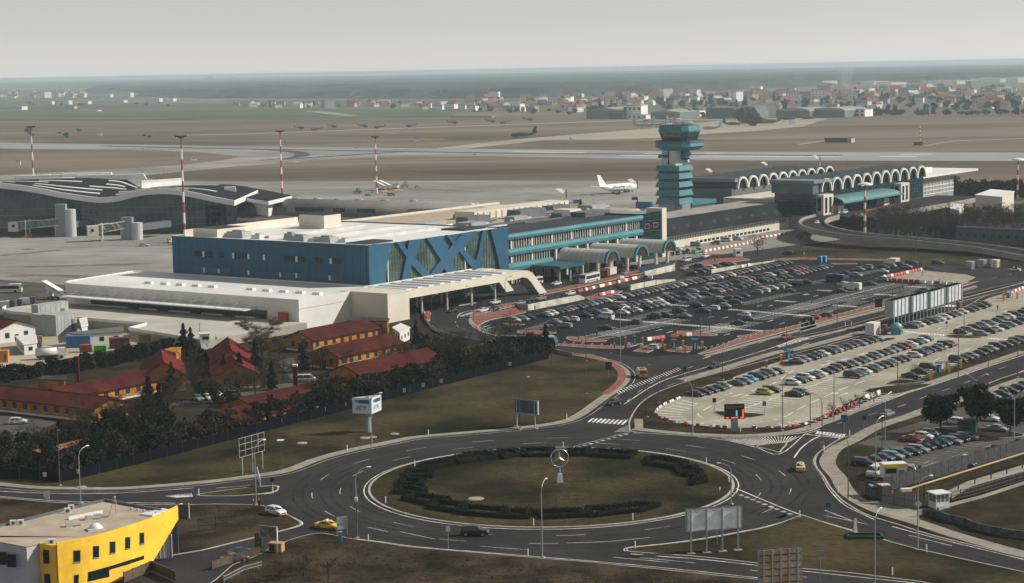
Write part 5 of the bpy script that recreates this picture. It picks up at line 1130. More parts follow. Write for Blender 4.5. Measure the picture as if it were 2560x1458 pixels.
cargo(1780,324,math.pi-.3,LBL,'pale blue airliner right of the control tower',.8);cargo(1830,314,.1,DKG,'green plane on the far hangar apron',.8);cargo(1925,310,math.pi+.35,DKG,'dark green tall-tailed transport plane beyond the arcade roofs',1.1)
cargo(1965,301,.2,DKG,'dark transport plane below the twin arched hangars, left one',.9);cargo(2015,299,.2,DKG,'dark transport plane below the twin arched hangars, right one',.9);cargo(1622,303,math.pi+.1,M('old_white_plane',(.5,.5,.48),.6,.1),'small white plane before the grey hangar',.6);cargo(1684,302,.1,M('old_white_plane',(0,0,0)),'white plane beside the pale hangar',.7)
def heli():
 T=thing('helicopter',(0,0,.2),0,'dark helicopter','helicopter','helicopters lined along the far taxi strip')
 m=MB();m.ellip(1,0,2.1,4.0,1.5,1.6,10,6);m.obj('cabin',DKG,T,smooth=True);MB().tube((-1.5,0,2.6),(-9,0,3.4),.9,.3,8).obj('tail_boom',DKG,T)
 fin(MB(),-8,1.6,-9.6,1.2,3.2,5.8,.2).obj('tail_fin',DKG,T);MB().tube((.5,0,3.4),(.5,0,4.6),.5,.35,8).obj('rotor_mast',DKG,T)
 for k_ in range(4):t=k_*math.pi/2+.4;MB().tube((.5,0,4.5),(.5+7.5*math.cos(t),7.5*math.sin(t),4.1),.16,.12,4).obj('rotor_blade',DKG,T)
 for s_ in(-1,1):MB().tube((1.5,s_*1.3,0),(1.5,s_*1.0,1.3),.35,.15,6).obj('landing_gear',DKG,T)
 MB().box(4.4,0,2.1,.9,1.6,.9).obj('windscreen',CGLASS,T);return T
h0=heli();HP=[(752,324,0),(787,328,1),(834,320.5,0),(911,319.5,0),(944,322.5,1),(1023,319.5,1),(1135.6,310.5,0),(1230,307.5,0),(1259,311.5,1),(1325,303.5,0)]
ordn=['first','second','third','fourth','fifth','sixth','seventh','eighth','ninth','tenth']
for i,(x,y,fl) in enumerate(HP):
 p=G(x,y);lb=f'dark parked helicopter, {ordn[i]} from the left along the pale far strip'
 if i==0:h0 .location=(p.x,p.y,.2);h0['label']=lb;h0 .rotation_euler.z=-.3
 else:instance(h0,(p.x,p.y,.2),math.pi+.2 if fl else -.3,1,lb)
def leafy(m,n,fn,size,up=.3):
 for _ in range(n):
  c_=Vector(fn());s=size*R.uniform(.6,1.4);a=Vector((R.gauss(0,1),R.gauss(0,1),R.gauss(0,1)*.7+up)).normalized();b=a.cross(Vector((R.gauss(0,1),R.gauss(0,1),R.gauss(0,1)))).normalized();d=a.cross(b)
  m.add([c_-b*s,c_+d*s*.8,c_+b*s,c_-d*s*.8],[(0,1,2,3)],0)
# -- street lamps, masts, signs, barriers
def lamp_proto(kind,h):
 T=thing('street_lamp',(0,0,0),0,'street lamp','street lamp','street lamps')
 MB().tube((0,0,0),(0,0,h*(.84 if kind!='flat' else.97)),.11,.07,6).obj('pole',DSTEEL if kind in('dark','flat','plain') else STEEL,T)
 MB().box(0,0,0,.7,.7,.22,0,0,.7).obj('base',CONC,T)
 if kind=='arm' or kind=='dark':
  pts=[Vector((0,0,h*.84)),Vector((.25,0,h*.92)),Vector((.9,0,h*.975)),Vector((1.9,0,h))];m=MB();m.path(pts,.05,5);m.obj('arm',DSTEEL if kind=='dark' else STEEL,T);MB().ellip(2.2,0,h,.45,.2,.12,8,4).obj('lamp_head',GREY if kind=='dark' else WHITE,T)
 if kind=='twin':
  for s_ in(-1,1):MB().tube((0,0,h*.84),(s_*1.9,0,h),.05,n=5).obj('arm',STEEL,T);MB().ellip(s_*2.15,0,h,.4,.2,.12,8,4).obj('lamp_head',WHITE,T)
 if kind=='flat':MB().tube((0,0,h*.97),(0,0,h),.5,.75,10).obj('lamp_head',WHITE,T)
 if kind=='plain':MB().box(.2,0,h*.84,.7,.2,.1).obj('lamp_head',GREYD,T);MB().tube((0,0,h*.5),(0,0,h*.845),.08,n=5).obj('pole',DSTEEL,T)
 return T
lamps={}
def place_lamp(kind,bx,by,ty,ang,label,z=.06):
 h=max(4,ply(bx,ty,G(bx,by,z).y)[1]-z);k_=(kind,round(h));p=G(bx,by,z)
 if k_ not in lamps:T=lamp_proto(kind,k_[1]);lamps[k_]=T;T.location=(p.x,p.y,z);T.rotation_euler=(0,0,ang);T['label']=label;T.scale=(1,1,h/k_[1])
 else:instance(lamps[k_],(p.x,p.y,z),ang,(1,1,h/k_[1]),label)
LP=[('arm',202,1258,1120,1.0,'street lamp behind the yellow building'),('arm',893,1345,1170,.3,'street lamp with round mirror left of the roundabout front kerb'),('arm',1356,1395,1204,1.2,'street lamp on the kerb in front of the roundabout centre'),('arm',641,1262,1104,.8,'street lamp beside the pointed white banner'),('flat',704,1177,1100,0,'short lamp with a flat round head on the left lawn edge'),('arm',930,1117,985,.5,'street lamp standing beside the three-sided billboard'),('dark',1300,1074,945,.5,'street lamp beside the dark billboard on the lawn'),('arm',1828,1261,1160,2.7,'street lamp at the right tip of the roundabout island'),('arm',2187,1462,1278,1.0,'street lamp on the grass triangle bottom right'),('arm',2294,1376,1192,.3,'street lamp with diamond sign at the gate junction'),('dark',2120.5,1247,1088,2.5,'street lamp on the path left of the panel fence'),('arm',2189,1199,1045,.8,'white lamp post just behind the white van'),('arm',2213,1129,985,.9,'tall white lamp post beside the corner lot cars'),('twin',2535,1117,975,-.9,'two-armed lamp over the third pine'),('twin',2441,1035,936,-.2,'Y-shaped two-armed lamp above the second pine'),('dark',1618,1044,936,2.8,'lamp at the rounded tip of the pale car park'),('dark',1646,1007,912,2.8,'lamp on the dark verge beside the curved hatching'),('arm',1732,1088,955,2.2,'lamp at the lower edge of the pale car park left of the LED board'),('dark',1807,951,866,.9,'lamp between black sedan and hatched strip'),('plain',1751.6,883,781,1,'lamp beside the last orange ticket column'),('plain',1967,900,810,1,'lamp beside the ticket gate of the pale car park'),('plain',2025.6,1070,968,1,'lamp on the barrier edge right of the LED board'),('dark',1956.5,1077,936,.1,'lamp standing between LED board and barrier edge'),('plain',2085,1048,914,1,'lamp beside the red barriers of the pale car park'),('dark',2055,1120,985,2.7,'curved-arm lamp beside the round sign at the crossing'),('plain',2395,984,800,1,'tall lamp beside the lower right carriageway'),('dark',2244,986,870,2.6,'lamp before the gate row of cars'),('plain',2544,944,830,1,'lamp at the right picture edge by the lower carriageway'),('plain',2410,841,780,1,'lamp between the double rows at upper right'),('plain',2028.6,761,694,1,'lamp in the middle of the dark car park, right part'),('plain',2093,822,747,1,'lamp on the central reservation beside the billboards'),('plain',2177.6,723,659,1,'lamp beside the grey estate in the dark car park'),('plain',2231,758,716,1,'lamp at the lower edge of the dark car park near billboards'),('plain',2305.5,691,624,1,'lamp at the tip of the orange barrier line'),('plain',2348,732,690,1,'lamp behind the third white billboard'),('arm',1552,925,770,1,'lamp left of the orange maintenance truck'),('plain',1640.5,756,692,1,'lamp beside the red car in the back rows'),('plain',1783.7,766,715,1,'lamp in the middle of the dark car park, centre part'),('plain',1774,828,776,1,'lamp beside the long pedestrian strip'),('plain',1930,787,733,1,'lamp right of the white hatchback in the dark car park'),('plain',1937,832,760,1,'lamp on the brick edge of the dark car park'),('plain',1907,665,600,1,'lamp behind the last cars of the back row'),('plain',1778,688,638,1,'lamp by the curved ramp wall'),('plain',1611.7,727,669,1,'lamp at the second ramp wall'),('dark',1080,817,738,.8,'lamp at the left bend of the drop-off loop'),('plain',1058.5,782,692,1,'lamp at the corner of the cream block'),('plain',1164.6,844,768,1,'lamp inside the drop-off loop curve'),('dark',1184,807,716,2.6,'lamp on the brick point of the loop'),('plain',1316,834,760,1,'lamp behind the articulated bus'),('plain',1446,852,757,1,'lamp on the oval brick island'),('plain',1478,794.5,714,1,'lamp among the first rows of the dark car park'),('dark',1465.5,904,797,.6,'lamp on the tip of the big lawn'),('plain',1246,883,835,1,'thin post behind the dark trees'),('dark',1441,739,660,2.6,'lamp beside the coach'),('dark',1263.7,762,692,.4,'lamp under the curved canopy end'),('dark',2095,650,572,.3,'lamp on the grass slope under the ramp'),('dark',2290,646,570,.3,'two-headed lamp beyond the dark car park'),('plain',2470,960,870,1,'thin post near the blue payment kiosk'),('plain',1466,985,870,1,'tall thin post on the lawn edge'),('dark',778,955,845,2.6,'lamp with twin heads in the motel court'),('dark',1037,932,858,2.2,'lamp behind the lowest long red roof'),('plain',150,1215,1050,1,'ball lamp in front of the orange motel wing'),('plain',30,1125,1070,1,'thin post below the white hatchback at left edge'),('plain',500,850,800,1,'thin white pole beside the white guard hut'),('plain',2205,1130,985,1,'thin dark post beside the white lamp posts'),('plain',2025,650,640,1,'striped post on the grass beyond the car park')]
for a_ in LP:place_lamp(*a_)
def mast(bx,by,ty,label,kind='ring',n=10,z=.12):
 p=G(bx,by,z);h=ply(bx,ty,p.y)[1];T=thing('floodlight_mast',(p.x,p.y,z),0,label,'mast')
 for i in range(n):
  z0,z1=h*i/n,h*(i+1)/n;k_=.5 if kind=='panel' else 1;MB().tube((0,0,z0),(0,0,z1),(.62-.03*i)*k_,(.62-.03*(i+1))*k_,8,cap=False).obj('dark_section' if kind=='panel' and i<2 else 'red_section' if i%2 else 'white_section',DSTEEL if kind=='panel' and i!=2 else M('mast_red',(.36,.045,.04),.6,.1) if i%2 else WHITE,T)
 if kind=='ring':
  MB().tube((0,0,h),(0,0,h+1.1),1.2,1.9,10).obj('lamp_crown',GREYD,T)
  for k_ in range(8):t=k_*math.pi/4;MB().box(2.1*math.cos(t),2.1*math.sin(t),h+.5,.9,.7,.7,t).obj('floodlight',BLACK,T)
 if kind=='disc':MB().tube((0,0,h-.2),(0,0,h+.5),3.4,2.8,16).obj('lamp_crown',WHITE,T);MB().tube((0,0,h+.5),(0,0,h+1.0),2.8,.6,16).obj('crown_cap',WHITE,T)
 if kind=='panel':
  MB().add([(-5.3,-.8,h+.6),(-1.9,-1.5,h-1.5),(0,.3,h-1.2),(-2.7,1.3,h+1.0)],[(0,1,2,3)]).add([(-5.3,-.8,h+.45),(-1.9,-1.5,h-1.65),(0,.3,h-1.35),(-2.7,1.3,h+.85)],[(3,2,1,0)]).obj('light_panel',M('panel_pale',(.45,.46,.44),.5,.1),T)
  MB().box(-1.4,0,h*.45,3,1,1.6).obj('equipment_box',GREYD,T)
mast(87,520,321,'red and white striped floodlight mast above the wavy roof at far left');mast(463,612,346,'tallest red and white striped mast in front of the finger terminal');mast(706,505,332,'striped floodlight mast at the right end of the wavy roof');mast(942,483,346,'striped floodlight mast standing among the airstairs on the apron')
mast(2162,583,462,'striped mast with a white disc head before the departures hall','disc',8);mast(2544,500,400,'striped mast with disc head at the right edge near the pines','disc',8)
mast(1417,560,476,'short mast with a tilted light panel behind the teal offices','panel',4);mast(1594,540,452,'short mast with a tilted light panel before the airliner','panel',4);mast(993,570,524,'mast with tilted light panel behind the white roof','panel',4)
mast(700,578,553,'small tilted light panel behind the blue terminal roof','panel',4);mast(1784,470,425,'tilted light panel mast left of the rear arches','panel',4);mast(1922,455,408,'tilted light panel mast above the rear arches','panel',4);mast(2050,445,392,'tilted light panel mast right of the rear arches','panel',4)
mast(2300,362,315,'far striped radio mast with small hut on the airfield','none',9)
def board(w_,z0,z1,ang,loc,label,face,back=None,legs=4,nm='billboard',th=.5,cat='billboard'):
 T=thing(nm,(loc.x,loc.y,.06),ang,label,cat)
 MB().box(0,0,z0,w_,th,z1-z0).obj('panel',face,T)
 for i in range(legs):
  x=-w_/2+.6+(w_-1.2)*i/max(1,legs-1) if legs>1 else 0;MB().box(x,-th/2-.1,0,.22,.22,z1-.1).obj('leg',STEEL,T);MB().box(x,-th/2-.1,0,1.3,.9,.2).obj('footing',CONC,T)
 m=MB()
 for z in(z0,z1-.15):m.box(0,0,z,w_+.2,th+.14,.15)
 for x in(-w_/2,w_/2):m.box(x,0,z0,.15,th+.14,z1-z0)
 m.obj('frame',GREY,T);return T
WB=M('billboard_back',(.50,.52,.55),.5,.1,.4,fine=1)
for i,(x0,x1,yb,l_) in enumerate(((2225,2263,818,'white billboard box by the main road, leftmost of four'),(2271,2310,806,'white billboard box, second from left along the main road'),(2316,2353,794,'white billboard box, third from left along the main road'),(2359,2397,781,'white billboard box, rightmost of four along the main road'))):
 p=G((x0+x1)/2,yb);T=board(11.5,3.4,8.2,UA,p,l_,WB,legs=5,th=2.2);T['group']='white billboards in a line along the main road'
 MB().box(-5.9,0,3.4,.2,2.6,4.8).obj('end_panel',M('board_pale_grey',(.27,.32,.32),.6,.05),T)
p=G(1785,1381);board(8.8,3.5,7.1,.2,p,'silver billboard back with peeling sheets on the grass triangle',M('crumpled_sheet',(.88,.90,.93),.5,.2,.6,fine=1.5),legs=4)
p=G(1950,1500);T=board(6.2,1.0,7.4,.2,p,'rusty sheet-metal billboard back at the bottom edge',M('rusty_sheet',(.84,.77,.62),.8,.25,.45,fine=2.2,col2=(.50,.27,.14)),legs=5)
m=MB();[m.box(0,-.32,1.5+i*1.0,6.1,.12,.12) for i in range(6)];m.obj('cross_rails',M('rusty_steel',(.12,.06,.04),.8,.3),T)
p=G(1317,1070);T=board(5.6,3.0,6.0,-.55,p,'dark-faced billboard on the lawn before the parking loop',M('dark_board',(.045,.06,.07),.4,.1),legs=2)
p=G(632,1182);T=thing('empty_billboard',(p.x,p.y,.15),1.02,'empty tilted steel billboard frame on the left lawn','billboard frame')
m=MB();[m.box(0,0,z,7.5,.06,.06) for z in(3.4,4.6,5.8,7.0)];[m.box(x,0,3.4,.06,.06,3.7) for x in(-3.7,-1.9,0,1.9,3.7)];m.obj('frame',M('frame_pale',(.42,.42,.40),.6,.1),T)
for x in(-3,0,3):MB().box(x,0,0,.16,.16,3.4).obj('leg',STEEL,T)
p=G(921,1082);T=thing('three_sided_billboard',(p.x,p.y,.15),0,'three-sided white billboard on a thick grey column','billboard')
MB().tube((0,0,0),(0,0,7.6),.65,.38,10).obj('column',GREY,T)
tri=[Vector((-3.1,-.9)),Vector((1.0,-2.3)),Vector((2.7,2.2))]
for i,nm in((0,'front_panel'),(1,'side_panel'),(2,'back_panel')):
 a,b=tri[i],tri[(i+1)%3];o=(b-a).normalized();o=Vector((o.y,-o.x))*.15
 MB().prism([a,b,b-o,a-o],4.2,7.5).obj(nm,M('board_white',(.58,.62,.68),.5,.04),T)
 if i<2:
  d=(b-a)
  for t0,t1,z0,z1,mt in((.32,.88,6.35,7.1,M('sign_dark_teal',(.03,.09,.10),.5,.1)),(.14,.3,6.5,7.1,M('sign_turquoise',(.05,.33,.36),.5,.1)),(.2,.7,4.9,5.9,M('sketch_grey',(.36,.38,.42),.6,.6,2,fine=5))):
   MB().prism([a+d*t0+o*.1,a+d*t1+o*.1,a+d*t1+o*.3,a+d*t0+o*.3],z0,z1).obj('sign_graphic',mt,T)
p=G(1836,1077,.2);T=thing('led_board',(p.x,p.y,.18),.02,'black LED information board with red digits on a grey pedestal','electronic sign')
MB().box(0,0,0,1.4,.9,2.6,0,0,.95).obj('pedestal',GREY,T);MB().box(0,0,2.5,4.1,.6,3.1).obj('screen',BLACK,T);MB().box(0,-.33,5.0,3.5,.06,.12).obj('caption_line',M('grey_caption',(.2,.25,.26),.5,0),T)
LR=M('led_red',(1,.09,.02),.5,0,emit=1.5);LC=M('led_cyan',(.08,.6,.7),.5,0,emit=1.0)
for i in range(9):MB().box(1.72+(i%2)*.04,-.33,4.35-i*.19,.3,.05,.13).obj('led_row',LR,T)
for i in range(3):MB().box(.45,-.33,3.95-i*.42,.32,.06,.34).obj('led_symbol',LC,T);MB().box(.42,-.37,4.0-i*.42,.12,.03,.22).obj('led_glyph',WHITEP,T)
for x0,n_ in((-1.75,4),(-.6,8),(1.25,4)):
 for i in range(n_):MB().box(x0+i*.18,-.33,2.66+.03*(i%2),.11,.05,.26).obj('led_row',LR,T)
for z_,w_ in((5.15,.3),(4.75,2.0)):MB().box(-.6,-.33,z_,w_,.05,.07).obj('caption_line',M('grey_caption',(.2,.25,.26)),T)
p=G(1400,1206,.2);T=thing('star_monument',(p.x,p.y,.2),.15,'silver three-pointed star in a ring on a white pedestal','monument')
hz0=ply(1399,1148,p.y)[1];MB().box(0,0,0,1.1,1.0,1.6,0,0,.7).obj('pedestal',M('pedestal_white',(.5,.51,.52),.6,.05),T);MB().tube((0,0,1.5),(0,0,hz0-1.6),.12,n=8).obj('post',STEEL,T)
CHR=M('polished_metal',(.55,.55,.56),.25,0,metal=.8);m=MB();N=40;rr_=1.62
for i in range(N):t0,t1=2*math.pi*i/N,2*math.pi*(i+1)/N;m.tube((rr_*math.cos(t0),0,hz0+rr_*math.sin(t0)),(rr_*math.cos(t1),0,hz0+rr_*math.sin(t1)),.11,n=6,cap=False)
m.obj('ring',CHR,T,smooth=True)
m=MB()
for k_ in range(3):
 t=math.pi/2+k_*2*math.pi/3;tp=Vector((math.cos(t),0,math.sin(t)))*rr_;s1=Vector((math.cos(t+math.pi/3),0,math.sin(t+math.pi/3)))*.26;s2=Vector((math.cos(t-math.pi/3),0,math.sin(t-math.pi/3)))*.26;cz=Vector((0,0,hz0))
 m.add([cz+tp,cz+s1,cz+s2,cz+Vector((0,-.2,0)),cz+Vector((0,.2,0))],[(0,1,3),(0,3,2),(0,4,1),(0,2,4)])
m.obj('star',CHR,T)
HG=M('clipped_hedge',(.007,.009,.005),1,.4,.8,fine=5,bump=.6)
def hedge_poly(pts,label,h=.8,w_=1.2,closed=True):
 W_=[G(x,y,.2) for x,y in pts];base=sum(W_,Vector((0,0)))/len(W_);T=thing('clipped_hedge',(base.x,base.y,.2),0,label,'hedge','clipped hedges on the roundabout');m=MB();n=len(W_)
 for i in range(n if closed else n-1):
  a,b=W_[i]-base,W_[(i+1)%n]-base;L_=(b-a).length;k_=max(1,int(L_/.45));an=math.atan2((b-a).y,(b-a).x)
  for q in range(k_+1):
   c_=a.lerp(b,q/max(1,k_));m.box(c_.x,c_.y,0,.7,w_*R.uniform(.88,1.0),h*R.uniform(.82,.92),an+R.uniform(-.1,.1),0,.86)
 m.obj('core',HG,T);q_=MB()
 for i in range(n if closed else n-1):
  a,b=W_[i]-base,W_[(i+1)%n]-base;L_=(b-a).length
  leafy(q_,int(L_*34),lambda:(lambda p,o:(p.x+o[0],p.y+o[1],R.uniform(.1,h*1.08)))(a.lerp(b,R.random()),(R.uniform(-.66,.66),R.uniform(-.66,.66))),.13)
 q_.obj('foliage',HG,T)
HD=[([(1140,1147),(1180,1138),(1236,1135),(1240,1147),(1190,1155),(1150,1160)],'long box hedge frame at the back left of the roundabout'),([(1248,1131),(1290,1130),(1300,1140),(1260,1148)],'small hedge frame left of the star at the back'),([(1307,1127),(1380,1126),(1378,1142),(1310,1142)],'hedge frame just behind the star'),([(1425,1128),(1472,1127),(1463,1140),(1432,1141)],'hedge frame right of the star at the back'),([(1492,1129),(1588,1135),(1570,1147),(1480,1142)],'pointed hedge frame at the back right of the roundabout'),([(1618,1150),(1660,1148),(1715,1160),(1685,1172),(1625,1163)],'hedge frame at the right rim of the island, upper one'),([(1690,1172),(1740,1172),(1735,1185),(1700,1188)],'hedge bar at the right rim between two frames'),([(1708,1190),(1750,1182),(1762,1205),(1730,1213),(1745,1195)],'hook-shaped hedge at the right rim'),([(1520,1272),(1600,1263),(1644,1266),(1600,1280),(1540,1286)],'long hedge frame at the front right of the roundabout'),([(1470,1275),(1515,1272),(1528,1288),(1475,1294)],'small hedge frame at the front right'),([(1340,1283),(1440,1279),(1462,1292),(1360,1298)],'wide hedge frame at the front centre'),([(1270,1282),(1325,1280),(1315,1297),(1268,1296)],'hedge block at the front left of centre'),([(1165,1270),(1262,1277),(1250,1294),(1150,1286)],'wide hedge frame at the front left'),([(1085,1258),(1160,1264),(1140,1282),(1075,1272)],'hedge frame at the lower left rim'),([(1040,1240),(1120,1252),(1080,1266),(1010,1250)],'hedge bars at the left rim, lower'),([(1000,1222),(1060,1226),(1060,1240),(990,1234)],'hedge bars at the left rim, middle'),([(1010,1200),(1060,1204),(1050,1216),(1000,1214)],'hedge bars at the left rim, upper middle'),([(1020,1182),(1080,1178),(1075,1194),(1020,1196)],'hedge frame at the left rim, upper'),([(1060,1163),(1130,1152),(1125,1166),(1060,1178)],'hedge frame at the upper left rim')]
for pts,l_ in HD:hedge_poly(pts,l_)
def barrier_proto(mat):
 T=MB();pts=[(-.35,0),(-.35,.2),(-.12,.85),(.12,.85),(.35,.2),(.35,0)];n=6
 T.add([(-.75,y,z) for y,z in pts]+[(.75,y,z) for y,z in pts],[tuple(range(n-1,-1,-1)),tuple(range(n,2*n))]+[(i,(i+1)%n,n+(i+1)%n,n+i) for i in range(n)]);return T.mesh('plastic_barrier',mat)
BR=dict(r=barrier_proto(REDP),w=barrier_proto(WHITEP),o=barrier_proto(ORANGEP));bn={}
def barriers(pts,seq,where,z=.1,step=None,n=None,sc=1.):
 W_=[G(*p,z) for p in pts];L_=sum((W_[i+1]-W_[i]).length for i in range(len(W_)-1));n=n or max(2,int(L_/(step or 1.7)));W2=resample(W_,L_/n*.999)
 for i,p in enumerate(W2[:n]):
  q=W2[min(i+1,len(W2)-1)];d=q-p if(q-p).length>.01 else Vector((1,0));ch=seq[i%len(seq)]
  if ch=='.':continue
  o=link(bpy.data.objects.new('plastic_barrier',BR[ch]));o.location=(p.x,p.y,z);o.rotation_euler=(0,0,math.atan2(d.y,d.x)+R.uniform(-.1,.1));o.scale=(sc*1.15,sc*1.15,sc*1.15)
  tag(o,f"{dict(r='red', w='white', o='orange')[ch]} plastic road barrier in the line {where}",'barrier',f"{dict(r='red', w='white', o='orange')[ch]} barriers in the line {where}")
barriers(c('h',(370,1240),(750,1150),(1020,1090)),'rr.wrrwr.wwrrw','beside the coach',.15)
barriers(c('h',(830,1095),(1000,1085),(1230,1095)),'w.rrwr','above the second ramp wall',.15)
barriers(c('h',(600,1275),(755,1245)),'rwr','on the brick island by the ramp',.2)
barriers(c('h',(1700,815),(2250,712)),'rw','across the staff road',.12,1.75);barriers(c('i',(0,775),(140,720),(400,680)),'rw','beyond bare tree',.12,1.75)
barriers(c('h',(1800,862),(1960,860)),'orowr','beside the guard cabin',.12,1.8)
barriers(c('l',(960,430),(1080,410),(1410,340)),'wrwooorwooor','at the works edge, upper',.12,2.2);barriers(c('l',(1010,465),(1400,490)),'r','at the works edge, lower left',.12,1.9);barriers(c('l',(1400,490),(1800,515)),'wwrwwrw','at the works edge, lower right',.12,2.2)
barriers(c('s',(340,905),(460,960),(590,990),(850,1020),(1100,1035),(1410,1035),(1690,1025),(1850,1000),(1990,970),(2210,850),(2350,790),(2540,730)),'r.wrr.w.r.','round the edge of the pale car park',.2,1.5,sc=.52)
barriers(c('s',(320,880),(345,840),(420,790),(590,720)),'w.w','at the rounded end of the pale car park',.2,1.2,sc=.5);barriers(c('t',(0,1360),(150,1290),(300,1215)),'r.','under the saplings',.2,1.2,sc=.6);barriers(c('t',(390,1170),(590,1100)),'w','beyond the saplings',.2,2.4)
barriers(c('k',(500,1125),(600,1110),(710,1095)),'worrw','above the ticket columns',.15,1.5);barriers(c('k',(800,1085),(850,1082)),'o','alone above the ticket columns',.15,2);barriers(c('k',(930,1072),(1030,1065)),'ow','on the brick oval',.25,2)
barriers([(1065,797),(1070,783)],'r','stacked by the cream block',.25,1.6);barriers(c('j',(900,590),(1040,570)),'.r','behind the silver sedan of the loop',.1,3);barriers([(2160,530),(2235,513)],'o.','on the elevated forecourt',6.05,1.4,sc=.6)
barriers([(2515,738),(2560,722)],'rwrw','at the right edge ticket gate',.2,1.8);barriers(c('h',(2110,975),(2250,945)),'w','on the curved ramp wall',1.1,4)
def post(name,px,py,h,mat,label,cat,z=.2,w_=.35,top=None,rz=0.,sgn=None,group=None):
 p=G(px,py,z);T=thing(name,(p.x,p.y,z),rz,label,cat,group);MB().box(0,0,0,w_,w_,h).obj('post',mat,T)
 if top:sx,sy,sz,mt,nm=top;MB().box(0,0,h,sx,sy,sz).obj(nm,mt,T)
 return T
tk=[(1564,869,2.6,'pale tall barrier cabinet with orange foot, leftmost ticket column'),(1607,860,1.6,'small orange ticket column near the leftmost blue reader'),(1657,866,1.6,'orange ticket column behind the white hatchback'),(1663,877,1.5,'orange ticket column by the red barrier at the gate'),(1708,868,1.6,'orange ticket column between two blue readers'),(1713,883,1.7,'front orange ticket column with a white barrier'),(1756,871,1.6,'orange ticket column nearest the carriageway'),(1916,923,2.0,'orange column at the pale car park entry'),(1953,908,1.9,'cream and orange column beside the blue booth'),(2366,924,2.0,'yellow column beside the blue kiosk, upper'),(2373,932,2.0,'yellow column beside the blue kiosk, lower'),(2327,949,2.2,'yellow column in front of the gate row'),(2402,921,1.9,'yellow column at the right of the gate island'),(2509,752,2.2,'orange column of the far right gate'),(2543,748,2.2,'yellow column of the far right gate')]
for x,y,h,l_ in tk:post('ticket_column',x,y,h,YELP if 'yellow' in l_ else ORANGEP if 'pale' in l_ else M('orange_yellow',(.72,.28,.04),.5,.1),l_,'ticket column',.2,.5,(.6,.4,.25,OFFW,'reader_cap'),group='ticket columns of the car park gates')
for x,y,h,w_,l_ in((1587,862,2.2,.7,'blue ticket reader with white stripe, leftmost'),(1638,870,2.2,.7,'blue-capped reader just behind the white hatchback'),(1685,873,2.4,.9,'large grey-blue reader in the middle of the gates'),(1737,876,2.8,1.2,'dark blue booth at the right of the gates')):
 T=post('ticket_reader',x,y,h,BLUEP if 'blue' in l_ else GREY,l_,'ticket machine',.2,w_,(w_+.4,w_+.4,.2,TEAL,'roof'));MB().box(0,-w_/2-.02,.4,w_*.25,.05,h*.6).obj('white_stripe',WHITE,T)
for x,y,l_ in((1572,869,'white gate block at left'),(1605,871,'white gate block before the hatchback'),(1701,880,'tilted white gate block at right')):post('gate_block',x,y,.9,WHITEP,l_,'gate block',.2,.9,(.6,.7,.35,WHITEP,'cap'))
def signpost(px,py,h,shape,mt,label,z=.1,w_=.8,rz=0):
 p=G(px,py,z);T=thing('road_sign',(p.x,p.y,z),rz,label,'road sign');MB().tube((0,0,0),(0,0,h),.05,n=5).obj('post',GREY,T);m=MB()
 if shape=='round':m.tube((0,-.06,h),(0,-.1,h),w_/2,n=14)
 elif shape=='diamond':m.x=Matrix.Translation((0,-.08,h))@Matrix.Rotation(math.pi/4,4,'Y');m.box(0,0,-w_/2,w_,.04,w_)
 elif shape=='tri':m.add([(-w_/2,-.08,h),(w_/2,-.08,h),(0,-.08,h+w_*.9)],[(0,1,2)])
 else:m.box(0,-.08,h-w_*.6,w_,.05,w_*1.2)
 m.obj('panel',mt,T);return T
DKB=M('sign_back',(.03,.032,.035),.6,0);SB=M('sign_blue',(.02,.09,.25),.5,0)
for a_ in((1786,1035,3.0,'sq',DKB,'dark square sign on the left island of the pale car park'),(1911,1041,2.8,'sq',SB,'blue square sign at the right end of the planting island'),(1588,1062,2.2,'round',REDP,'red no-entry sign at the tip of the verge'),(1712,950,2.6,'sq',DKB,'dark sign on the verge by the hatched strip'),(2056,1140,2.6,'round',GREY,'round grey sign at the crossing by the lamp'),(2110,1085,3.2,'sq',SB,'blue tall sign in front of the zebra crossing',.1,1.3),(2160,1078,2.8,'sq',DKB,'dark sign on the carriageway edge'),(2070,1302,2.6,'sq',SB,'blue and white keep-left sign on the right arm'),(2295,1310,3.3,'diamond',M('sign_pale',(.5,.5,.45),.5,0),'diamond priority sign at the gate junction',.1,1.0),(2298,1310,2.0,'sq',WHITEP,'white square plate under the diamond sign'),(1793,1364,3.0,'sq',DKB,'dark narrow sign behind the silver billboard'),(2051,1455,4.2,'sq',GREY,'thin grey arrow sign at the bottom edge'),(1121,1372,3.2,'sq',WHITEP,'white striped direction sign on the front kerb',.1,.7),(682,1227,2.0,'round',DKB,'round dark sign on the splitter island tip',.2,.9),(2196,782,3.0,'sq',DKB,'wide dark sign beside the main road',.1,2.2),(1980,905,2.5,'round',DKB,'round dark sign at the planting island'),(2317,895,2.6,'round',SB,'blue round sign in the pale car park'),(2361,890,3.0,'round',DKB,'sign with red plate between the parking rows'),(2366,830,2.6,'round',DKB,'sign with red foot beside the zebra crossing'),(1460,870,1.8,'round',WHITEP,'small white sign at the brick kerb'),(1390,835,2.2,'round',REDP,'red-topped sign at the tip of the oval brick island'),(2540,690,3.0,'sq',DKB,'dark sign at the far junction'),(1522,945,3.0,'sq',DKB,'dark panel sign at the lawn tip',.2,1.6),(1299,1048,2.0,'sq',ORANGEP,'orange plate under the dark billboard',.2,.6)):signpost(*a_)
WPS=MB().tube((0,0,0),(0,0,1.15),.11,n=6).mesh('delineator_post',WHITE)
wpl={}
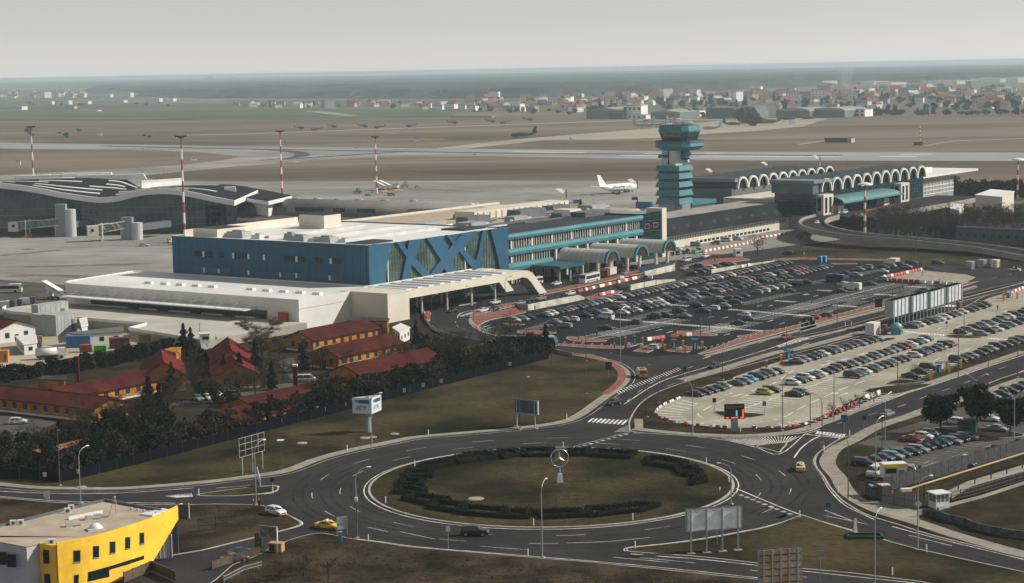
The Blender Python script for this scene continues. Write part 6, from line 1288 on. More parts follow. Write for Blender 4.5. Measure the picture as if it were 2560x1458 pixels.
for i,(x,y,z) in enumerate([(497,1238,.2),(682,1233,.2),(1037,1166,.2),(964,1258,.2),(1334,1314,.2),(1582,1300,.2),(1320,1390,.1),(1588,1371,.2),(1408,1119,.2),(921,1354,.1),(1071,1088,.2),(868,1127,.2),(1766,1159,.2),(1822,1205,.2),(1999,1293,.2),(2316,1380,.2),(2231,1438,.2),(2124,1090,.2),(2060,1128,.2),(2095,1232,.2),(1417,1048,.2),(1851,1080,.2),(2113,816,.2),(2128,815,.2),(2010,637,.1)]):
 p=G(x,y,z);o=link(bpy.data.objects.new('delineator_post',WPS));o.location=(p.x,p.y,z)
 wh_='island of the roundabout' if(p-Vector((CX,CY))).length<RI else('lower left road' if x<700 else 'front kerb of the roundabout' if y>1290 and x<1600 else 'grass triangle' if x<2320 and y>1280 else 'right-hand roads' if x>1700 else 'lawn side of the roundabout')
 tag(o,f'short white delineator post along the {wh_}','post',f'white posts along the {wh_}')
hp=MB();hp.path([Vector((-.5,0,0)),Vector((-.5,0,.55)),Vector((-.3,0,.8)),Vector((.3,0,.8)),Vector((.5,0,.55)),Vector((.5,0,0))],.055,5);HOOP=hp.mesh('bollard_hoop',M('hoop_white',(.5,.5,.5),.5,0))
def hoops(pts,st,where,z=.22):
 for p in resample([G(*q,z) for q in pts],st):o=link(bpy.data.objects.new('bollard_hoop',HOOP));o.location=(p.x,p.y,z);o.rotation_euler=(0,0,TH);tag(o,f'white steel hoop bollard {where}','bollard',f'hoop bollards {where}')
hoops(c('k',(1190,1245),(1500,1160),(1900,1050),(2300,965),(2500,915)),3.2,'along the near brick edge of the dark car park');hoops(c('l',(0,960),(500,855),(1000,740),(1500,640)),3.6,'along the far brick edge beside the main road')
hoops(c('j',(760,720),(880,690),(1000,665),(1200,625)),2.6,'above the brick slope of the loop');hoops(c('j',(655,790),(700,860),(800,920),(950,970),(1090,1000)),2.2,'round the brick point of the loop');hoops(c('j',(790,895),(900,935),(1060,975)),2.4,'inside the curve behind the bus');hoops(c('j',(1700,1068),(2000,1090),(2400,1110)),2.8,'on the brick pavement before the ticket gates')
def wall3(name,pts,h,t,mat,label,cat='wall',z=0,cap=None,group=None):
 W_=[G(*p,z) for p in pts];T=thing(name,(W_[0].x,W_[0].y,0),0,label,cat,group);hh=h if isinstance(h,(list,tuple)) else[h]*len(W_);m=MB()
 for i in range(len(W_)-1):
  a,b=W_[i]-W_[0],W_[i+1]-W_[0];d=(b-a).normalized();o=Vector((-d.y,d.x))*t/2
  m.add([(*(a-o),z),(*(b-o),z),(*(b+o),z),(*(a+o),z),(*(a-o),z+hh[i]),(*(b-o),z+hh[i+1]),(*(b+o),z+hh[i+1]),(*(a+o),z+hh[i])],[(4,5,6,7),(0,1,5,4),(1,2,6,5),(2,3,7,6),(3,0,4,7)])
 m.obj('wall',mat,T);return T
WC=M('stained_concrete',(.48,.45,.38),.9,.3,.2,fine=1.2)
wall3('ramp_wall',c('j',(1355,668),(1700,600),(1975,545),(2040,530)),[2.0,2.0,1.9,.8],.4,WC,'stained concrete ramp wall behind the first parked cars');wall3('ramp_wall',c('j',(1230,610),(1355,668)),[.9,2.0],.4,CONC,'short angled concrete wall at the start of the ramp');wall3('ramp_wall',c('h',(920,1222),(1200,1160),(1395,1118)),[2.0,1.7,.6],.4,WC,'concrete ramp wall of the second subway exit')
wall3('ramp_wall',c('h',(780,1178),(920,1222)),[1.2,2.0],.4,CONC,'angled end wall of the second subway exit');wall3('ramp_wall',c('h',(1065,1080),(1390,1010)),[2.0,2.3],.5,WC,'pale stair wall beneath the blue panel by the canopies');wall3('ramp_wall',c('h',(1780,1040),(2070,985),(2450,915)),[1.5,1.2,.5],.4,WC,'long low ramp wall before the back row of cars')
T=wall3('hoarding',c('h',(1020,1040),(1370,990)),2.4,.3,M('deep_blue_panel',(.012,.05,.10),.5,.1),'dark blue hoarding behind the stair wall','hoarding')
wall3('guard_rail',c('j',(100,655),(95,700),(110,780),(170,870),(240,920),(330,950)),1.0,.12,STEEL,'pale guard rail round the left bend of the loop','guard rail');wall3('retaining_wall',c('j',(300,955),(520,1010),(820,1062),(1120,1085)),.9,.3,GREYD,'dark roadside wall below the loop','wall')
wall3('guard_rail',c('j',(1640,1170),(1740,1195),(1900,1225)),1.1,.08,STEEL,'short pale railing at the lawn corner','railing')
# -- trees
def lobes(k,rx,ry,z0,z1,r0,r1):
 L_=[(R.gauss(0,.42)*rx,R.gauss(0,.42)*ry,R.uniform(z0,z1),R.uniform(r0,r1)) for _ in range(k)]
 def f():
  x,y,z,r=L_[R.randrange(k)];v=Vector((R.gauss(0,1),R.gauss(0,1),R.gauss(0,1))).normalized()*r*R.uniform(.45,1.05);return(x+v.x,y+v.y,max(.1,z+v.z*.85))
 return f
def limbs(m,h,r,n,spread,z0=.35,lift=.6,sub=3,mi=0):
 m.tube((0,0,0),(R.uniform(-.2,.2),R.uniform(-.2,.2),h*z0),r,r*.7,7,mi);m.tube((0,0,h*z0),(R.uniform(-.3,.3),R.uniform(-.3,.3),h*.8),r*.7,r*.15,6,mi);tips=[]
 for i in range(n):
  t=2*math.pi*i/n+R.uniform(-.3,.3);zb=h*R.uniform(z0*.8,.6);e=Vector((math.cos(t)*spread*R.uniform(.6,1),math.sin(t)*spread*R.uniform(.6,1),zb+h*lift*R.uniform(.35,.75)));s=Vector((0,0,zb));mid=s.lerp(e,.5)+Vector((0,0,-.05*h))
  m.tube(s,mid,r*.4,r*.25,5,mi);m.tube(mid,e,r*.25,r*.08,4,mi);tips+=[mid,e,s.lerp(mid,.6)]
  for _ in range(sub):
   b=mid.lerp(e,R.random());q=b+Vector((R.gauss(0,1),R.gauss(0,1),R.uniform(.1,1))).normalized()*spread*.4;m.tube(b,q,r*.12,r*.04,3,mi);tips.append(q)
 return tips
def bare_tree(h,spread,ntw,mat=TWIG,name='bare_tree'):
 T=thing(name,(0,0,0),0,'bare tree','tree');m=MB();tips=limbs(m,h,h*.022+.06,9,spread,.3,.6,5);m.obj('trunk',BARK,T);w=MB()
 for _ in range(ntw):
  b=Vector(tips[R.randrange(len(tips))]);d=Vector((b.x*.5+R.gauss(0,1.2),b.y*.5+R.gauss(0,1.2),R.uniform(-.2,1.6))).normalized();l=spread*R.uniform(.15,.42);e=b+d*l;o=d.cross(Vector((R.gauss(0,1),R.gauss(0,1),.3))).normalized()*.022
  w.add([b-o,b+o,e],[(0,1,2)])
  for _ in range(2):k_=b.lerp(e,R.uniform(.3,.9));e2=k_+(d+Vector((R.gauss(0,.6),R.gauss(0,.6),R.gauss(0,.5)))).normalized()*l*.45;w.add([k_-o*.8,k_+o*.8,e2],[(0,1,2)])
 w.obj('twigs',mat,T);return T
def bush_tree(h,w_,n,mat=LEAFD,name='evergreen_tree',ls=.28):
 T=thing(name,(0,0,0),0,'tree','tree');MB().tube((0,0,0),(0,0,h*.55),.16,.08,6).obj('trunk',BARK,T);m=MB();leafy(m,n,lobes(9,w_*.8,w_*.8,h*.12,h*.82,w_*.28,w_*.5),ls);m.obj('crown',mat,T);return T
def conifer(h,w_,n,mat=LEAFD):
 T=thing('conifer_tree',(0,0,0),0,'conifer','tree');MB().tube((0,0,0),(0,0,h*.95),.2,.04,6).obj('trunk',BARK,T);m=MB();ph=R.random()
 def f():
  z=h*(.08+.9*R.random()**1.25);r=w_*(1-z/h)**.8*(.75+.35*math.sin(z*3.1+ph));t=R.uniform(0,6.283);k_=R.uniform(.35,1)*(1+.25*math.sin(3*t+z));return(r*k_*math.cos(t),r*k_*math.sin(t),z+R.uniform(-.25,.1))
 leafy(m,n,f,.26,0);m.obj('crown',mat,T);return T
def pine(h,w_,n):
 T=thing('pine_tree',(0,0,0),0,'pine','tree');m=MB();tips=limbs(m,h,.2,9,w_*.8,.4,.35,3);m.obj('trunk',BARK,T);c_=MB();k_=[(t.x,t.y,t.z,R.uniform(.7,1.3)) for t in tips if t.z>h*.36]
 def f():
  x,y,z,r=k_[R.randrange(len(k_))];v=Vector((R.gauss(0,1),R.gauss(0,1),R.gauss(0,.55))).normalized()*r*R.uniform(.3,1.1);return(x+v.x,y+v.y,z+v.z)
 leafy(c_,n,f,.2,.2);c_.obj('crown',LEAFD,T);return T
def planter(proto,spots,z=.1):
 first=True
 for(x,y,sc,lb) in spots:
  p=G(x,y,z) if not isinstance(x,Vector) else x
  if first:proto.location=(p.x,p.y,z);proto.scale=(sc,)*3;proto['label']=lb;proto.rotation_euler.z=R.random()*6;first=False
  else:instance(proto,(p.x,p.y,z),R.random()*6.28,(sc*R.uniform(.9,1.1),sc*R.uniform(.9,1.1),sc*R.uniform(.92,1.08)),lb)
pn=pine(7.2,3.4,7000);planter(pn,[(2352,1085,1.22,'dark pine at the left of the three in the corner lot'),(2440,1078,1.3,'dark pine in the middle of the three in the corner lot'),(2524,1092,1.15,'dark pine at the right of the three in the corner lot')],.25)
bt_=bare_tree(8,3.2,900)
planter(bt_,[(1893,637,1.05,'bare tree beside the thin red and white barrier line'),(2003,617,.95,'bare tree at the left foot of the approach ramp'),(2210,592,1.2,'bare tree before the forecourt columns'),(2190,600,.9,'smaller bare tree left of the disc-headed mast'),(2290,598,1.25,'bare tree right of the striped mast'),(2340,596,1.2,'bare tree at the right of the forecourt, first'),(2390,600,1.3,'bare tree at the right of the forecourt, second'),(2440,600,1.3,'bare tree at the right of the forecourt, third'),(2490,606,1.3,'bare tree at the right of the forecourt, fourth'),(2545,608,1.3,'bare tree at the right picture edge before the pale box building'),(2370,585,1.2,'bare tree behind the second of the right-hand row'),(2420,580,1.2,'bare tree behind the third of the right-hand row'),(2270,580,1.1,'bare tree under the forecourt parapet'),(2470,585,1.2,'bare tree behind the fourth of the right-hand row'),(2520,590,1.2,'bare tree near the right edge, behind'),(800,925,.9,'bare tree left of the middle motel roof'),(870,905,.8,'bare tree behind the lowest long roof'),(1000,905,.7,'bare tree right of the middle motel roof'),(960,870,.7,'bare tree at the end of the upper motel roof'),(470,940,.8,'bare tree beside the crimson roof house'),(780,1010,.8,'bare tree in front of the low motel roof'),(700,900,.7,'bare tree under the willow'),(1130,890,.7,'bare tree among the dark bushes below the loop'),(1180,900,.6,'leafless bush tree by the retaining wall'),(2080,1045,.42,'thin bare sapling at the barrier edge of the pale car park'),(2115,1035,.42,'thin bare sapling between barriers and parking bays'),(2150,1020,.42,'third thin bare sapling from the LED board'),(2185,1005,.42,'fourth thin bare sapling beside the white barriers'),(2290,940,.4,'thin bare sapling before the gate row'),(760,1440,.55,'bare shrub in the rough ground bottom left, taller'),(700,1450,.45,'bare shrub in the rough ground near the fence'),(820,1450,.45,'bare shrub in the rough ground, right one')])
wl=bare_tree(12.5,4.4,6500,TWIGY,'willow_tree');planter(wl,[(655,915,1.0,'leafless yellowish willow in front of the white hall')])
cf=conifer(9,2.5,1500)
planter(cf,[(400,1062,1.0,'tall dark conifer right of the orange gable end'),(375,1050,1.05,'dark conifer just behind the gable end'),(600,968,.9,'dark conifer in front of the crimson house'),(560,960,.8,'dark conifer left in front of the crimson house'),(640,940,1.0,'dark conifer below the willow'),(680,975,.85,'spreading dark conifer by the motel lane'),(760,930,.9,'dark conifer beside the twin-headed lamp'),(1365,885,.95,'slim dark cypress behind the articulated bus'),(460,880,.9,'dark conifer in front of the deck corner'),(478,885,.8,'smaller conifer right of the one at the deck corner'),(1040,868,.8,'dark conifer beside the grey shed'),(430,985,.9,'dark round conifer beyond the long motel wing'),(1452,545,1.0,'small dark pine left of the apron lamp'),(1485,541,.8,'small dark pine right of the apron lamp')])
ev=[bush_tree(4.6,2.6,620,LEAFD),bush_tree(5.4,2.4,620,LEAFB),bush_tree(3.8,2.8,560,M('bare_bush',(.034,.026,.019),1,.35,.6))]
def band_trees(pts,rows_,step,dy,lab,seed,sc=1.,kinds=(0,1,2)):
 r_=random.Random(seed);base=[G(*p) for p in pts];lst={k:[] for k in kinds}
 for j in range(rows_):
  for p in resample(base,step):
   q=p+Vector((r_.uniform(-.8,.8),j*dy+r_.uniform(-.8,.8)));k=(2 if 2 in kinds and r_.random()<.25 else r_.choice(kinds));s=sc*r_.uniform(.75,1.15)
   o=instance(ev[k],(q.x,q.y,.05),r_.random()*6,(s,s,s*r_.uniform(.85,1.15)),f"{('dark evergreen', 'upright dark evergreen', 'leafless brownish')[k]} {'tree' if k < 2 else 'bush'} {lab}",f"{('dark evergreens', 'upright evergreens', 'leafless bushes')[k]} {lab}")
   o.name='hedge_tree' if k<2 else 'bush'
band_trees([(-60,1188),(150,1190),(200,1183),(400,1132),(620,1076),(860,1012),(1100,952),(1275,908),(1368,884)],3,3.6,3.9,'in the tree belt behind the blue fence',1)
band_trees([(-60,1165),(200,1150),(340,1110),(430,1085)],3,3.8,4.5,'below the motel at left',2);band_trees([(1080,935),(1200,905),(1330,868)],2,4,5,'below the loop wall',3,.9);band_trees([(1040,880),(1150,895)],3,4,5,'beside the motel end',4,.8)
band_trees([(-40,965),(60,950),(200,930),(330,905),(430,880)],2,2.9,3.0,'in the clipped hedge along the sandy yard',5,.8,(1,));band_trees([(150,1095),(330,1045),(440,1035)],1,3.5,3,'behind the rusty canopy roof',6,.7,(0,1))
band_trees([(640,1040),(830,985),(960,955)],1,4,3,'before the low motel roofs',7,.75);band_trees([(440,905),(520,915)],2,4,4,'behind the crimson roofs',8,.8);band_trees([(880,800),(1040,780)],1,4,3,'at the foot of the cream block',9,.45,(0,2))
band_trees([(1680,640),(1745,632)],1,3,2,'beside the barrel canopies',10,.45,(0,));band_trees([(2400,500),(2480,497),(2600,500)],3,8,14,'beyond the white annex at right',11,2.3,(0,1));band_trees([(2440,560),(2600,560)],2,7,8,'around the pale box building',12,1.2,(2,))
for j_ in range(96):
 x_,y_=2200+j_*3.9+R.uniform(-6,6),566+(j_*7)%38;p_=G(x_,y_);s_=R.uniform(.9,1.45);instance(bt_,(p_.x,p_.y,.05),R.random()*6,(s_,s_,s_),'bare tree in the tree belt below the elevated forecourt','bare trees of the belt below the forecourt')
for j_ in range(46):
 x_=R.choice([R.uniform(-20,420),R.uniform(420,1060),R.uniform(900,1300)]);y_=(1150-.24*x_ if x_<420 else 1105-.17*x_+R.uniform(-60,0) if x_<900 else 1170-.24*x_)+R.uniform(-18,8);p_=G(x_,y_);s_=R.uniform(.6,.95);instance(bt_,(p_.x,p_.y,.05),R.random()*6,(s_,s_,s_),'bare grey-brown tree rising out of the dark belt behind the navy fence','bare trees rising from the belt behind the navy fence')
for i,e in enumerate(ev):e.location=(G(500+i*40,1000+i*8).x,G(500+i*40,1000+i*8).y,.05);e['label']=('round dark evergreen beside the five parked motel cars','upright dark evergreen near the motel lane lamp','brown leafless bush on the motel court edge')[i]
# -- motel houses
def gable(name,p0,p1,zr,ze,w_,wall_mat,roof_mat,label,wins=(),over=.6,cat='house',skirt=0,hip=False):
 a,b=G(*p0,zr),G(*p1,zr);d=(b-a).normalized();o=Vector((-d.y,d.x));T=thing(name,((a.x+b.x)/2,(a.y+b.y)/2),0,label,cat);h=w_/2
 part(T,'wall',MB().prism([a+o*h,a-o*h,b-o*h,b+o*h],0,ze,top=False).add([(*(a+o*h),ze),(*(a-o*h),ze),(*a,zr-.15)],[(0,1,2)]).add([(*(b+o*h),ze),(*(b-o*h),ze),(*b,zr-.15)],[(2,1,0)]),wall_mat)
 a2,b2=a-d*over,b+d*over;k=over/h;dz_=(zr-ze)*k;h2=h+over;ha=d*h*.8 if hip else Vector((0,0))
 P=[(*(a2+ha),zr),(*(b2-ha),zr),(*(b2+o*h2),ze-dz_),(*(a2+o*h2),ze-dz_),(*(a2-o*h2),ze-dz_),(*(b2-o*h2),ze-dz_)];Q=[(x,y,z-.22) for x,y,z in P]
 part(T,'roof',MB().add(P+Q,[(0,1,2,3),(1,0,4,5),(9,8,7,6),(10,6,7,11),(3,2,8,9),(5,4,10,11),(1,5,11,7),(1,7,8,2),(0,3,9,6),(0,6,10,4)]+([(0,3,4),(1,5,2)] if hip else[])),roof_mat)
 part(T,'ridge_cap',MB().tube((*(a2+ha),zr),(*(b2-ha),zr),.12,n=5),roof_mat)
 L_=(b-a).length
 for s_ in(-1,1):
  n=int(L_/3.2)
  for i in range(n):q=a+d*(L_*(i+.5)/n)+o*s_*h;part(T,'window',MB().box(q.x,q.y,ze*.36,1.3,.12,1.4,math.atan2(d.y,d.x)),M('motel_window',(.035,.04,.045),.2,.2,spec=.6));part(T,'window_sill',MB().box(q.x,q.y,ze*.36-.1,1.5,.3,.08,math.atan2(d.y,d.x)),OFFW)
 for e_,s_ in((a,-1),(b,1)):
  for t in(-.5,.5):q=e_+o*h*t+d*s_*.03;part(T,'window',MB().box(q.x,q.y,ze*.33,.1,1.3,1.5,math.atan2(d.y,d.x)),M('motel_window',(0,0,0)))
  q=e_+d*s_*.04;part(T,'door',MB().box(q.x,q.y,0,.1,1.2,2.2,math.atan2(d.y,d.x)),BLACK)
 part(T,'plinth',MB().prism([a+o*(h+.06)-d*.06,a-o*(h+.06)-d*.06,b-o*(h+.06)+d*.06,b+o*(h+.06)+d*.06],0,.5,top=False),OFFW)
 return T
gable('motel_wing',(-60,957),(276,993),4.9,3.3,10.2,OCHRE,REDROOF,'long orange motel wing with dark red roof and lit gable end at left')
gable('motel_wing',(130,970),(374,922.5),5.0,3.3,9.5,OCHRE,REDROOF,'orange motel wing with square windows running away behind the first wing')
gable('motel_house',(403,874),(408,903),7.4,4.2,9.6,OCHRE,CRIM,'small crimson-roofed house right of the long wings');gable('motel_house',(569,843),(578,873),7.2,4.0,9.6,OCHRE,CRIM,'crimson-roofed house in front of the deck parapet');gable('motel_house',(581,888),(592,906),6.4,3.4,10.5,OCHRE,CRIM,'second crimson-roofed house half hidden by a conifer')
gable('motel_wing',(748,827),(910,798),5.6,3.6,10,OCHRE,REDROOF,'uppermost of three parallel red-roofed motel wings');gable('motel_wing',(808,867),(970,834),5.6,3.6,10,OCHRE,REDROOF,'middle one of three parallel red-roofed motel wings');gable('motel_wing',(861,911.5),(1065,870),5.4,3.4,10,OCHRE,REDROOF,'lowest of three parallel red-roofed motel wings, with yellow end')
gable('motel_wing',(600,995),(774,957),4.6,2.9,12,OCHRE,REDROOF,'low red-roofed motel block with a chimney');gable('motel_wing',(545,1028),(668,1000),4.0,2.7,11,OCHRE,REDROOF,'lowest front motel block behind the fence hedge');gable('motel_annex',(820,967),(868,957),3.6,2.4,7,OCHRE,REDROOF,'small red-roofed annex right of the chimney block')
gable('service_house',(-30,790),(40,801),6.2,4.2,12,OFFW,REDROOF,'white-walled house with red roof at the left edge of the yard')
def blk(name,pts,z,h,mats,label,cat='building',parts=()):
 W_=[G(x,y,z) for x,y in pts];T=thing(name,(W_[0].x,W_[0].y,0),0,label,cat);part(T,'wall',MB().prism(W_,0,h,top=False),mats[0]);part(T,'roof',MB().prism(offset(W_,-.25),h,h+.25),mats[1])
 w2=W_ if area(W_)>0 else W_[::-1]
 for i in range(len(w2)):
  a,b=w2[i],w2[(i+1)%len(w2)];L_=(b-a).length;d=(b-a).normalized();n=int(L_/3.5)
  if d.x*0+(-d.y)*-1<-2:continue
  for q in range(n):c_=a+d*(L_*(q+.5)/n);part(T,'window',MB().box(c_.x,c_.y,h*.4,1.2,.14,min(1.4,h*.35),math.atan2(d.y,d.x)),GLASS)
 return T
blk('utility_house',[(94,948),(161,950),(162,941),(110,939)],6,5.8,(OCHRE,BITU),'small ochre block rising behind the long motel roof');blk('boiler_house',[(440,890),(452,876),(430,877),(412,881)],5,5.6,(OCHRE,OCHRE),'ochre gable block behind the small crimson house')
T=thing('chimney',(G(740,985).x,G(740,985).y,0),0,'red chimney with pale cap standing on the low motel block','chimney');MB().box(0,0,0,1,1,6.6).obj('stack',REDROOF,T);MB().box(0,0,6.6,1.2,1.2,.4).obj('cap',OFFW,T)
T=thing('chimney',(G(196,960).x,G(196,960).y,0),0,'slim red chimney behind the second motel wing','chimney');MB().box(0,0,0,.7,.7,6.5).obj('stack',CRIM,T);MB().box(0,0,6.5,.9,.9,.25).obj('cap',CRIM,T)
blk('shed',[(982,822),(1000,836),(1024,822),(1002,812)],3,3.2,(OFFW,ROOFW),'small white flat shed at the end of the upper motel wing','shed');blk('shed',[(870,800),(968,801),(972,795),(890,789)],4,3.6,(OCHRE,BITU),'dark flat-roofed annex under the white hall wall','shed')
T=thing('canopy_roof',(G(170,1120).x,G(170,1120).y,0),0,'long rusty-orange shed roof on posts among the hedge trees','canopy');W_=[G(80,1127,3),G(250,1088,3),G(268,1093,3),G(107,1133,3)]
part(T,'roof',MB().prism(W_,2.8,3.05),M('rusty_orange_roof',(.23,.10,.045),.9,.25,.5))
for t in(0,.33,.66,1):q=W_[3].lerp(W_[2],t);part(T,'post',MB().box(q.x,q.y,0,.2,.2,2.8),BARK)
def crate(name,px,py,sx,sy,h,rz,mt,label,cat='container',z=.12,ex=None):
 p=G(px,py,z);T=thing(name,(p.x,p.y,z),rz,label,cat);MB().box(0,0,0,sx,sy,h).obj('body',mt,T);m=MB();[m.box(-sx/2+sx*(i+.5)/6,-sy/2-.04,.2,.1,.06,h-.4) for i in range(6)];m.obj('ribs',mt,T);MB().box(sx*.3,-sy/2-.05,.1,sx*.14,.06,h*.7).obj('door',GREYD,T);m=MB();m.box(0,0,h,sx+.12,sy+.12,.12);m.obj('lid',ROOFW if mt is WHITE else mt,T);return T
CG_=M('cooling_unit_grey',(.33,.35,.34),.6,.12,.3)
crate('cooling_unit',150,835,8,6,6.0,TH,CG_,'tall pale grey cooling unit stack, right one','cooling unit');crate('cooling_unit',112,832,5,6,5.6,TH,CG_,'tall pale grey cooling unit stack, left one','cooling unit');crate('cooling_unit',127,812,12,3,6.6,TH,CG_,'cooling unit with rooftop fans behind the two stacks','cooling unit')
blk('workshop',[(200,838),(308,831),(306,819),(165,834)],3.4,3.4,(OFFW,M('grey_flat_roof',(.13,.13,.13),.9,.1)),'low white workshop with grey roof and two windows in the yard');blk('guard_house',[(60,862),(92,858),(88,838),(40,842)],3,3,(OFFW,ROOFW),'small white hut beside the red-roofed house at left');blk('small_block',[(205,826),(219,823),(217,802),(200,806)],3.5,4.4,(OFFW,ROOFW),'narrow white block between cooling units and workshop')
crate('container',197,868,6.5,3,3.2,.12,BLUEP,'blue container with a white plate in the yard');crate('container',300,870,5.5,2.8,2.8,.12,REDP if 0 else M('maroon',(.12,.03,.035),.6,.2),'maroon container right of the green skip');crate('skip',215,880,3.2,2,1.9,.1,M('rust_red',(.25,.07,.035),.8,.3),'rust-red skip beside the blue container','skip');crate('skip',252,878,3.4,2,1.5,.05,M('bright_green',(.09,.42,.05),.5,.1),'bright green skip in the yard','skip');crate('skip',92,868,2.6,2,1.4,.1,M('dark_blue_bin',(.03,.06,.13),.6,.1),'dark blue bin before the tank truck','skip');crate('crate',100,858,1.4,1.2,2.0,.2,M('wooden_crate',(.38,.2,.08),.8,.2),'tall wooden crate beside the white hut','crate')
crate('sign_board',364,862,3.6,.3,2.8,.05,M('mustard_board',(.22,.12,.025),.7,.2),'mustard board on the deck wall foot','board',.12);crate('excavator',5,905,3.6,2.6,3.0,.1,M('machine_orange',(.55,.20,.03),.5,.2),'orange digger cab at the left picture edge','excavator')
T=thing('guard_cabin',(G(512,858,2.4).x,G(512,858,2.4).y,2.45),.25,'white guard hut with dark window on the concrete deck','cabin');MB().box(0,0,0,2.6,2.4,2.5).obj('wall',WHITE,T);MB().box(0,0,2.5,2.9,2.7,.2).obj('roof',ROOFW,T);MB().box(.2,-1.22,1.1,1.7,.06,.8).obj('window',GLASS,T)
T=thing('guard_cabin',(G(1845,641).x,G(1845,641).y,.1),.3,'white guard cabin beside orange barriers beyond the dark car park','cabin');MB().box(0,0,0,3,2.6,2.7).obj('wall',WHITE,T);MB().box(0,0,2.7,3.2,2.8,.2).obj('roof',ROOFW,T);MB().box(-.4,-1.32,1.1,1.5,.06,.9).obj('window',GLASS,T)
for x,y,l_ in((2050,657,'blue portable toilet cabin, left of the pair'),(2061,656,'blue portable toilet cabin, right of the pair')):
 p=G(x,y,.1);T=thing('portable_toilet',(p.x,p.y,.1),TH,l_,'toilet cabin','blue portable toilets');MB().box(0,0,0,1.5,1.5,2.2).obj('body',BLUEP,T);MB().box(0,0,2.2,1.6,1.6,.25,0,0,.7).obj('roof',M('light_blue_plastic',(.1,.3,.45),.5,0),T);MB().box(0,-.78,.1,.9,.05,1.9).obj('door',M('light_blue_plastic',(0,0,0)),T)
crate('pay_station',2235,664,4.2,3,2.6,TH,OFFW,'small flat-roofed pay cabin at the far edge of the dark car park','cabin',.1);crate('utility_cabin',2182,836,4.2,2.6,3.2,TH,OFFW,'white utility cabin on the verge before the billboards','cabin',.2)
for x,y,l_,mt in((2212,836,'dark red advertising pillar beside the blue dome kiosk',M('dark_red_pillar',(.16,.03,.03),.6,.1)),(2397,778,'dark red box beside the far parked cars',M('dark_red_pillar',(0,0,0)))):
 p=G(x,y,.2);T=thing('pillar_sign',(p.x,p.y,.2),TH,l_,'sign');MB().box(0,0,0,1.4,1.0,2.6).obj('body',mt,T);MB().box(0,0,2.6,1.5,1.1,.12).obj('cap',GREYD,T)
p=G(2241,836,.2);T=thing('dome_kiosk',(p.x,p.y,.2),TH,'blue kiosk with round dome roof beside the zebra crossing','kiosk');MB().tube((0,0,0),(0,0,2.2),1.5,n=12).obj('body',M('kiosk_blue',(.05,.20,.27),.4,.1),T);MB().ellip(0,0,2.2,1.6,1.6,1.1,12,6).obj('dome',M('kiosk_light',(.15,.36,.42),.4,.1),T,smooth=True)
for x,y,l_ in((2350,930,'blue-roofed payment shelter at the pale car park exit'),(1972,898,'blue booth at the pale car park entrance'),(2524,745,'grey-blue booth at the far right gate')):
 p=G(x,y,.2);T=thing('payment_shelter',(p.x,p.y,.2),TH,l_,'shelter');[MB().box(sx,sy,0,.12,.12,2.2).obj('post',GREY,T) for sx in(-.9,.9) for sy in(-.7,.7)];MB().box(0,0,2.2,2.2,1.8,.25).obj('roof',TEAL,T);MB().box(0,.3,0,1.2,.7,1.7).obj('machine',BLUEP,T)
blk('pale_building',[(2438,517),(2505,523),(2535,508),(2478,502)],6,11.5,(CREAM,ROOFW),'pale windowless box building near the dark pines at right');blk('pale_building',[(2376,540),(2398,545),(2410,530),(2378,527)],6,9.2,(CREAM,ROOFW),'smaller pale block with a round white roof among bare trees');blk('dark_building',[(2390,575),(2700,590),(2700,555),(2400,548)],5,6.0,(M('dark_grey_wall',(.09,.10,.105),.9,.15),M('dark_grey_roof',(.06,.062,.065),.9,.2)),'long dark building behind the bare trees at right')
for i,(x,y) in enumerate(((2425,672),(2455,668),(2488,668))):crate('site_container',x,y,3.2,2.4,2.6,TH,(GREY,GREY,CREAM)[i],('grey site container at the works, leftmost','grey site container at the works, middle one','pale site container at the works, rightmost')[i],'container',.15)
# -- yellow building at the lower left
RZ=7.6;rp=lambda q:[G(x,y,RZ) for x,y in c('p',*q)]
T=thing('yellow_building',(G(250,1330,RZ).x,G(250,1330,RZ).y,0),0,'boat-shaped office building with curved bright yellow wall and sandy flat roof','building')
crv=sm(rp([(2065,465),(1780,605),(1400,740),(1000,850),(640,915)]),5,False)
back=rp([(1840,520),(1200,400),(600,545),(0,695),(-500,810)]);left=rp([(-500,780),(0,865),(300,920),(455,885)])
left=[G(-130,1332,RZ),G(0,1349.5,RZ),G(66,1361.5,RZ),G(99.6,1354,RZ)]
body=crv[3:]+left[::-1]+[G(-150,1350,RZ)]*0+[G(-130,1340,RZ)]*0+back[::-1][0:4]
body=[crv[i] for i in range(3,len(crv))]+[left[3],left[2],left[1],left[0],back[4],back[3],back[2],back[1],back[0]]
core=[p for p in body]
core2=[G(x,y,RZ) for x,y in[(366,1300.5),(306.6,1322),(219,1346),(140,1360)]];core2[0]=crv[6]
part(T,'wall',MB().prism([crv[i]+Vector((-.25,.3)) for i in range(8,len(crv))]+[left[3],left[2],left[1],left[0],back[4],back[3],back[2],back[1]],0,RZ-.35,top=False),M('lilac_white_wall',(.50,.48,.50),.8,.1))
part(T,'roof',MB().prism([q for q in body],RZ-.5,RZ-.35),GRAVR)
e1=MB();ring_=back[::-1];
for i in range(len(ring_)-1):
 a,b=ring_[i],ring_[i+1];d=(b-a).normalized();o=Vector((-d.y,d.x))*.2;e1 .prism([a-o,b-o,b+o,a+o],RZ-.5,RZ+.05)
part(T,'roof_edge',e1,GREYD)
yw=MB();n=len(crv)
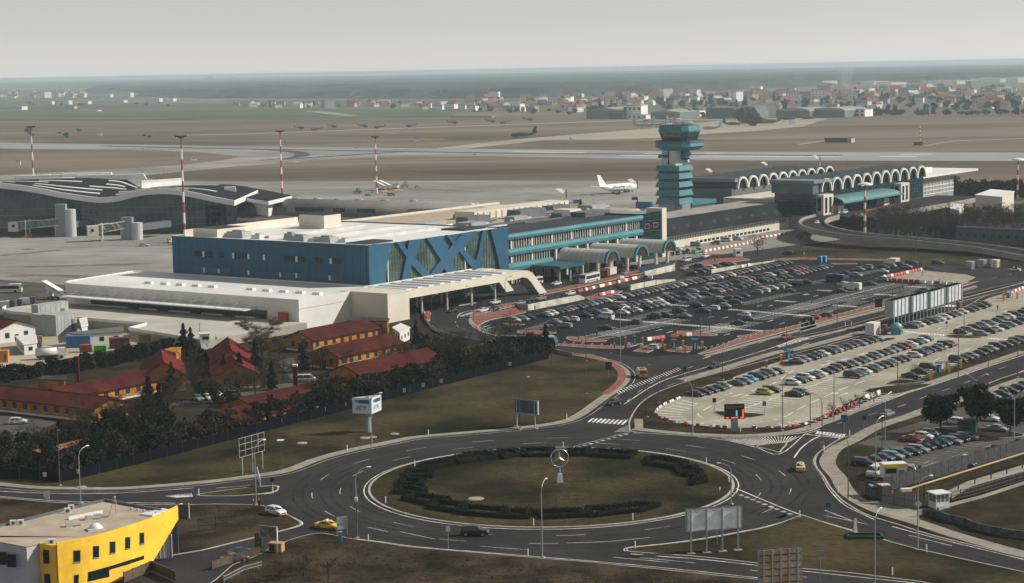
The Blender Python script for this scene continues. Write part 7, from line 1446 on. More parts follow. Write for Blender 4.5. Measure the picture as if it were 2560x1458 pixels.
def on_path(px,py):
 g=G(px,py)
 for i in range(n-1):
  a,b=crv[i],crv[i+1];den=g.x*(b.y-a.y)-g.y*(b.x-a.x)
  if abs(den)<1e-9:continue
  t=(a.x*(b.y-a.y)-a.y*(b.x-a.x))/den;u_=(g*t-a).dot(b-a)/(b-a).length_squared
  if -.02<=u_<=1.02:return i+u_,H*(1-t)
prow=[q for q in(on_path(452-86*t,1279+144*t) for t in(.02,.2,.4,.6,.8,1)) if q]
ofs=shift(crv,.35) if shift(crv,.35)[5].y<crv[5].y else shift(crv,-.35)
def low(i):
 if i<=prow[0][0]:return prow[0][1]
 for(i0,z0),(i1,z1) in zip(prow,prow[1:]):
  if i0<=i<=i1:return max(0,z0+(z1-z0)*(i-i0)/max(1e-6,i1-i0))
 return 0
ii=sorted(set([i for i in range(n)]+[q[0] for q in prow]))
lerp_=lambda W_,s_:W_[min(int(s_),n-1)].lerp(W_[min(int(s_)+1,n-1)],s_-int(s_))
P=[]
for s_ in ii:a,o=lerp_(crv,s_),lerp_(ofs,s_);z=low(s_);P+=[(*o,z),(*o,RZ+.25),(*a,RZ+.25),(*a,z)]
yw.add(P,[(4*k+q,4*k+(q+1)%4,4*k+4+(q+1)%4,4*k+4+q) for k in range(len(ii)-1) for q in range(4)]+[(3,2,1,0),tuple(len(P)-4+q for q in range(4))])
part(T,'yellow_wall',yw,YELLOW)
part(T,'yellow_return',MB().prism([crv[-1]+Vector((0,-.3)),G(99.6,1354,RZ)+Vector((0,-.3)),G(99.6,1354,RZ)+Vector((0,.3)),crv[-1]+Vector((0,.3))],0,RZ-.2),YELLOW)
def on_yellow(X,Y):
 px,py=c('p',(X,Y))[0];best=None;g=G(px,py);
 for i in range(n-1):
  a,b=crv[i],crv[i+1];den=g.x*(b.y-a.y)-g.y*(b.x-a.x)
  if abs(den)<1e-9:continue
  t=(a.x*(b.y-a.y)-a.y*(b.x-a.x))/den;q=g*t;u_=(q-a).dot(b-a)/(b-a).length_squared
  if -.05<=u_<=1.05:best=(q,H*(1-t),(b-a).normalized())
 return best
def ywin(P,name='window',mt=GLASS,out=.4):
 v=[]
 for X,Y in P:
  r_=on_yellow(X,Y)
  if not r_:return
  q,z,d=r_;o=Vector((d.y,-d.x));o=-o if o.y>0 else o;v.append((*(q+o*out),z))
 k=len(v);v2=[(x,y+.25,z) for x,y,z in v]
 part(T,name,MB().add(v+v2,[tuple(range(k))]+[(i,(i+1)%k,k+(i+1)%k,k+i) for i in range(k)]),mt)
for P in([(832,990),(900,985),(900,1108),(832,1115)],[(1048,940),(1108,935),(1108,1060),(1048,1068)],[(1238,890),(1292,887),(1292,1010),(1238,1016)],[(1412,840),(1460,837),(1460,958),(1412,965)],[(1575,790),(1618,787),(1618,905),(1575,912)]):
 ywin([(x+dx,y+dy) for(x,y),(dx,dy) in zip(P,((-7,-7),(7,-7),(7,7),(-7,7)))],'window_frame',M('frame_olive',(.16,.13,.06),.7,.1),.37);ywin(P);ywin([(P[3][0]-4,P[3][1]),(P[2][0]+4,P[2][1]),(P[2][0]+4,P[2][1]+7),(P[3][0]-4,P[3][1]+8)],'window_sill',STEEL,.48)
ywin([(1230,1165),(1420,1105),(1620,1042),(1620,1085),(1420,1150),(1230,1205)]);ywin([(835,1265),(1030,1220),(1226,1165),(1226,1285),(1030,1330),(835,1375)])
for X,Y in((70,1050),(180,1075)):
 a=G(*c('p',(X-40,Y-80))[0],6.4);part(T,'window',MB().box(a.x,a.y-.6,4.2,1.3,.3,1.9,-.25),GLASS)
for X,Y in((515,1070),(515,1340)):a=G(*c('p',(552,900))[0],RZ);part(T,'window',MB().box(a.x,a.y-.2,4.6 if Y<1200 else 1.0,1.5,.5,2,0),GLASS)
for X,Y,l_ in((150,675,0),(235,670,0),(770,535,0),(812,500,0),(585,890,0)):a=G(*c('p',(X,Y))[0],RZ);part(T,'air_conditioner',MB().box(a.x,a.y,RZ-.35,.95,.5,.8,.2),WHITE);part(T,'fan_grille',MB().tube((a.x+.05,a.y-.24,RZ+.05),(a.x+.05,a.y-.29,RZ+.05),.28,n=10),GREYD)
a=G(*c('p',(1090,725))[0],RZ);part(T,'roof_dome',MB().ellip(a.x,a.y,RZ-.1,1.0,.9,.8,10,6),WHITE,smooth=True);part(T,'dome_curb',MB().box(a.x,a.y,RZ-.35,2.3,1.9,.3,.3),WHITE)
for X,Y in((790,690),(1010,610),(1110,590)):a=G(*c('p',(X,Y))[0],RZ);part(T,'roof_vent',MB().box(a.x,a.y,RZ-.35,1.1,.8,.6,.4).tube((a.x+.6,a.y,RZ-.1),(a.x+1.7,a.y+.4,RZ-.1),.22,n=6),TIN)
a,b=G(*c('p',(790,610))[0],RZ),G(*c('p',(1165,535))[0],RZ);part(T,'roof_duct',MB().prism([a+Vector((0,-.3)),b+Vector((0,-.3)),b+Vector((0,.3)),a+Vector((0,.3))],RZ-.35,RZ+.1),WHITE)
a=G(*c('p',(1310,575))[0],RZ);tp_=[(a.x,a.y+.3,RZ+2.6)];part(T,'satellite_tripod',MB().tube((a.x-1,a.y,RZ-.3),tp_[0],.04,n=4).tube((a.x+.9,a.y,RZ-.3),tp_[0],.04,n=4).tube((a.x,a.y+1,RZ-.3),tp_[0],.04,n=4).ellip(*tp_[0],.22,.22,.22,8,5),STEEL)
for i in range(6):a=G(*c('p',(1500+i*70,500+i*12))[0],RZ);part(T,'roof_spotlight',MB().ellip(a.x,a.y,RZ-.1,.22,.22,.22,8,4).tube((a.x,a.y,RZ-.4),(a.x,a.y,RZ-.1),.05,n=4),TIN)
a,b=G(*c('p',(1740,580))[0],RZ),G(*c('p',(1930,510))[0],RZ);part(T,'skylight',MB().prism([a,b,b+Vector((-1.2,.9)),a+Vector((-2.2,1.2))],RZ-.35,RZ-.1),M('skylight_glazing',(.5,.5,.5)))
T=thing('panelled_screen',(G(400,1403).x,G(400,1403).y,.06),.3,'white corrugated screen beside the yellow prow','screen');MB().box(0,0,.4,4.0,.25,3.6).obj('panel',OFFW,T);m=MB();[m.box(-1.8+i*.6,-.16,.4,.08,.08,3.6) for i in range(7)];m.obj('ribs',GREY,T);MB().box(1.7,-.2,0,.2,.2,4.2).obj('post',DSTEEL,T)
p=G(441,1386);T=thing('sign_column',(p.x,p.y,.06),.1,'grey column with a blue-black hanging sign behind the yellow prow','column');MB().box(0,0,0,.8,.8,6.2).obj('shaft',GREYD,T);MB().box(0,0,6.6,1.0,1.0,.15).obj('cap',GREY,T);MB().box(1.35,0,5.6,1.7,.5,2.3).obj('sign_panel',M('blue_black_sign',(.03,.05,.09),.5,.1),T);MB().box(2.22,0,5.6,.12,.55,2.4).obj('sign_edge',WHITE,T)
# -- fences
def fence(name,pts,h,mat,label,step=2.5,postmat=None,z=.12,th=.06,solid=True,rails=2,cat='fence'):
 W_=[G(*p,z) for p in pts];T=thing(name,(W_[0].x,W_[0].y,0),0,label,cat);m=MB();r_=MB()
 for i in range(len(W_)-1):
  a,b=W_[i]-W_[0],W_[i+1]-W_[0];d=(b-a).normalized();o=Vector((-d.y,d.x))*th
  if solid:m.prism([a-o,b-o,b+o,a+o],z+.1,z+h)
  else:
   L_=(b-a).length;k=int(L_/.22)
   for q in range(k):c_=a.lerp(b,q/k);m.box(c_.x,c_.y,z+.1,.035,.035,h-.1)
  for j in range(rails):zz=z+h*(j+1)/rails-.06;r_.prism([a-o*1.6,b-o*1.6,b+o*1.6,a+o*1.6],zz,zz+.07)
 m.obj('panels',mat,T);r_.obj('rails',postmat or mat,T);base=[w-W_[0] for w in W_]
 for k,p in enumerate(resample(base,step)[:100]):MB().box(p.x,p.y,0,.14,.14,h+.15+z).obj('post',postmat or DSTEEL,T)
 return T
fence('blue_fence',[(-60,1197),(60,1201),(150,1207),(200,1197),(400,1147),(620,1090),(860,1028),(1100,966),(1275,922),(1372,897)],2.1,M('navy_mesh',(.002,.003,.006),1,.2),'long dark navy mesh fence with small white notices along the lawn',4.5)
for i,(x,y) in enumerate(((43.6,1183),(111,1190),(192,1182),(264,1163),(332,1146),(398,1129),(462,1113),(524.7,1096),(585.6,1081),(643,1066),(700,1052),(755,1037),(809,1024),(861,1011),(1009,976),(1056,963),(1101,952),(1272.6,909))):
 yb=y+15;p=G(x,yb,.12);o=MB().box(.25,-.6,1.1,.66,.05,.85).box(.25,-.64,1.4,.3,.03,.3,0,1).obj('notice_sign',[M('notice_white',(.62,.60,.50),.6,.05),M('notice_print',(.22,.22,.2),.6,0)]);o.location=(p.x,p.y,.12);tag(o,f"small white notice on the navy fence, {(ordn+['eleventh', 'twelfth', 'thirteenth', 'fourteenth', 'fifteenth', 'sixteenth', 'seventeenth', 'eighteenth'])[i]} from the left",'notice','white notices on the navy fence')
fence('panel_fence',c('u',(1050,985),(1170,960),(1560,850),(2000,720),(2557,560),(2900,460)),2.6,M('grey_board_fence',(.045,.046,.048),.7,.3,1.2),'tall grey sheet fence behind the corner lot',2.2);fence('panel_fence',c('u',(870,1010),(960,1035),(1050,1085)),2.6,M('grey_board_fence',(0,0,0)),'short dark return of the grey sheet fence',2.5)
fence('gate',c('u',(1045,1095),(1190,1115),(1320,1145),(1400,1160)),2.6,M('gate_sheet',(.17,.165,.155),.7,.15),'grey sheet-metal sliding gate with a small yellow plate',2.3,BLACK,cat='gate');p=G(*c('u',(1160,1110))[0],.12);o=MB().box(0,-.2,1.9,.7,.05,.6).obj('gate_plate',YELP);o.location=(p.x,p.y,.1);tag(o,'small yellow plate hanging on the grey sliding gate','notice')
p0,p1=G(*c('u',(1300,1140))[0]),G(*c('u',(2700,690))[0]);T=thing('pipeline',(p0 .x,p0 .y,0),0,'long yellow gas pipe on supports beside the grey fence','pipe');d=p1-p0;MB().tube((0,0,3.0),(d.x,d.y,3.0),.16,n=8).obj('pipe',M('pipe_yellow',(.40,.30,.13),.6,.1),T);MB().box(0,0,2.7,1.8,1.0,.5,.2).obj('end_box',CREAM,T)
for i in range(9):q=d*(i/8);MB().box(q.x,q.y,0,.2,.2,2.9).obj('support',GREYD,T)
fence('wire_fence',c('u',(1780,1100),(1960,1060),(2140,1010),(2400,930),(2700,840)),1.9,DSTEEL,'thin post and wire fence along the service path',2.4,solid=False,rails=3)
p=G(*c('u',(1650,1140))[0],.2);T=thing('guard_booth',(p.x,p.y,.15),.35,'white glazed guard booth with flat white roof at the sliding gate','booth');MB().box(0,0,0,2.6,2.4,1.1).obj('lower_wall',WHITE,T);MB().box(0,0,1.1,2.5,2.3,1.4).obj('window',M('booth_glass',(.16,.19,.19),.2,.2),T);MB().box(0,0,2.5,3.1,2.9,.18).obj('roof',ROOFW,T);m=MB();[m.box(x,y,1.1,.12,.12,1.4) for x in(-1.22,-.4,.4,1.22) for y in(-1.12,1.12)];m.obj('posts',WHITE,T)
p=G(2233,1196,.2);T=thing('food_cabin',(p.x,p.y,.2),.12,'white food cabin with bright yellow trim and serving hatch','kiosk');MB().box(0,0,.2,4.4,2.2,2.2).obj('wall',WHITE,T);MB().box(0,0,2.4,4.6,2.4,.42).obj('yellow_trim',M('bright_yellow',(.80,.58,.02),.5,.05),T);MB().box(0,0,2.82,4.3,2.1,.08).obj('roof',ROOFW,T);MB().box(-.8,-1.13,1.2,2.0,.08,.9).obj('serving_hatch',BLACK,T);MB().box(-.8,-1.2,2.1,2.1,.1,.35).obj('hatch_sign',M('bright_yellow',(0,0,0)),T);MB().box(1.2,-1.2,1.1,.9,.35,.7).obj('air_conditioner',GREY,T);m=MB();[m.box(2.23,y,.3,.04,.08,2.0) for y in(-.7,0,.7)];m.obj('door_frame',GREY,T)
p=G(*c('u',(1020,900))[0],2.4);T=thing('bin_shelter',(p.x,p.y,.2),.12,'low shelter with three white roof strips beside the food cabin','shelter');MB().box(0,0,2.0,3.6,1.8,.15).obj('roof',GREY,T);m=MB();[m.box(0,-.6+i*.6,2.15,3.3,.35,.05) for i in range(3)];m.obj('roof_strips',ROOFW,T);[MB().box(x,y,0,.12,.12,2.0).obj('post',DSTEEL,T) for x in(-1.7,1.7) for y in(-.8,.8)];MB().box(0,0,0,3.2,1.4,1.2).obj('bin',GREYD,T)
p=G(2417,1083,.2);T=thing('kiosk',(p.x,p.y,.2),.2,'dark green kiosk with a bright green end wall under the pines','kiosk');MB().box(0,0,0,3.0,1.9,2.7).obj('wall',M('dark_green_wall',(.015,.05,.045),.5,.1),T);MB().box(1.6,0,.1,.15,1.8,2.8).obj('end_wall',M('lime_stripe',(.30,.5,.15),.5,.5,3),T);MB().box(0,0,2.7,3.2,2.1,.15).obj('roof',BLACK,T)
fence('concrete_fence',c('v',(1800,500),(1900,500),(2010,540),(2120,560),(2200,600),(2320,625),(2440,650),(2700,680)),1.3,M('weathered_concrete',(.085,.09,.095),.9,.35,.8),'weathered concrete panel fence at the lower right',2.6,M('weathered_concrete',(0,0,0)),th=.1)
wall3('low_wall',c('u',(1640,1180),(1790,1130),(2100,1050),(2557,900),(2800,820)),.5,.4,CONC,'low pale kerb wall below the service path','wall',.1)
fence('yard_fence',c('q',(-160,990),(0,970),(110,960)),2.2,BLACK,'black mesh fence panels beside the yard entry',3,solid=False);fence('yard_fence',[(530,1425),(600,1402),(650,1388)],1.3,M('dark_wood',(.08,.055,.035),.8,.3),'dark plank fence at the bottom left yard',2.0);fence('rail_fence',[(560,1458),(610,1432),(655,1420)],1.0,M('pale_rail',(.35,.31,.25),.8,.1),'pale tubular railing at the bottom left',2.2,STEEL,solid=False);fence('plank_wall',[(310,1458),(380,1428),(440,1455)],1.6,M('dark_wood',(0,0,0)),'dark plank wall in front of the yellow building',2.2)
T=thing('notice_board',(G(694,1384).x,G(694,1384).y,.1),-.45,'tall framed notice board with crossed struts at the yard gate','board');MB().box(0,0,0,.18,.18,4.2).obj('post',WHITE,T);m=MB();m.box(-1.6,0,4.05,3.4,.14,.14);m.box(-3.2,0,2.2,.14,.14,2.0);m.box(-1.6,0,2.2,3.3,.1,.1);m.tube((-3.1,0,4.0),(-1.6,0,2.3),.06,n=4);m.tube((-.1,0,4.0),(-1.6,0,2.3),.06,n=4);m.tube((-1.6,0,4),(-1.6,0,2.3),.06,n=4);m.obj('frame',GREY,T);MB().box(-1.6,.08,2.25,3.1,.04,1.8).obj('panel',M('dirty_panel',(.13,.11,.09),.8,.4,1),T)
p=G(692,1381);T=thing('wooden_box',(p.x,p.y,.1),-.3,'wooden box hut under the framed notice board','hut');MB().box(0,0,.1,2.2,1.3,1.3).obj('body',M('light_wood',(.42,.25,.11),.7,.2,1),T);MB().box(0,0,1.4,2.4,1.5,.12).obj('roof',M('light_wood',(0,0,0)),T);MB().box(-.5,-.67,.2,.9,.05,1.1).obj('opening',BLACK,T)
T=thing('mesh_gate',(G(646,1372).x,G(646,1372).y,.1),-.2,'dark mesh door standing left of the framed board','gate');m=MB();m.box(-.5,0,0,.1,.1,2.4);m.box(.5,0,0,.1,.1,2.4);m.box(0,0,2.3,1.1,.1,.1);m.box(0,0,1.2,1.1,.1,.1);m.obj('frame',BLACK,T);MB().box(0,0,.1,.9,.03,2.2).obj('mesh',M('mesh_brown',(.10,.07,.05),.8,.2),T)
p=G(856,1340);T=thing('billboard',(p.x,p.y,.1),.25,'small two-panel advertising board seen from behind beside the yellow taxi','billboard');MB().box(0,0,1.0,1.7,.1,2.1).obj('panel',M('panel_pale_teal',(.34,.41,.42),.4,.3,1),T);[MB().box(x,-.1,0,.1,.1,3.2).obj('post',GREY,T) for x in(-.85,.85)];MB().box(0,-.09,2.0,1.7,.05,.08).obj('rail',GREY,T)
post('blue_post',851,1354,1.5,M('cyan_blue',(.02,.22,.33),.5,.1),'turquoise box post on the front kerb near the taxi','post',.2,.5,(.7,.6,.1,GREY,'cap'));T=post('mirror_box',893,1345,6.0,DSTEEL,'lamp post cabinet and round mirror on the front kerb','traffic mirror',.1,.14,(.5,.4,.7,WHITE,'cabinet'))
T=thing('banner',(G(647,1218).x,G(647,1218).y,.2),-1.15,'white pointed sail-shaped banner on the splitter island','banner');MB().add([(-.9,0,.2),(.9,0,.2),(.9,0,1.6),(-.9,0,3.4),(-.9,.1,.2),(.9,.1,.2),(.9,.1,1.6),(-.9,.1,3.4)],[(0,1,2,3),(7,6,5,4),(3,2,6,7),(0,3,7,4),(1,5,6,2)]).obj('panel',M('banner_white',(.6,.62,.68),.5,.05),T);MB().add([(-.92,-.02,.1),(.92,-.02,.1),(.4,-.02,.55),(-.92,-.02,1.2)],[(0,1,2,3)]).obj('lower_graphic',BLACK,T)
p=G(117,1258);T=thing('direction_sign',(p.x,p.y,.1),.1,'white direction sign of three upright boards by the lower left road','sign');[MB().box(x,0,z,.32,.1,h_).obj('board',WHITEP,T) for x,z,h_ in((-.35,.9,1.0),(0,.3,1.7),(.35,.7,1.4))]
p=G(2138,1337,.2);T=thing('stone_statue',(p.x,p.y,.2),.2,'pale carved stone monument with cross on a green planter','statue');MB().box(0,0,0,.9,.8,.5,0,0,.8).obj('base',CREAM,T);MB().box(0,0,.5,.62,.55,1.5,0,0,.55).obj('shaft',CREAM,T);MB().box(0,0,2.0,.2,.2,.7).box(0,0,2.25,.55,.18,.2).obj('cross',CREAM,T)
p=G(2162,1343,.2);T=thing('planter',(p.x,p.y,.2),-.1,'dark green low planter box behind the stone monument','planter');m=MB();m.box(0,-1.2,0,5.2,.3,.45);m.box(0,1.2,0,5.2,.3,.45);m.box(-2.6,0,0,.3,2.7,.45);m.box(2.6,0,0,.3,2.7,.45);m.obj('border',M('dark_green_paint',(.008,.035,.022),.6,.2),T);MB().box(0,0,0,5,2.2,.15).obj('soil',LAWND,T)
T=thing('sign_plate',(G(1799,1232).x,G(1799,1232).y,.2),1.2,'small red and white chevron plate at the right rim of the island','road sign');MB().box(0,0,.3,.7,.08,.55).obj('panel',REDP,T);m=MB();[m.box(-.2+.2*i,-.05,.32,.07,.04,.5) for i in range(3)];m.obj('stripes',WHITEP,T);MB().box(0,0,0,.08,.08,.3).obj('post',GREY,T)
for i,(x,y,s_) in enumerate(((701,1104,0),(755,1108,1.1),(912,1095,1.1),(932,1093,.9),(987,1085,1.0),(1190,1247,1.5),(204,1218,1.0),(1420,1128,.8))):
 if s_:p=G(x,y,.2);o=MB().tube((0,0,0),(0,0,.12),s_,s_*.9,12).obj('manhole_cover',CONC);o.location=(p.x,p.y,.17);tag(o,('','pale round manhole slab on the left lawn near the flat lamp','pale round manhole slab left of the billboard column','pale round manhole slab right of the billboard column','pale round manhole slab near the lawn path','pale slab in the grass inside the roundabout, left','pale slab on the far left lawn edge','small pale slab behind the star monument')[i],'manhole')
sc_=[MB(),MB()];kl=[(560,1450),(660,1392),(718,1362),(794,1345),(893,1361),(1032,1380),(1160,1391),(1356,1408),(1468,1417),(1600,1430),(1760,1447),(1850,1458)]
for _ in range(1500):
 x=R.uniform(570,1850);y=R.uniform(1345,1462)
 yk=next((a[1]+(b[1]-a[1])*(x-a[0])/(b[0]-a[0]) for a,b in zip(kl,kl[1:]) if a[0]<=x<=b[0]),1500)
 if y<yk+3:continue
 p=G(x,y,.15);s_=R.uniform(.08,.32);leafy(sc_[R.random()<.45],R.randint(5,13),lambda:(p.x+R.gauss(0,s_),p.y+R.gauss(0,s_),.15+abs(R.gauss(0,s_))),.07)
for _ in range(500):
 x=R.uniform(0,740);y=R.uniform(1268,1330)
 if x<455 or y>1268+(x-455)*.16+50:continue
 p=G(x,y,.15);s_=R.uniform(.06,.2);leafy(sc_[R.random()<.6],R.randint(4,9),lambda:(p.x+R.gauss(0,s_),p.y+R.gauss(0,s_),.15+abs(R.gauss(0,s_))),.06)
sc_[0].obj('dry_scrub',M('dry_scrub',(.075,.052,.028),1,.4,.5),label='dry brown scrub scattered over the rough ground by the front kerb',cat='scrub',kind='stuff');sc_[1].obj('dark_scrub',M('dark_scrub',(.022,.022,.011),1,.4,.5),label='dark low weeds scattered over the rough ground by the front kerb',cat='weeds',kind='stuff')
gt=MB()
for _ in range(5200):
 t=R.uniform(0,6.283);r=RI*.96*math.sqrt(R.random());p=Vector((CX+r*math.cos(t),CY+r*math.sin(t)));leafy(gt,2,lambda:(p.x+R.gauss(0,.12),p.y+R.gauss(0,.12),.2+R.uniform(.02,.1)),.07)
gt.obj('grass_tufts',M('grass_tuft',(.040,.038,.014),1,.5,.6),label='short grass tufts on the roundabout island',cat='grass',kind='stuff')
# -- far town, hangars, woods
def farh(wd,dp,h,rh,wall,roof,kind):
 m=MB();m.box(0,0,0,wd,dp,h,0,0)
 if kind=='gable':m.add([(-wd/2-.5,-dp/2-.5,h),(wd/2+.5,-dp/2-.5,h),(wd/2+.5,dp/2+.5,h),(-wd/2-.5,dp/2+.5,h),(-wd/2-.5,0,h+rh),(wd/2+.5,0,h+rh)],[(0,1,5,4),(2,3,4,5),(1,2,5),(3,0,4)],1)
 elif kind=='hip':m.add([(-wd/2-.5,-dp/2-.5,h),(wd/2+.5,-dp/2-.5,h),(wd/2+.5,dp/2+.5,h),(-wd/2-.5,dp/2+.5,h),(-wd*.18,0,h+rh),(wd*.18,0,h+rh)],[(0,1,5,4),(2,3,4,5),(1,2,5),(3,0,4)],1)
 else:m.box(0,0,h,wd+.6,dp+.6,.5,0,1)
 for i in range(max(2,int(wd/3.2))):
  for k in range(max(1,int(h/3))):m.box(-wd/2+(i+.5)*wd/max(2,int(wd/3.2)),-dp/2-.03,1+k*2.9,1.1,.1,1.3,0,2)
 for k in range(max(1,int(h/3))):m.box(wd/2+.03,0,1+k*2.9,.1,1.2,1.3,0,2);m.box(-wd/2-.03,0,1+k*2.9,.1,1.2,1.3,0,2)
 return m.mesh('house',[wall,roof,M('far_window',(.06,.07,.08),.4,0)])
WALLS=[('white',M('far_white',(.80,.79,.76),.8,.05)),('cream',M('far_cream',(.55,.48,.36),.8,.05)),('pinkish',M('far_pink',(.48,.36,.31),.8,.05)),('grey',M('far_grey',(.30,.30,.30),.8,.05))]
ROOFS=[('red',M('far_red_roof',(.24,.085,.065),.9,.2)),('dark',M('far_dark_roof',(.085,.075,.075),.9,.2)),('brown',M('far_brown_roof',(.16,.09,.07),.9,.2)),('pale',M('far_pale_roof',(.45,.44,.42),.8,.1))]
HM={}
rf_=random.Random(11)
def far_house(px,py,sc=1.,tall=False):
 wi=rf_.choice((0,0,1,2,3));ri=rf_.choice((0,0,1,2,2,3));kd=rf_.choice(('gable','gable','hip','flat')) if not tall else 'flat';k=(wi,ri,kd,tall)
 if k not in HM:HM[k]=farh(*((13,10,6.2,4) if not tall else(15,12,12,0)),WALLS[wi][1],ROOFS[ri][1],kd)
 p=G(px,py);o=link(bpy.data.objects.new('house',HM[k]));o.location=(p.x,p.y,0);o.rotation_euler=(0,0,rf_.uniform(-.6,.9));s=sc*rf_.uniform(.8,1.25);o.scale=(s,s,s)
 zone='left of the distant wood' if px<600 else 'in the village row behind the green field' if px<1150 else 'between the village and the hangars' if px<1480 else 'behind the hangars' if px<1950 else 'in the large settlement at right'
 lb=f"small far {WALLS[wi][0]} house with {ROOFS[ri][0]} {kd} roof {zone}";tag(o,lb,'house',f"{WALLS[wi][0]} {kd}-roofed houses {zone}, {ROOFS[ri][0]} roofs")
for zn in(((675,1130),(262,271),30),((1025,1135),(268,276),10),((1150,1480),(250,280),46),((1480,1760),(240,266),34),((1760,2000),(236,262),22),((1950,2560),(230,276),110),((0,225),(224,246),44),((590,680),(262,270),5)):
 for _ in range(zn[2]):x=rf_.uniform(*zn[0]);y=rf_.uniform(*zn[1]);far_house(x,y-(.0 if x<1900 else(x-1900)*.008),1.2 if y>255 else 1.5,rf_.random()<.08)
def fblock(px0,px1,py,hpx,dp,label,wall=None,roof=None,rows=3,ang=0,kind=0):
 a,b=G(px0,py),G(px1,py);w_=(b-a).length;D=(a.y+b.y)/2;h=hpx*D/F;T=thing('far_building',((a.x+b.x)/2,D,0),math.atan2((b-a).y,(b-a).x)+ang,label,'building');wall=wall or WALLS[0][1];roof=roof or ROOFS[3][1]
 MB().box(0,dp/2,0,w_,dp,h).obj('wall',wall,T)
 if kind==0:MB().box(0,dp/2,h,w_+1,dp+1,max(.5,h*.06)).obj('roof',roof,T)
 if kind==1:
  N=10;m=MB();vs=[(w_/2*1.02*math.cos(math.pi*k/N),y,h+h*.45*math.sin(math.pi*k/N)) for y in(-.5,dp) for k in range(N+1)];m.add(vs,[(k,k+1,N+2+k,N+1+k) for k in range(N)]+[tuple(range(N+1)),tuple(range(2*N+1,N,-1))]);m.obj('roof',roof,T)
 if kind==2:MB().add([(-w_/2,-1,h),(w_/2,-1,h),(w_/2,dp,h),(-w_/2,dp,h),(0,-1,h*1.35),(0,dp,h*1.35)],[(0,1,4),(1,2,5,4),(2,3,5),(3,0,4,5)]).obj('roof',roof,T)
 if rows:
  n=min(10,max(3,int(w_/7)))
  for r_ in range(rows):
   for i in range(n):MB().box(-w_/2+(i+.5)*w_/n,-.1,h*(r_+.3)/rows,w_/n*.5,.3,h/rows*.45).obj('window',M('far_window',(0,0,0)),T)
 return T
for a_ in((168,210,244,11,14,'white three-storey block left of the distant wood, first of four'),(218,276,244,9,14,'long low white block left of the distant wood, second of four'),(284,326,244,12,14,'white three-storey block, third of four below the distant wood'),(334,384,241,6,14,'low white block, fourth of four below the distant wood'),(90,130,262,9,12,'pale block row in the left fields, first'),(137,172,262,10,12,'pale block row in the left fields, second'),(183,220,261,8,12,'pale block row in the left fields, third'),(232,310,257,6,12,'long low row of sheds in the left fields'),(365,398,255,9,12,'grey block at the right of the left fields'),(408,433,254,8,12,'small grey block at the right end of the left fields'),(560,598,238,9,14,'pale grey long block at the foot of the wood, left'),(606,650,238,9,14,'pale grey long block at the foot of the wood, right')):fblock(*a_,rows=2)
fblock(36,55,275,9,16,'bright white cube building in the left fields',rows=1);fblock(197,245,278.5,3,10,'very long low white shed in the left fields',rows=0);fblock(165,185,272,6,10,'orange-roofed farm building in the left fields',WALLS[1][1],ROOFS[0][1],1,0,2)
for i,(x0,x1,y,h,l_) in enumerate(((1768,1835,222,15,'large white factory with raised left end beyond the town'),(1835,1910,216,9,'long white factory wing beyond the town'),(1932,1958,217,14,'white office block right of the factory'),(2042,2056,214,11,'white tower block at the left of the long warehouse'),(2056,2185,211,7,'very long white warehouse beyond the settlement'),(2190,2228,212,6,'warehouse extension at its right end'),(2238,2283,226,7,'white-roofed shed in front of the long warehouses'),(2304,2392,211,9,'long warehouse with white roof edge at the right'),(2426,2500,206,9,'white warehouse near the right edge'),(2515,2545,207,13,'white office block at the right edge'),(1643,1650,226,2,'small white shed at the wood edge'),(2143,2160,230,6,'small bright white hall in the settlement'))):fblock(x0,x1,y,h,60,l_,rows=0)
for i in range(9):fblock(500+i*10.5,506+i*10.5,203.5-(i%3),6+(i*7)%5,30,f'faint pale tower block of the distant city, {ordn[i]} from the left',WALLS[2][1],rows=2)
for i,(x,y,h) in enumerate(((1418,247,12),(1442,247,12),(1602,258,17),(1705,248,13),(1722,244,19),(1733,244,19),(1405,264,14),(2345,224,14),(1190,265,9),(1240,252,9))):fblock(x,x+9,y,h,12,('white twin block at the wood edge, left','white twin block at the wood edge, right','tall cream block behind the pale hangar','slim white block before the twin towers','left one of the pale twin towers','right one of the pale twin towers','white cube house left of the hangar','round tower-like block in the right settlement','white block in the village centre','white villa block in the village')[i],WALLS[0][1] if i<7 else WALLS[2][1],rows=3)
HG_=M('hangar_grey_green',(.14,.175,.17),.7,.12,.05);HR=M('hangar_roof',(.28,.29,.28),.7,.1,.05)
fblock(1466,1558,297.5,21,60,'large grey-green hangar with a dark door, left of the tower',HG_,HR,0,0,2);fblock(1558,1603,297,33,18,'white office front with windows attached to the large hangar',WALLS[0][1],HR,2);fblock(1568,1615,298.5,11,12,'low white annex before the large hangar',WALLS[0][1],HR,1);fblock(1522,1556,298.2,16,1,'dark open hangar door',M('hangar_door',(.03,.045,.05),.7,.1),HR,0)
fblock(1627,1700,299,18,55,'pale-roofed flat hangar directly behind the tower',HG_,HR,0,0,2);fblock(1700,1728,292,14,40,'white windowed side wall of the pale-roofed hangar',WALLS[0][1],HR,1);fblock(1766,1836,297,26,60,'dark teal hangar right of the tower',M('hangar_dark_teal',(.045,.10,.10),.6,.1),HG_,0);fblock(1836,1886,296,28,40,'grey glazed wing of the dark teal hangar',M('hangar_glass_grey',(.16,.19,.19),.5,.2),HG_,3)
fblock(1940,2024,295,17,70,'left one of the twin arched hangars',HG_,HR,0,0,1);fblock(2027,2112,294,17,70,'right one of the twin arched hangars',HG_,HR,0,0,1);fblock(2112,2162,292,18,25,'white windowed side of the twin hangars',WALLS[0][1],HR,2)
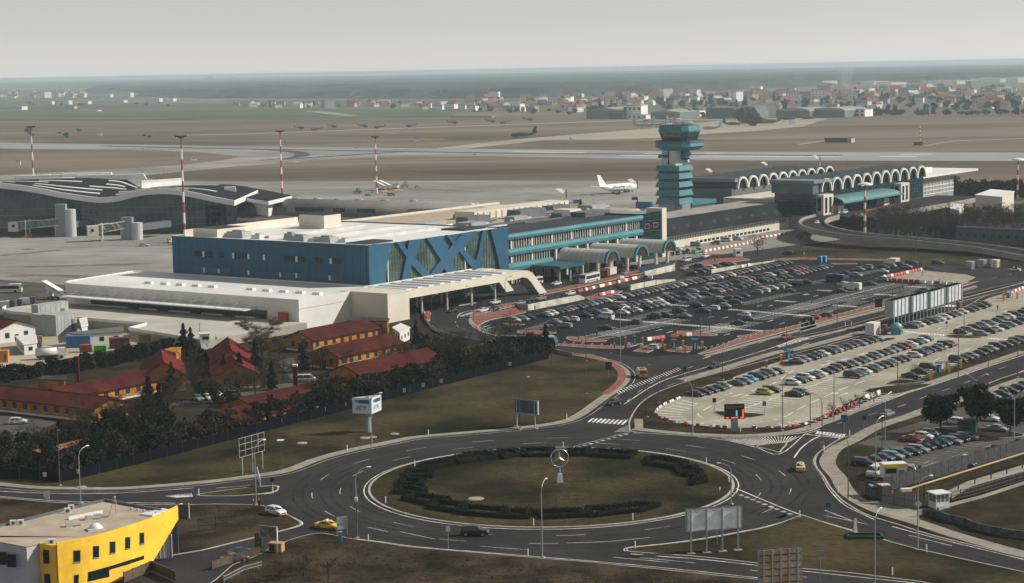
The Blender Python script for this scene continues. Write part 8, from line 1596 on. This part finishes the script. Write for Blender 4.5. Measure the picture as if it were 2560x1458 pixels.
fblock(2062,2118,357,11,14,'long brown brick hut on the airfield beyond the tower',M('brown_brick',(.12,.09,.08),.9,.2),GREYD,0);fblock(2118,2128,357,11,12,'pink end wall of the brown airfield hut',WALLS[2][1],GREYD,1);fblock(2285,2306,364,8,10,'small brown hut at the foot of the radio mast',M('brown_brick',(0,0,0)),GREYD,0)
fblock(1125,1230,294,4,6,'long low concrete wall below the village',WALLS[3][1],WALLS[3][1],0);fblock(1275,1300,278,18,14,'white modern block with pillars before the town',WALLS[0][1],HR,1);fblock(1315,1335,280,14,14,'grey modern block right of the pillared one',WALLS[3][1],HR,1);fblock(1302,1312,279,11,12,'lower white block between two modern blocks',WALLS[0][1],HR,1)
for x,y,l_,w_,h_ in((1044,354,'white striped control van on the airfield grass',7,3.4),(46,413,'orange and white beacon hut on the left grass',4,4),(250,341,'small white cube on the far grass',5,4),(360,375,'small white marker box beside the taxiway',2.2,2.2),(1427,355,'white marker tower beside the pale taxiway',3,5),(890,371,'small yellow marker beside the runway',2,2),(1186,388,'small yellow runway sign',3,1.6),(1980,310,'white box vehicle beside the dark planes',7,5),(1660,298,'white box before the pale hangar',9,6),(740,409,'low runway sign with white end, in the grass',5,1.6),(485,403,'low brown runway sign on the grass island',5,1.6),(411,433,'small white light near the taxiway bend',2,1.4)):
 p=G(x,y,.1);T=thing('airfield_hut',(p.x,p.y,.1),.1,l_,'hut');MB().box(0,0,0,w_,w_*.6,h_*.8).obj('body',WHITE if 'yellow' not in l_ else YELP,T);MB().box(0,0,h_*.8,w_*.9,w_*.5,h_*.2).obj('roof',GREYD if 'striped' in l_ else ORANGEP if 'orange' in l_ else WHITE,T)
FT=[]
for k,(col,bw) in enumerate((((.034,.042,.026),1),((.075,.060,.046),1),((.022,.034,.026),.55))):
 m=MB();mt=M(f'far_foliage_{k}',col,1,.4,.05,fine=.3);leafy(m,330,lobes(7,4.2*bw,4.2*bw,2.5,8,1.8,3.2) if k<2 else(lambda:(lambda z:(lambda t,r:(r*math.cos(t),r*math.sin(t),z))(R.uniform(0,6.28),2.6*(1-z/12)*R.uniform(.3,1)))(12*R.random()**1.2)),1.0);n0=len(m.f);m.tube((0,0,0),(0,0,4),.4,.3,5,1);FT.append(m.mesh('far_tree',[mt,BARK]))
rt=random.Random(5)
def ftrees(x0,x1,y0,y1,n,where,ks=(0,0,1,1,2),sc=1.):
 for _ in range(n):
  k=rt.choice(ks);p=G(rt.uniform(x0,x1),rt.uniform(y0,y1));o=link(bpy.data.objects.new('far_tree',FT[k]));o.location=(p.x,p.y,0);o.rotation_euler=(0,0,rt.random()*6);s=sc*rt.uniform(.6,1.15);o.scale=(s*1.25,s*1.25,s)
  kn=('dark rounded','bare brownish','narrow dark')[k];tag(o,f'{kn} far tree {where}','tree',f'{kn} trees {where}')
ftrees(2180,2560,284,288,34,'along the far airfield edge at right',(0,0,0,2),1.1);ftrees(1950,2560,232,278,120,'among the right settlement houses',(0,1,1,2),1.3);ftrees(1180,1480,256,286,34,'between village and hangars',(0,1,1));ftrees(1480,1940,240,280,80,'behind the hangars',(0,1,1,2),1.3);ftrees(640,1130,262,272,16,'in the village row');ftrees(70,420,258,268,16,'in the left fields',(0,0));ftrees(1850,1900,296,318,9,'beside the far parked planes',(1,),1.4);ftrees(1700,1765,285,297,8,'between the hangars',(1,),1.3);ftrees(0,240,225,246,20,'in the far left town');ftrees(2155,2200,286,290,6,'right of the twin hangars',(2,0));ftrees(20,480,326,345,9,'as low scrub on the left airfield',(1,0),.6)
def wood(name,poly,cell,hgt,label,seed,col):
 W_=[G(*p) for p in poly];x0,x1=min(p.x for p in W_),max(p.x for p in W_);y0,y1=min(p.y for p in W_),max(p.y for p in W_);nx,ny=int((x1-x0)/cell),int((y1-y0)/cell);r_=random.Random(seed)
 def inside(x,y):
  k=False;j=len(W_)-1
  for i in range(len(W_)):
   a,b=W_[i],W_[j]
   if(a.y>y)!=(b.y>y) and x<(b.x-a.x)*(y-a.y)/(b.y-a.y)+a.x:k=not k
   j=i
  return k
 ins=[[inside(x0+i*cell,y0+j*cell) for i in range(nx+1)] for j in range(ny+1)];vs=[];idx={}
 for j in range(ny+1):
  for i in range(nx+1):
   x,y=x0+i*cell+r_.uniform(-.35,.35)*cell,y0+j*cell+r_.uniform(-.35,.35)*cell;idx[i,j]=len(vs);vs.append((x,y,(hgt*r_.uniform(.55,1.15)+3*math.sin(x/310)*math.sin(y/420)) if ins[j][i] else -1))
 fs=[(idx[i,j],idx[i+1,j],idx[i+1,j+1],idx[i,j+1]) for j in range(ny) for i in range(nx) if ins[j][i] or ins[j][i+1] or ins[j+1][i] or ins[j+1][i+1]]
 me=bpy.data.meshes.new(name);me.from_pydata(vs,[],fs);me.materials.append(M(name+'_foliage',col,1,.5,.004,fine=.05,col2=tuple(1.9*v for v in col)));o=link(bpy.data.objects.new(name,me));tag(o,label,'wood',None,'stuff')
wood('distant_wood',[(225,231),(330,240),(500,245),(650,246),(950,247),(1260,246),(1500,240),(1700,231),(1900,222),(2100,212),(2350,206),(2700,198),(2900,172),(1900,186),(1280,200),(600,216),(240,222)],42,24,'broad hazy wood stretching along the horizon',1,(.026,.034,.028))
wood('distant_wood',[(-200,221),(240,219),(600,214),(1280,200),(1900,186),(2900,170),(3000,160),(1280,188),(-300,216)],110,24,'faint far woodland just under the horizon',2,(.03,.036,.03))
ftw=wood
wood('orchard',[(0,226),(220,224),(230,232),(0,236)],40,8,'dark garden strip in the far left town',3,(.05,.05,.04))
T=thing('smoke_plume',(G(2110,255).x,G(2110,255).y,8),0,'thin pale smoke rising over the right settlement','smoke');m=MB();m.tube((0,0,0),(6,0,60),6,16,12);sm_=bpy.data.materials.new('smoke');sm_.use_nodes=True;q_=sm_.node_tree;q_.nodes.remove(q_.nodes['Principled BSDF']);v_=q_.nodes.new('ShaderNodeVolumePrincipled');v_.inputs['Color'].default_value=(.8,.8,.8,1);v_.inputs['Density'].default_value=.009;q_.links.new(v_.outputs[0],q_.nodes['Material Output'].inputs['Volume']);m.obj('plume',sm_,T)
# -- people
def make_person_mesh(topc,legc,walk,arm):
 J=[((0,0,.92),.145),((0,0,1.15),.13),((0,0,1.40),.15),((0,0,1.53),.055),((.01,0,1.62),.085),((.01,0,1.71),.10),((.0,0,1.79),.07),((walk*.5,.09,.50),.08),((walk*.7,.10,.09),.05),((walk*.7+.17,.10,.05),.04),((-walk*.3,-.09,.50),.08),((-walk*.8,-.10,.10),.05),((-walk*.8+.15,-.10,.05),.04),((0,.21,1.40),.065),((-arm*.6,.27,1.12),.05),((-arm*.1,.27,.86),.04),((.02,.27,.78),.035),((0,-.21,1.40),.065),((arm*.6,-.27,1.12),.05),((arm*1.1,-.27,.88),.04),((arm*1.2+.02,-.27,.80),.035)]
 ch=[(0,1),(1,2),(2,3),(3,4),(4,5),(5,6),(0,7),(7,8),(8,9),(0,10),(10,11),(11,12),(2,13),(13,14),(14,15),(15,16),(2,17),(17,18),(18,19),(19,20)]
 bm_me=bpy.data.meshes.new('body_src');bm_me.from_pydata([j[0] for j in J],ch,[]);o=bpy.data.objects.new('tmp',bm_me);S.collection.objects.link(o);o.modifiers.new('s','SKIN')
 import bmesh
 bm=bmesh.new();bm.from_mesh(bm_me);lay=bm.verts.layers.skin.verify();bm.verts.ensure_lookup_table()
 for i,j in enumerate(J):bm.verts[i][lay].radius=(j[1],j[1]);bm.verts[i][lay].use_root=(i==0)
 bm.to_mesh(bm_me);bm.free();sb=o.modifiers.new('d','SUBSURF');sb.levels=1;sb.render_levels=1
 me=bpy.data.meshes.new_from_object(o.evaluated_get(bpy.context.evaluated_depsgraph_get()));bpy.data.objects.remove(o);me.name='body';me.materials.clear()
 for mt in(topc,legc,SKIN,BLACK):me.materials.append(mt)
 for f in me.polygons:c_=f.center;f.material_index=3 if c_.z<.12 else 1 if c_.z<.95 and abs(c_.y)<.2 else(2 if c_.z>1.52 or(c_.z<.86 and abs(c_.y)>.2) else 0);f.use_smooth=True
 return me
CLO=dict(dark=M('dark_cloth',(.02,.022,.028),.9,.1),red=M('red_cloth',(.35,.03,.03),.9,.1),vest=M('hi_vis_vest',(.45,.60,.05),.8,.05),blue=M('blue_cloth',(.04,.08,.16),.9,.1),grey=M('grey_cloth',(.16,.16,.17),.9,.1));PM={}
for x,y,a,tc,lc,z,lb in((634,1273,.8,'grey','dark',.2,'person in grey jacket standing at the verge beside the white hatchback'),(648,1271,2.0,'dark','dark',.2,'person in dark clothes crouched low look beside the grey-jacketed one'),(1246,724,.4,'dark','dark',2.2,'person in dark clothes on the low wall under the curved canopy leg'),(1331,737,1.2,'dark','dark',.08,'person in dark coat crossing behind the curved leg'),(1343,728,2,'dark','blue',.08,'second pedestrian in dark coat right of the curved leg'),(1366,699,.1,'red','dark',.1,'person in red top by the teal offices'),(1371,698,2.4,'dark','dark',.1,'person in black beside the one in the red top'),(1404,744,0,'blue','dark',.1,'pedestrian with luggage left of the white estate'),(1413,744,.6,'grey','dark',.1,'pedestrian in grey just left of the white estate bonnet'),(1337,776,.3,'dark','dark',.11,'person pushing a trolley at the foot of the ramp wall'),(1536,871,.9,'vest','dark',.1,'attendant in yellow vest left of the ticket gates'),(1707,683,2,'dark','dark',.1,'person in black beside the silver estate near the canopies'),(1689,664,1,'vest','dark',.1,'worker in yellow vest beside the dark blue hoarding'),(1787,655,0,'dark','dark',.1,'person in dark coat beside the white off-road car'),(1988,640,1,'dark','dark',.1,'person behind the black estate at the kerb'),(2249,839,1,'dark','dark',.2,'person waiting left of the blue dome kiosk'),(2256,836,2,'vest','dark',.2,'person in light vest right of the blue dome kiosk'),(2494,776,.5,'blue','dark',.2,'pedestrian in blue near the far right gate'),(2299,1184,1.9,'dark','dark',.2,'person in black next to the silver car with open door'),(540,851,.3,'vest','dark',2.46,'guard in yellow vest beside the white hut on the deck'),(1588,672,.2,'dark','blue',.1,'traveller standing under the middle barrel canopy'),(1597,675,1,'red','dark',.1,'traveller in red under the middle barrel canopy'),(1548,680,1,'dark','dark',.1,'traveller in black behind the box truck'),(1672,668,1,'grey','dark',.1,'traveller in grey near the yellow taxi'),(1492,842,.5,'dark','dark',.1,'person walking in the empty bays of the dark car park')):
 k=(tc,lc)
 if k not in PM:PM[k]=make_person_mesh(CLO[tc],CLO[lc],.35,.18)
 p=G(x,y,z);o=link(bpy.data.objects.new('person',PM[k]));o.location=(p.x,p.y,z);o.rotation_euler=(0,0,a);tag(o,lb.replace(' crouched low look',''),'person')
# -- haze
hz_=MB();hz_.add([(x,y,z) for z in(-1.5,76.5) for x,y in((-59000,-280),(59000,-280),(59000,59000),(-59000,59000))],[(3,2,1,0),(4,5,6,7),(0,1,5,4),(1,2,6,5),(2,3,7,6),(3,0,4,7)])
hm=bpy.data.materials.new('haze');hm.use_nodes=True;T_=hm.node_tree;T_.nodes.remove(T_.nodes['Principled BSDF'])
vol=T_.nodes.new('ShaderNodeVolumePrincipled');vol.inputs['Color'].default_value=(.66,.81,.88,1);vol.inputs['Density'].default_value=.000085;vol.inputs['Anisotropy'].default_value=.1
T_.links.new(vol.outputs[0],T_.nodes['Material Output'].inputs['Volume'])
hz_.obj('haze',hm,kind='stuff')
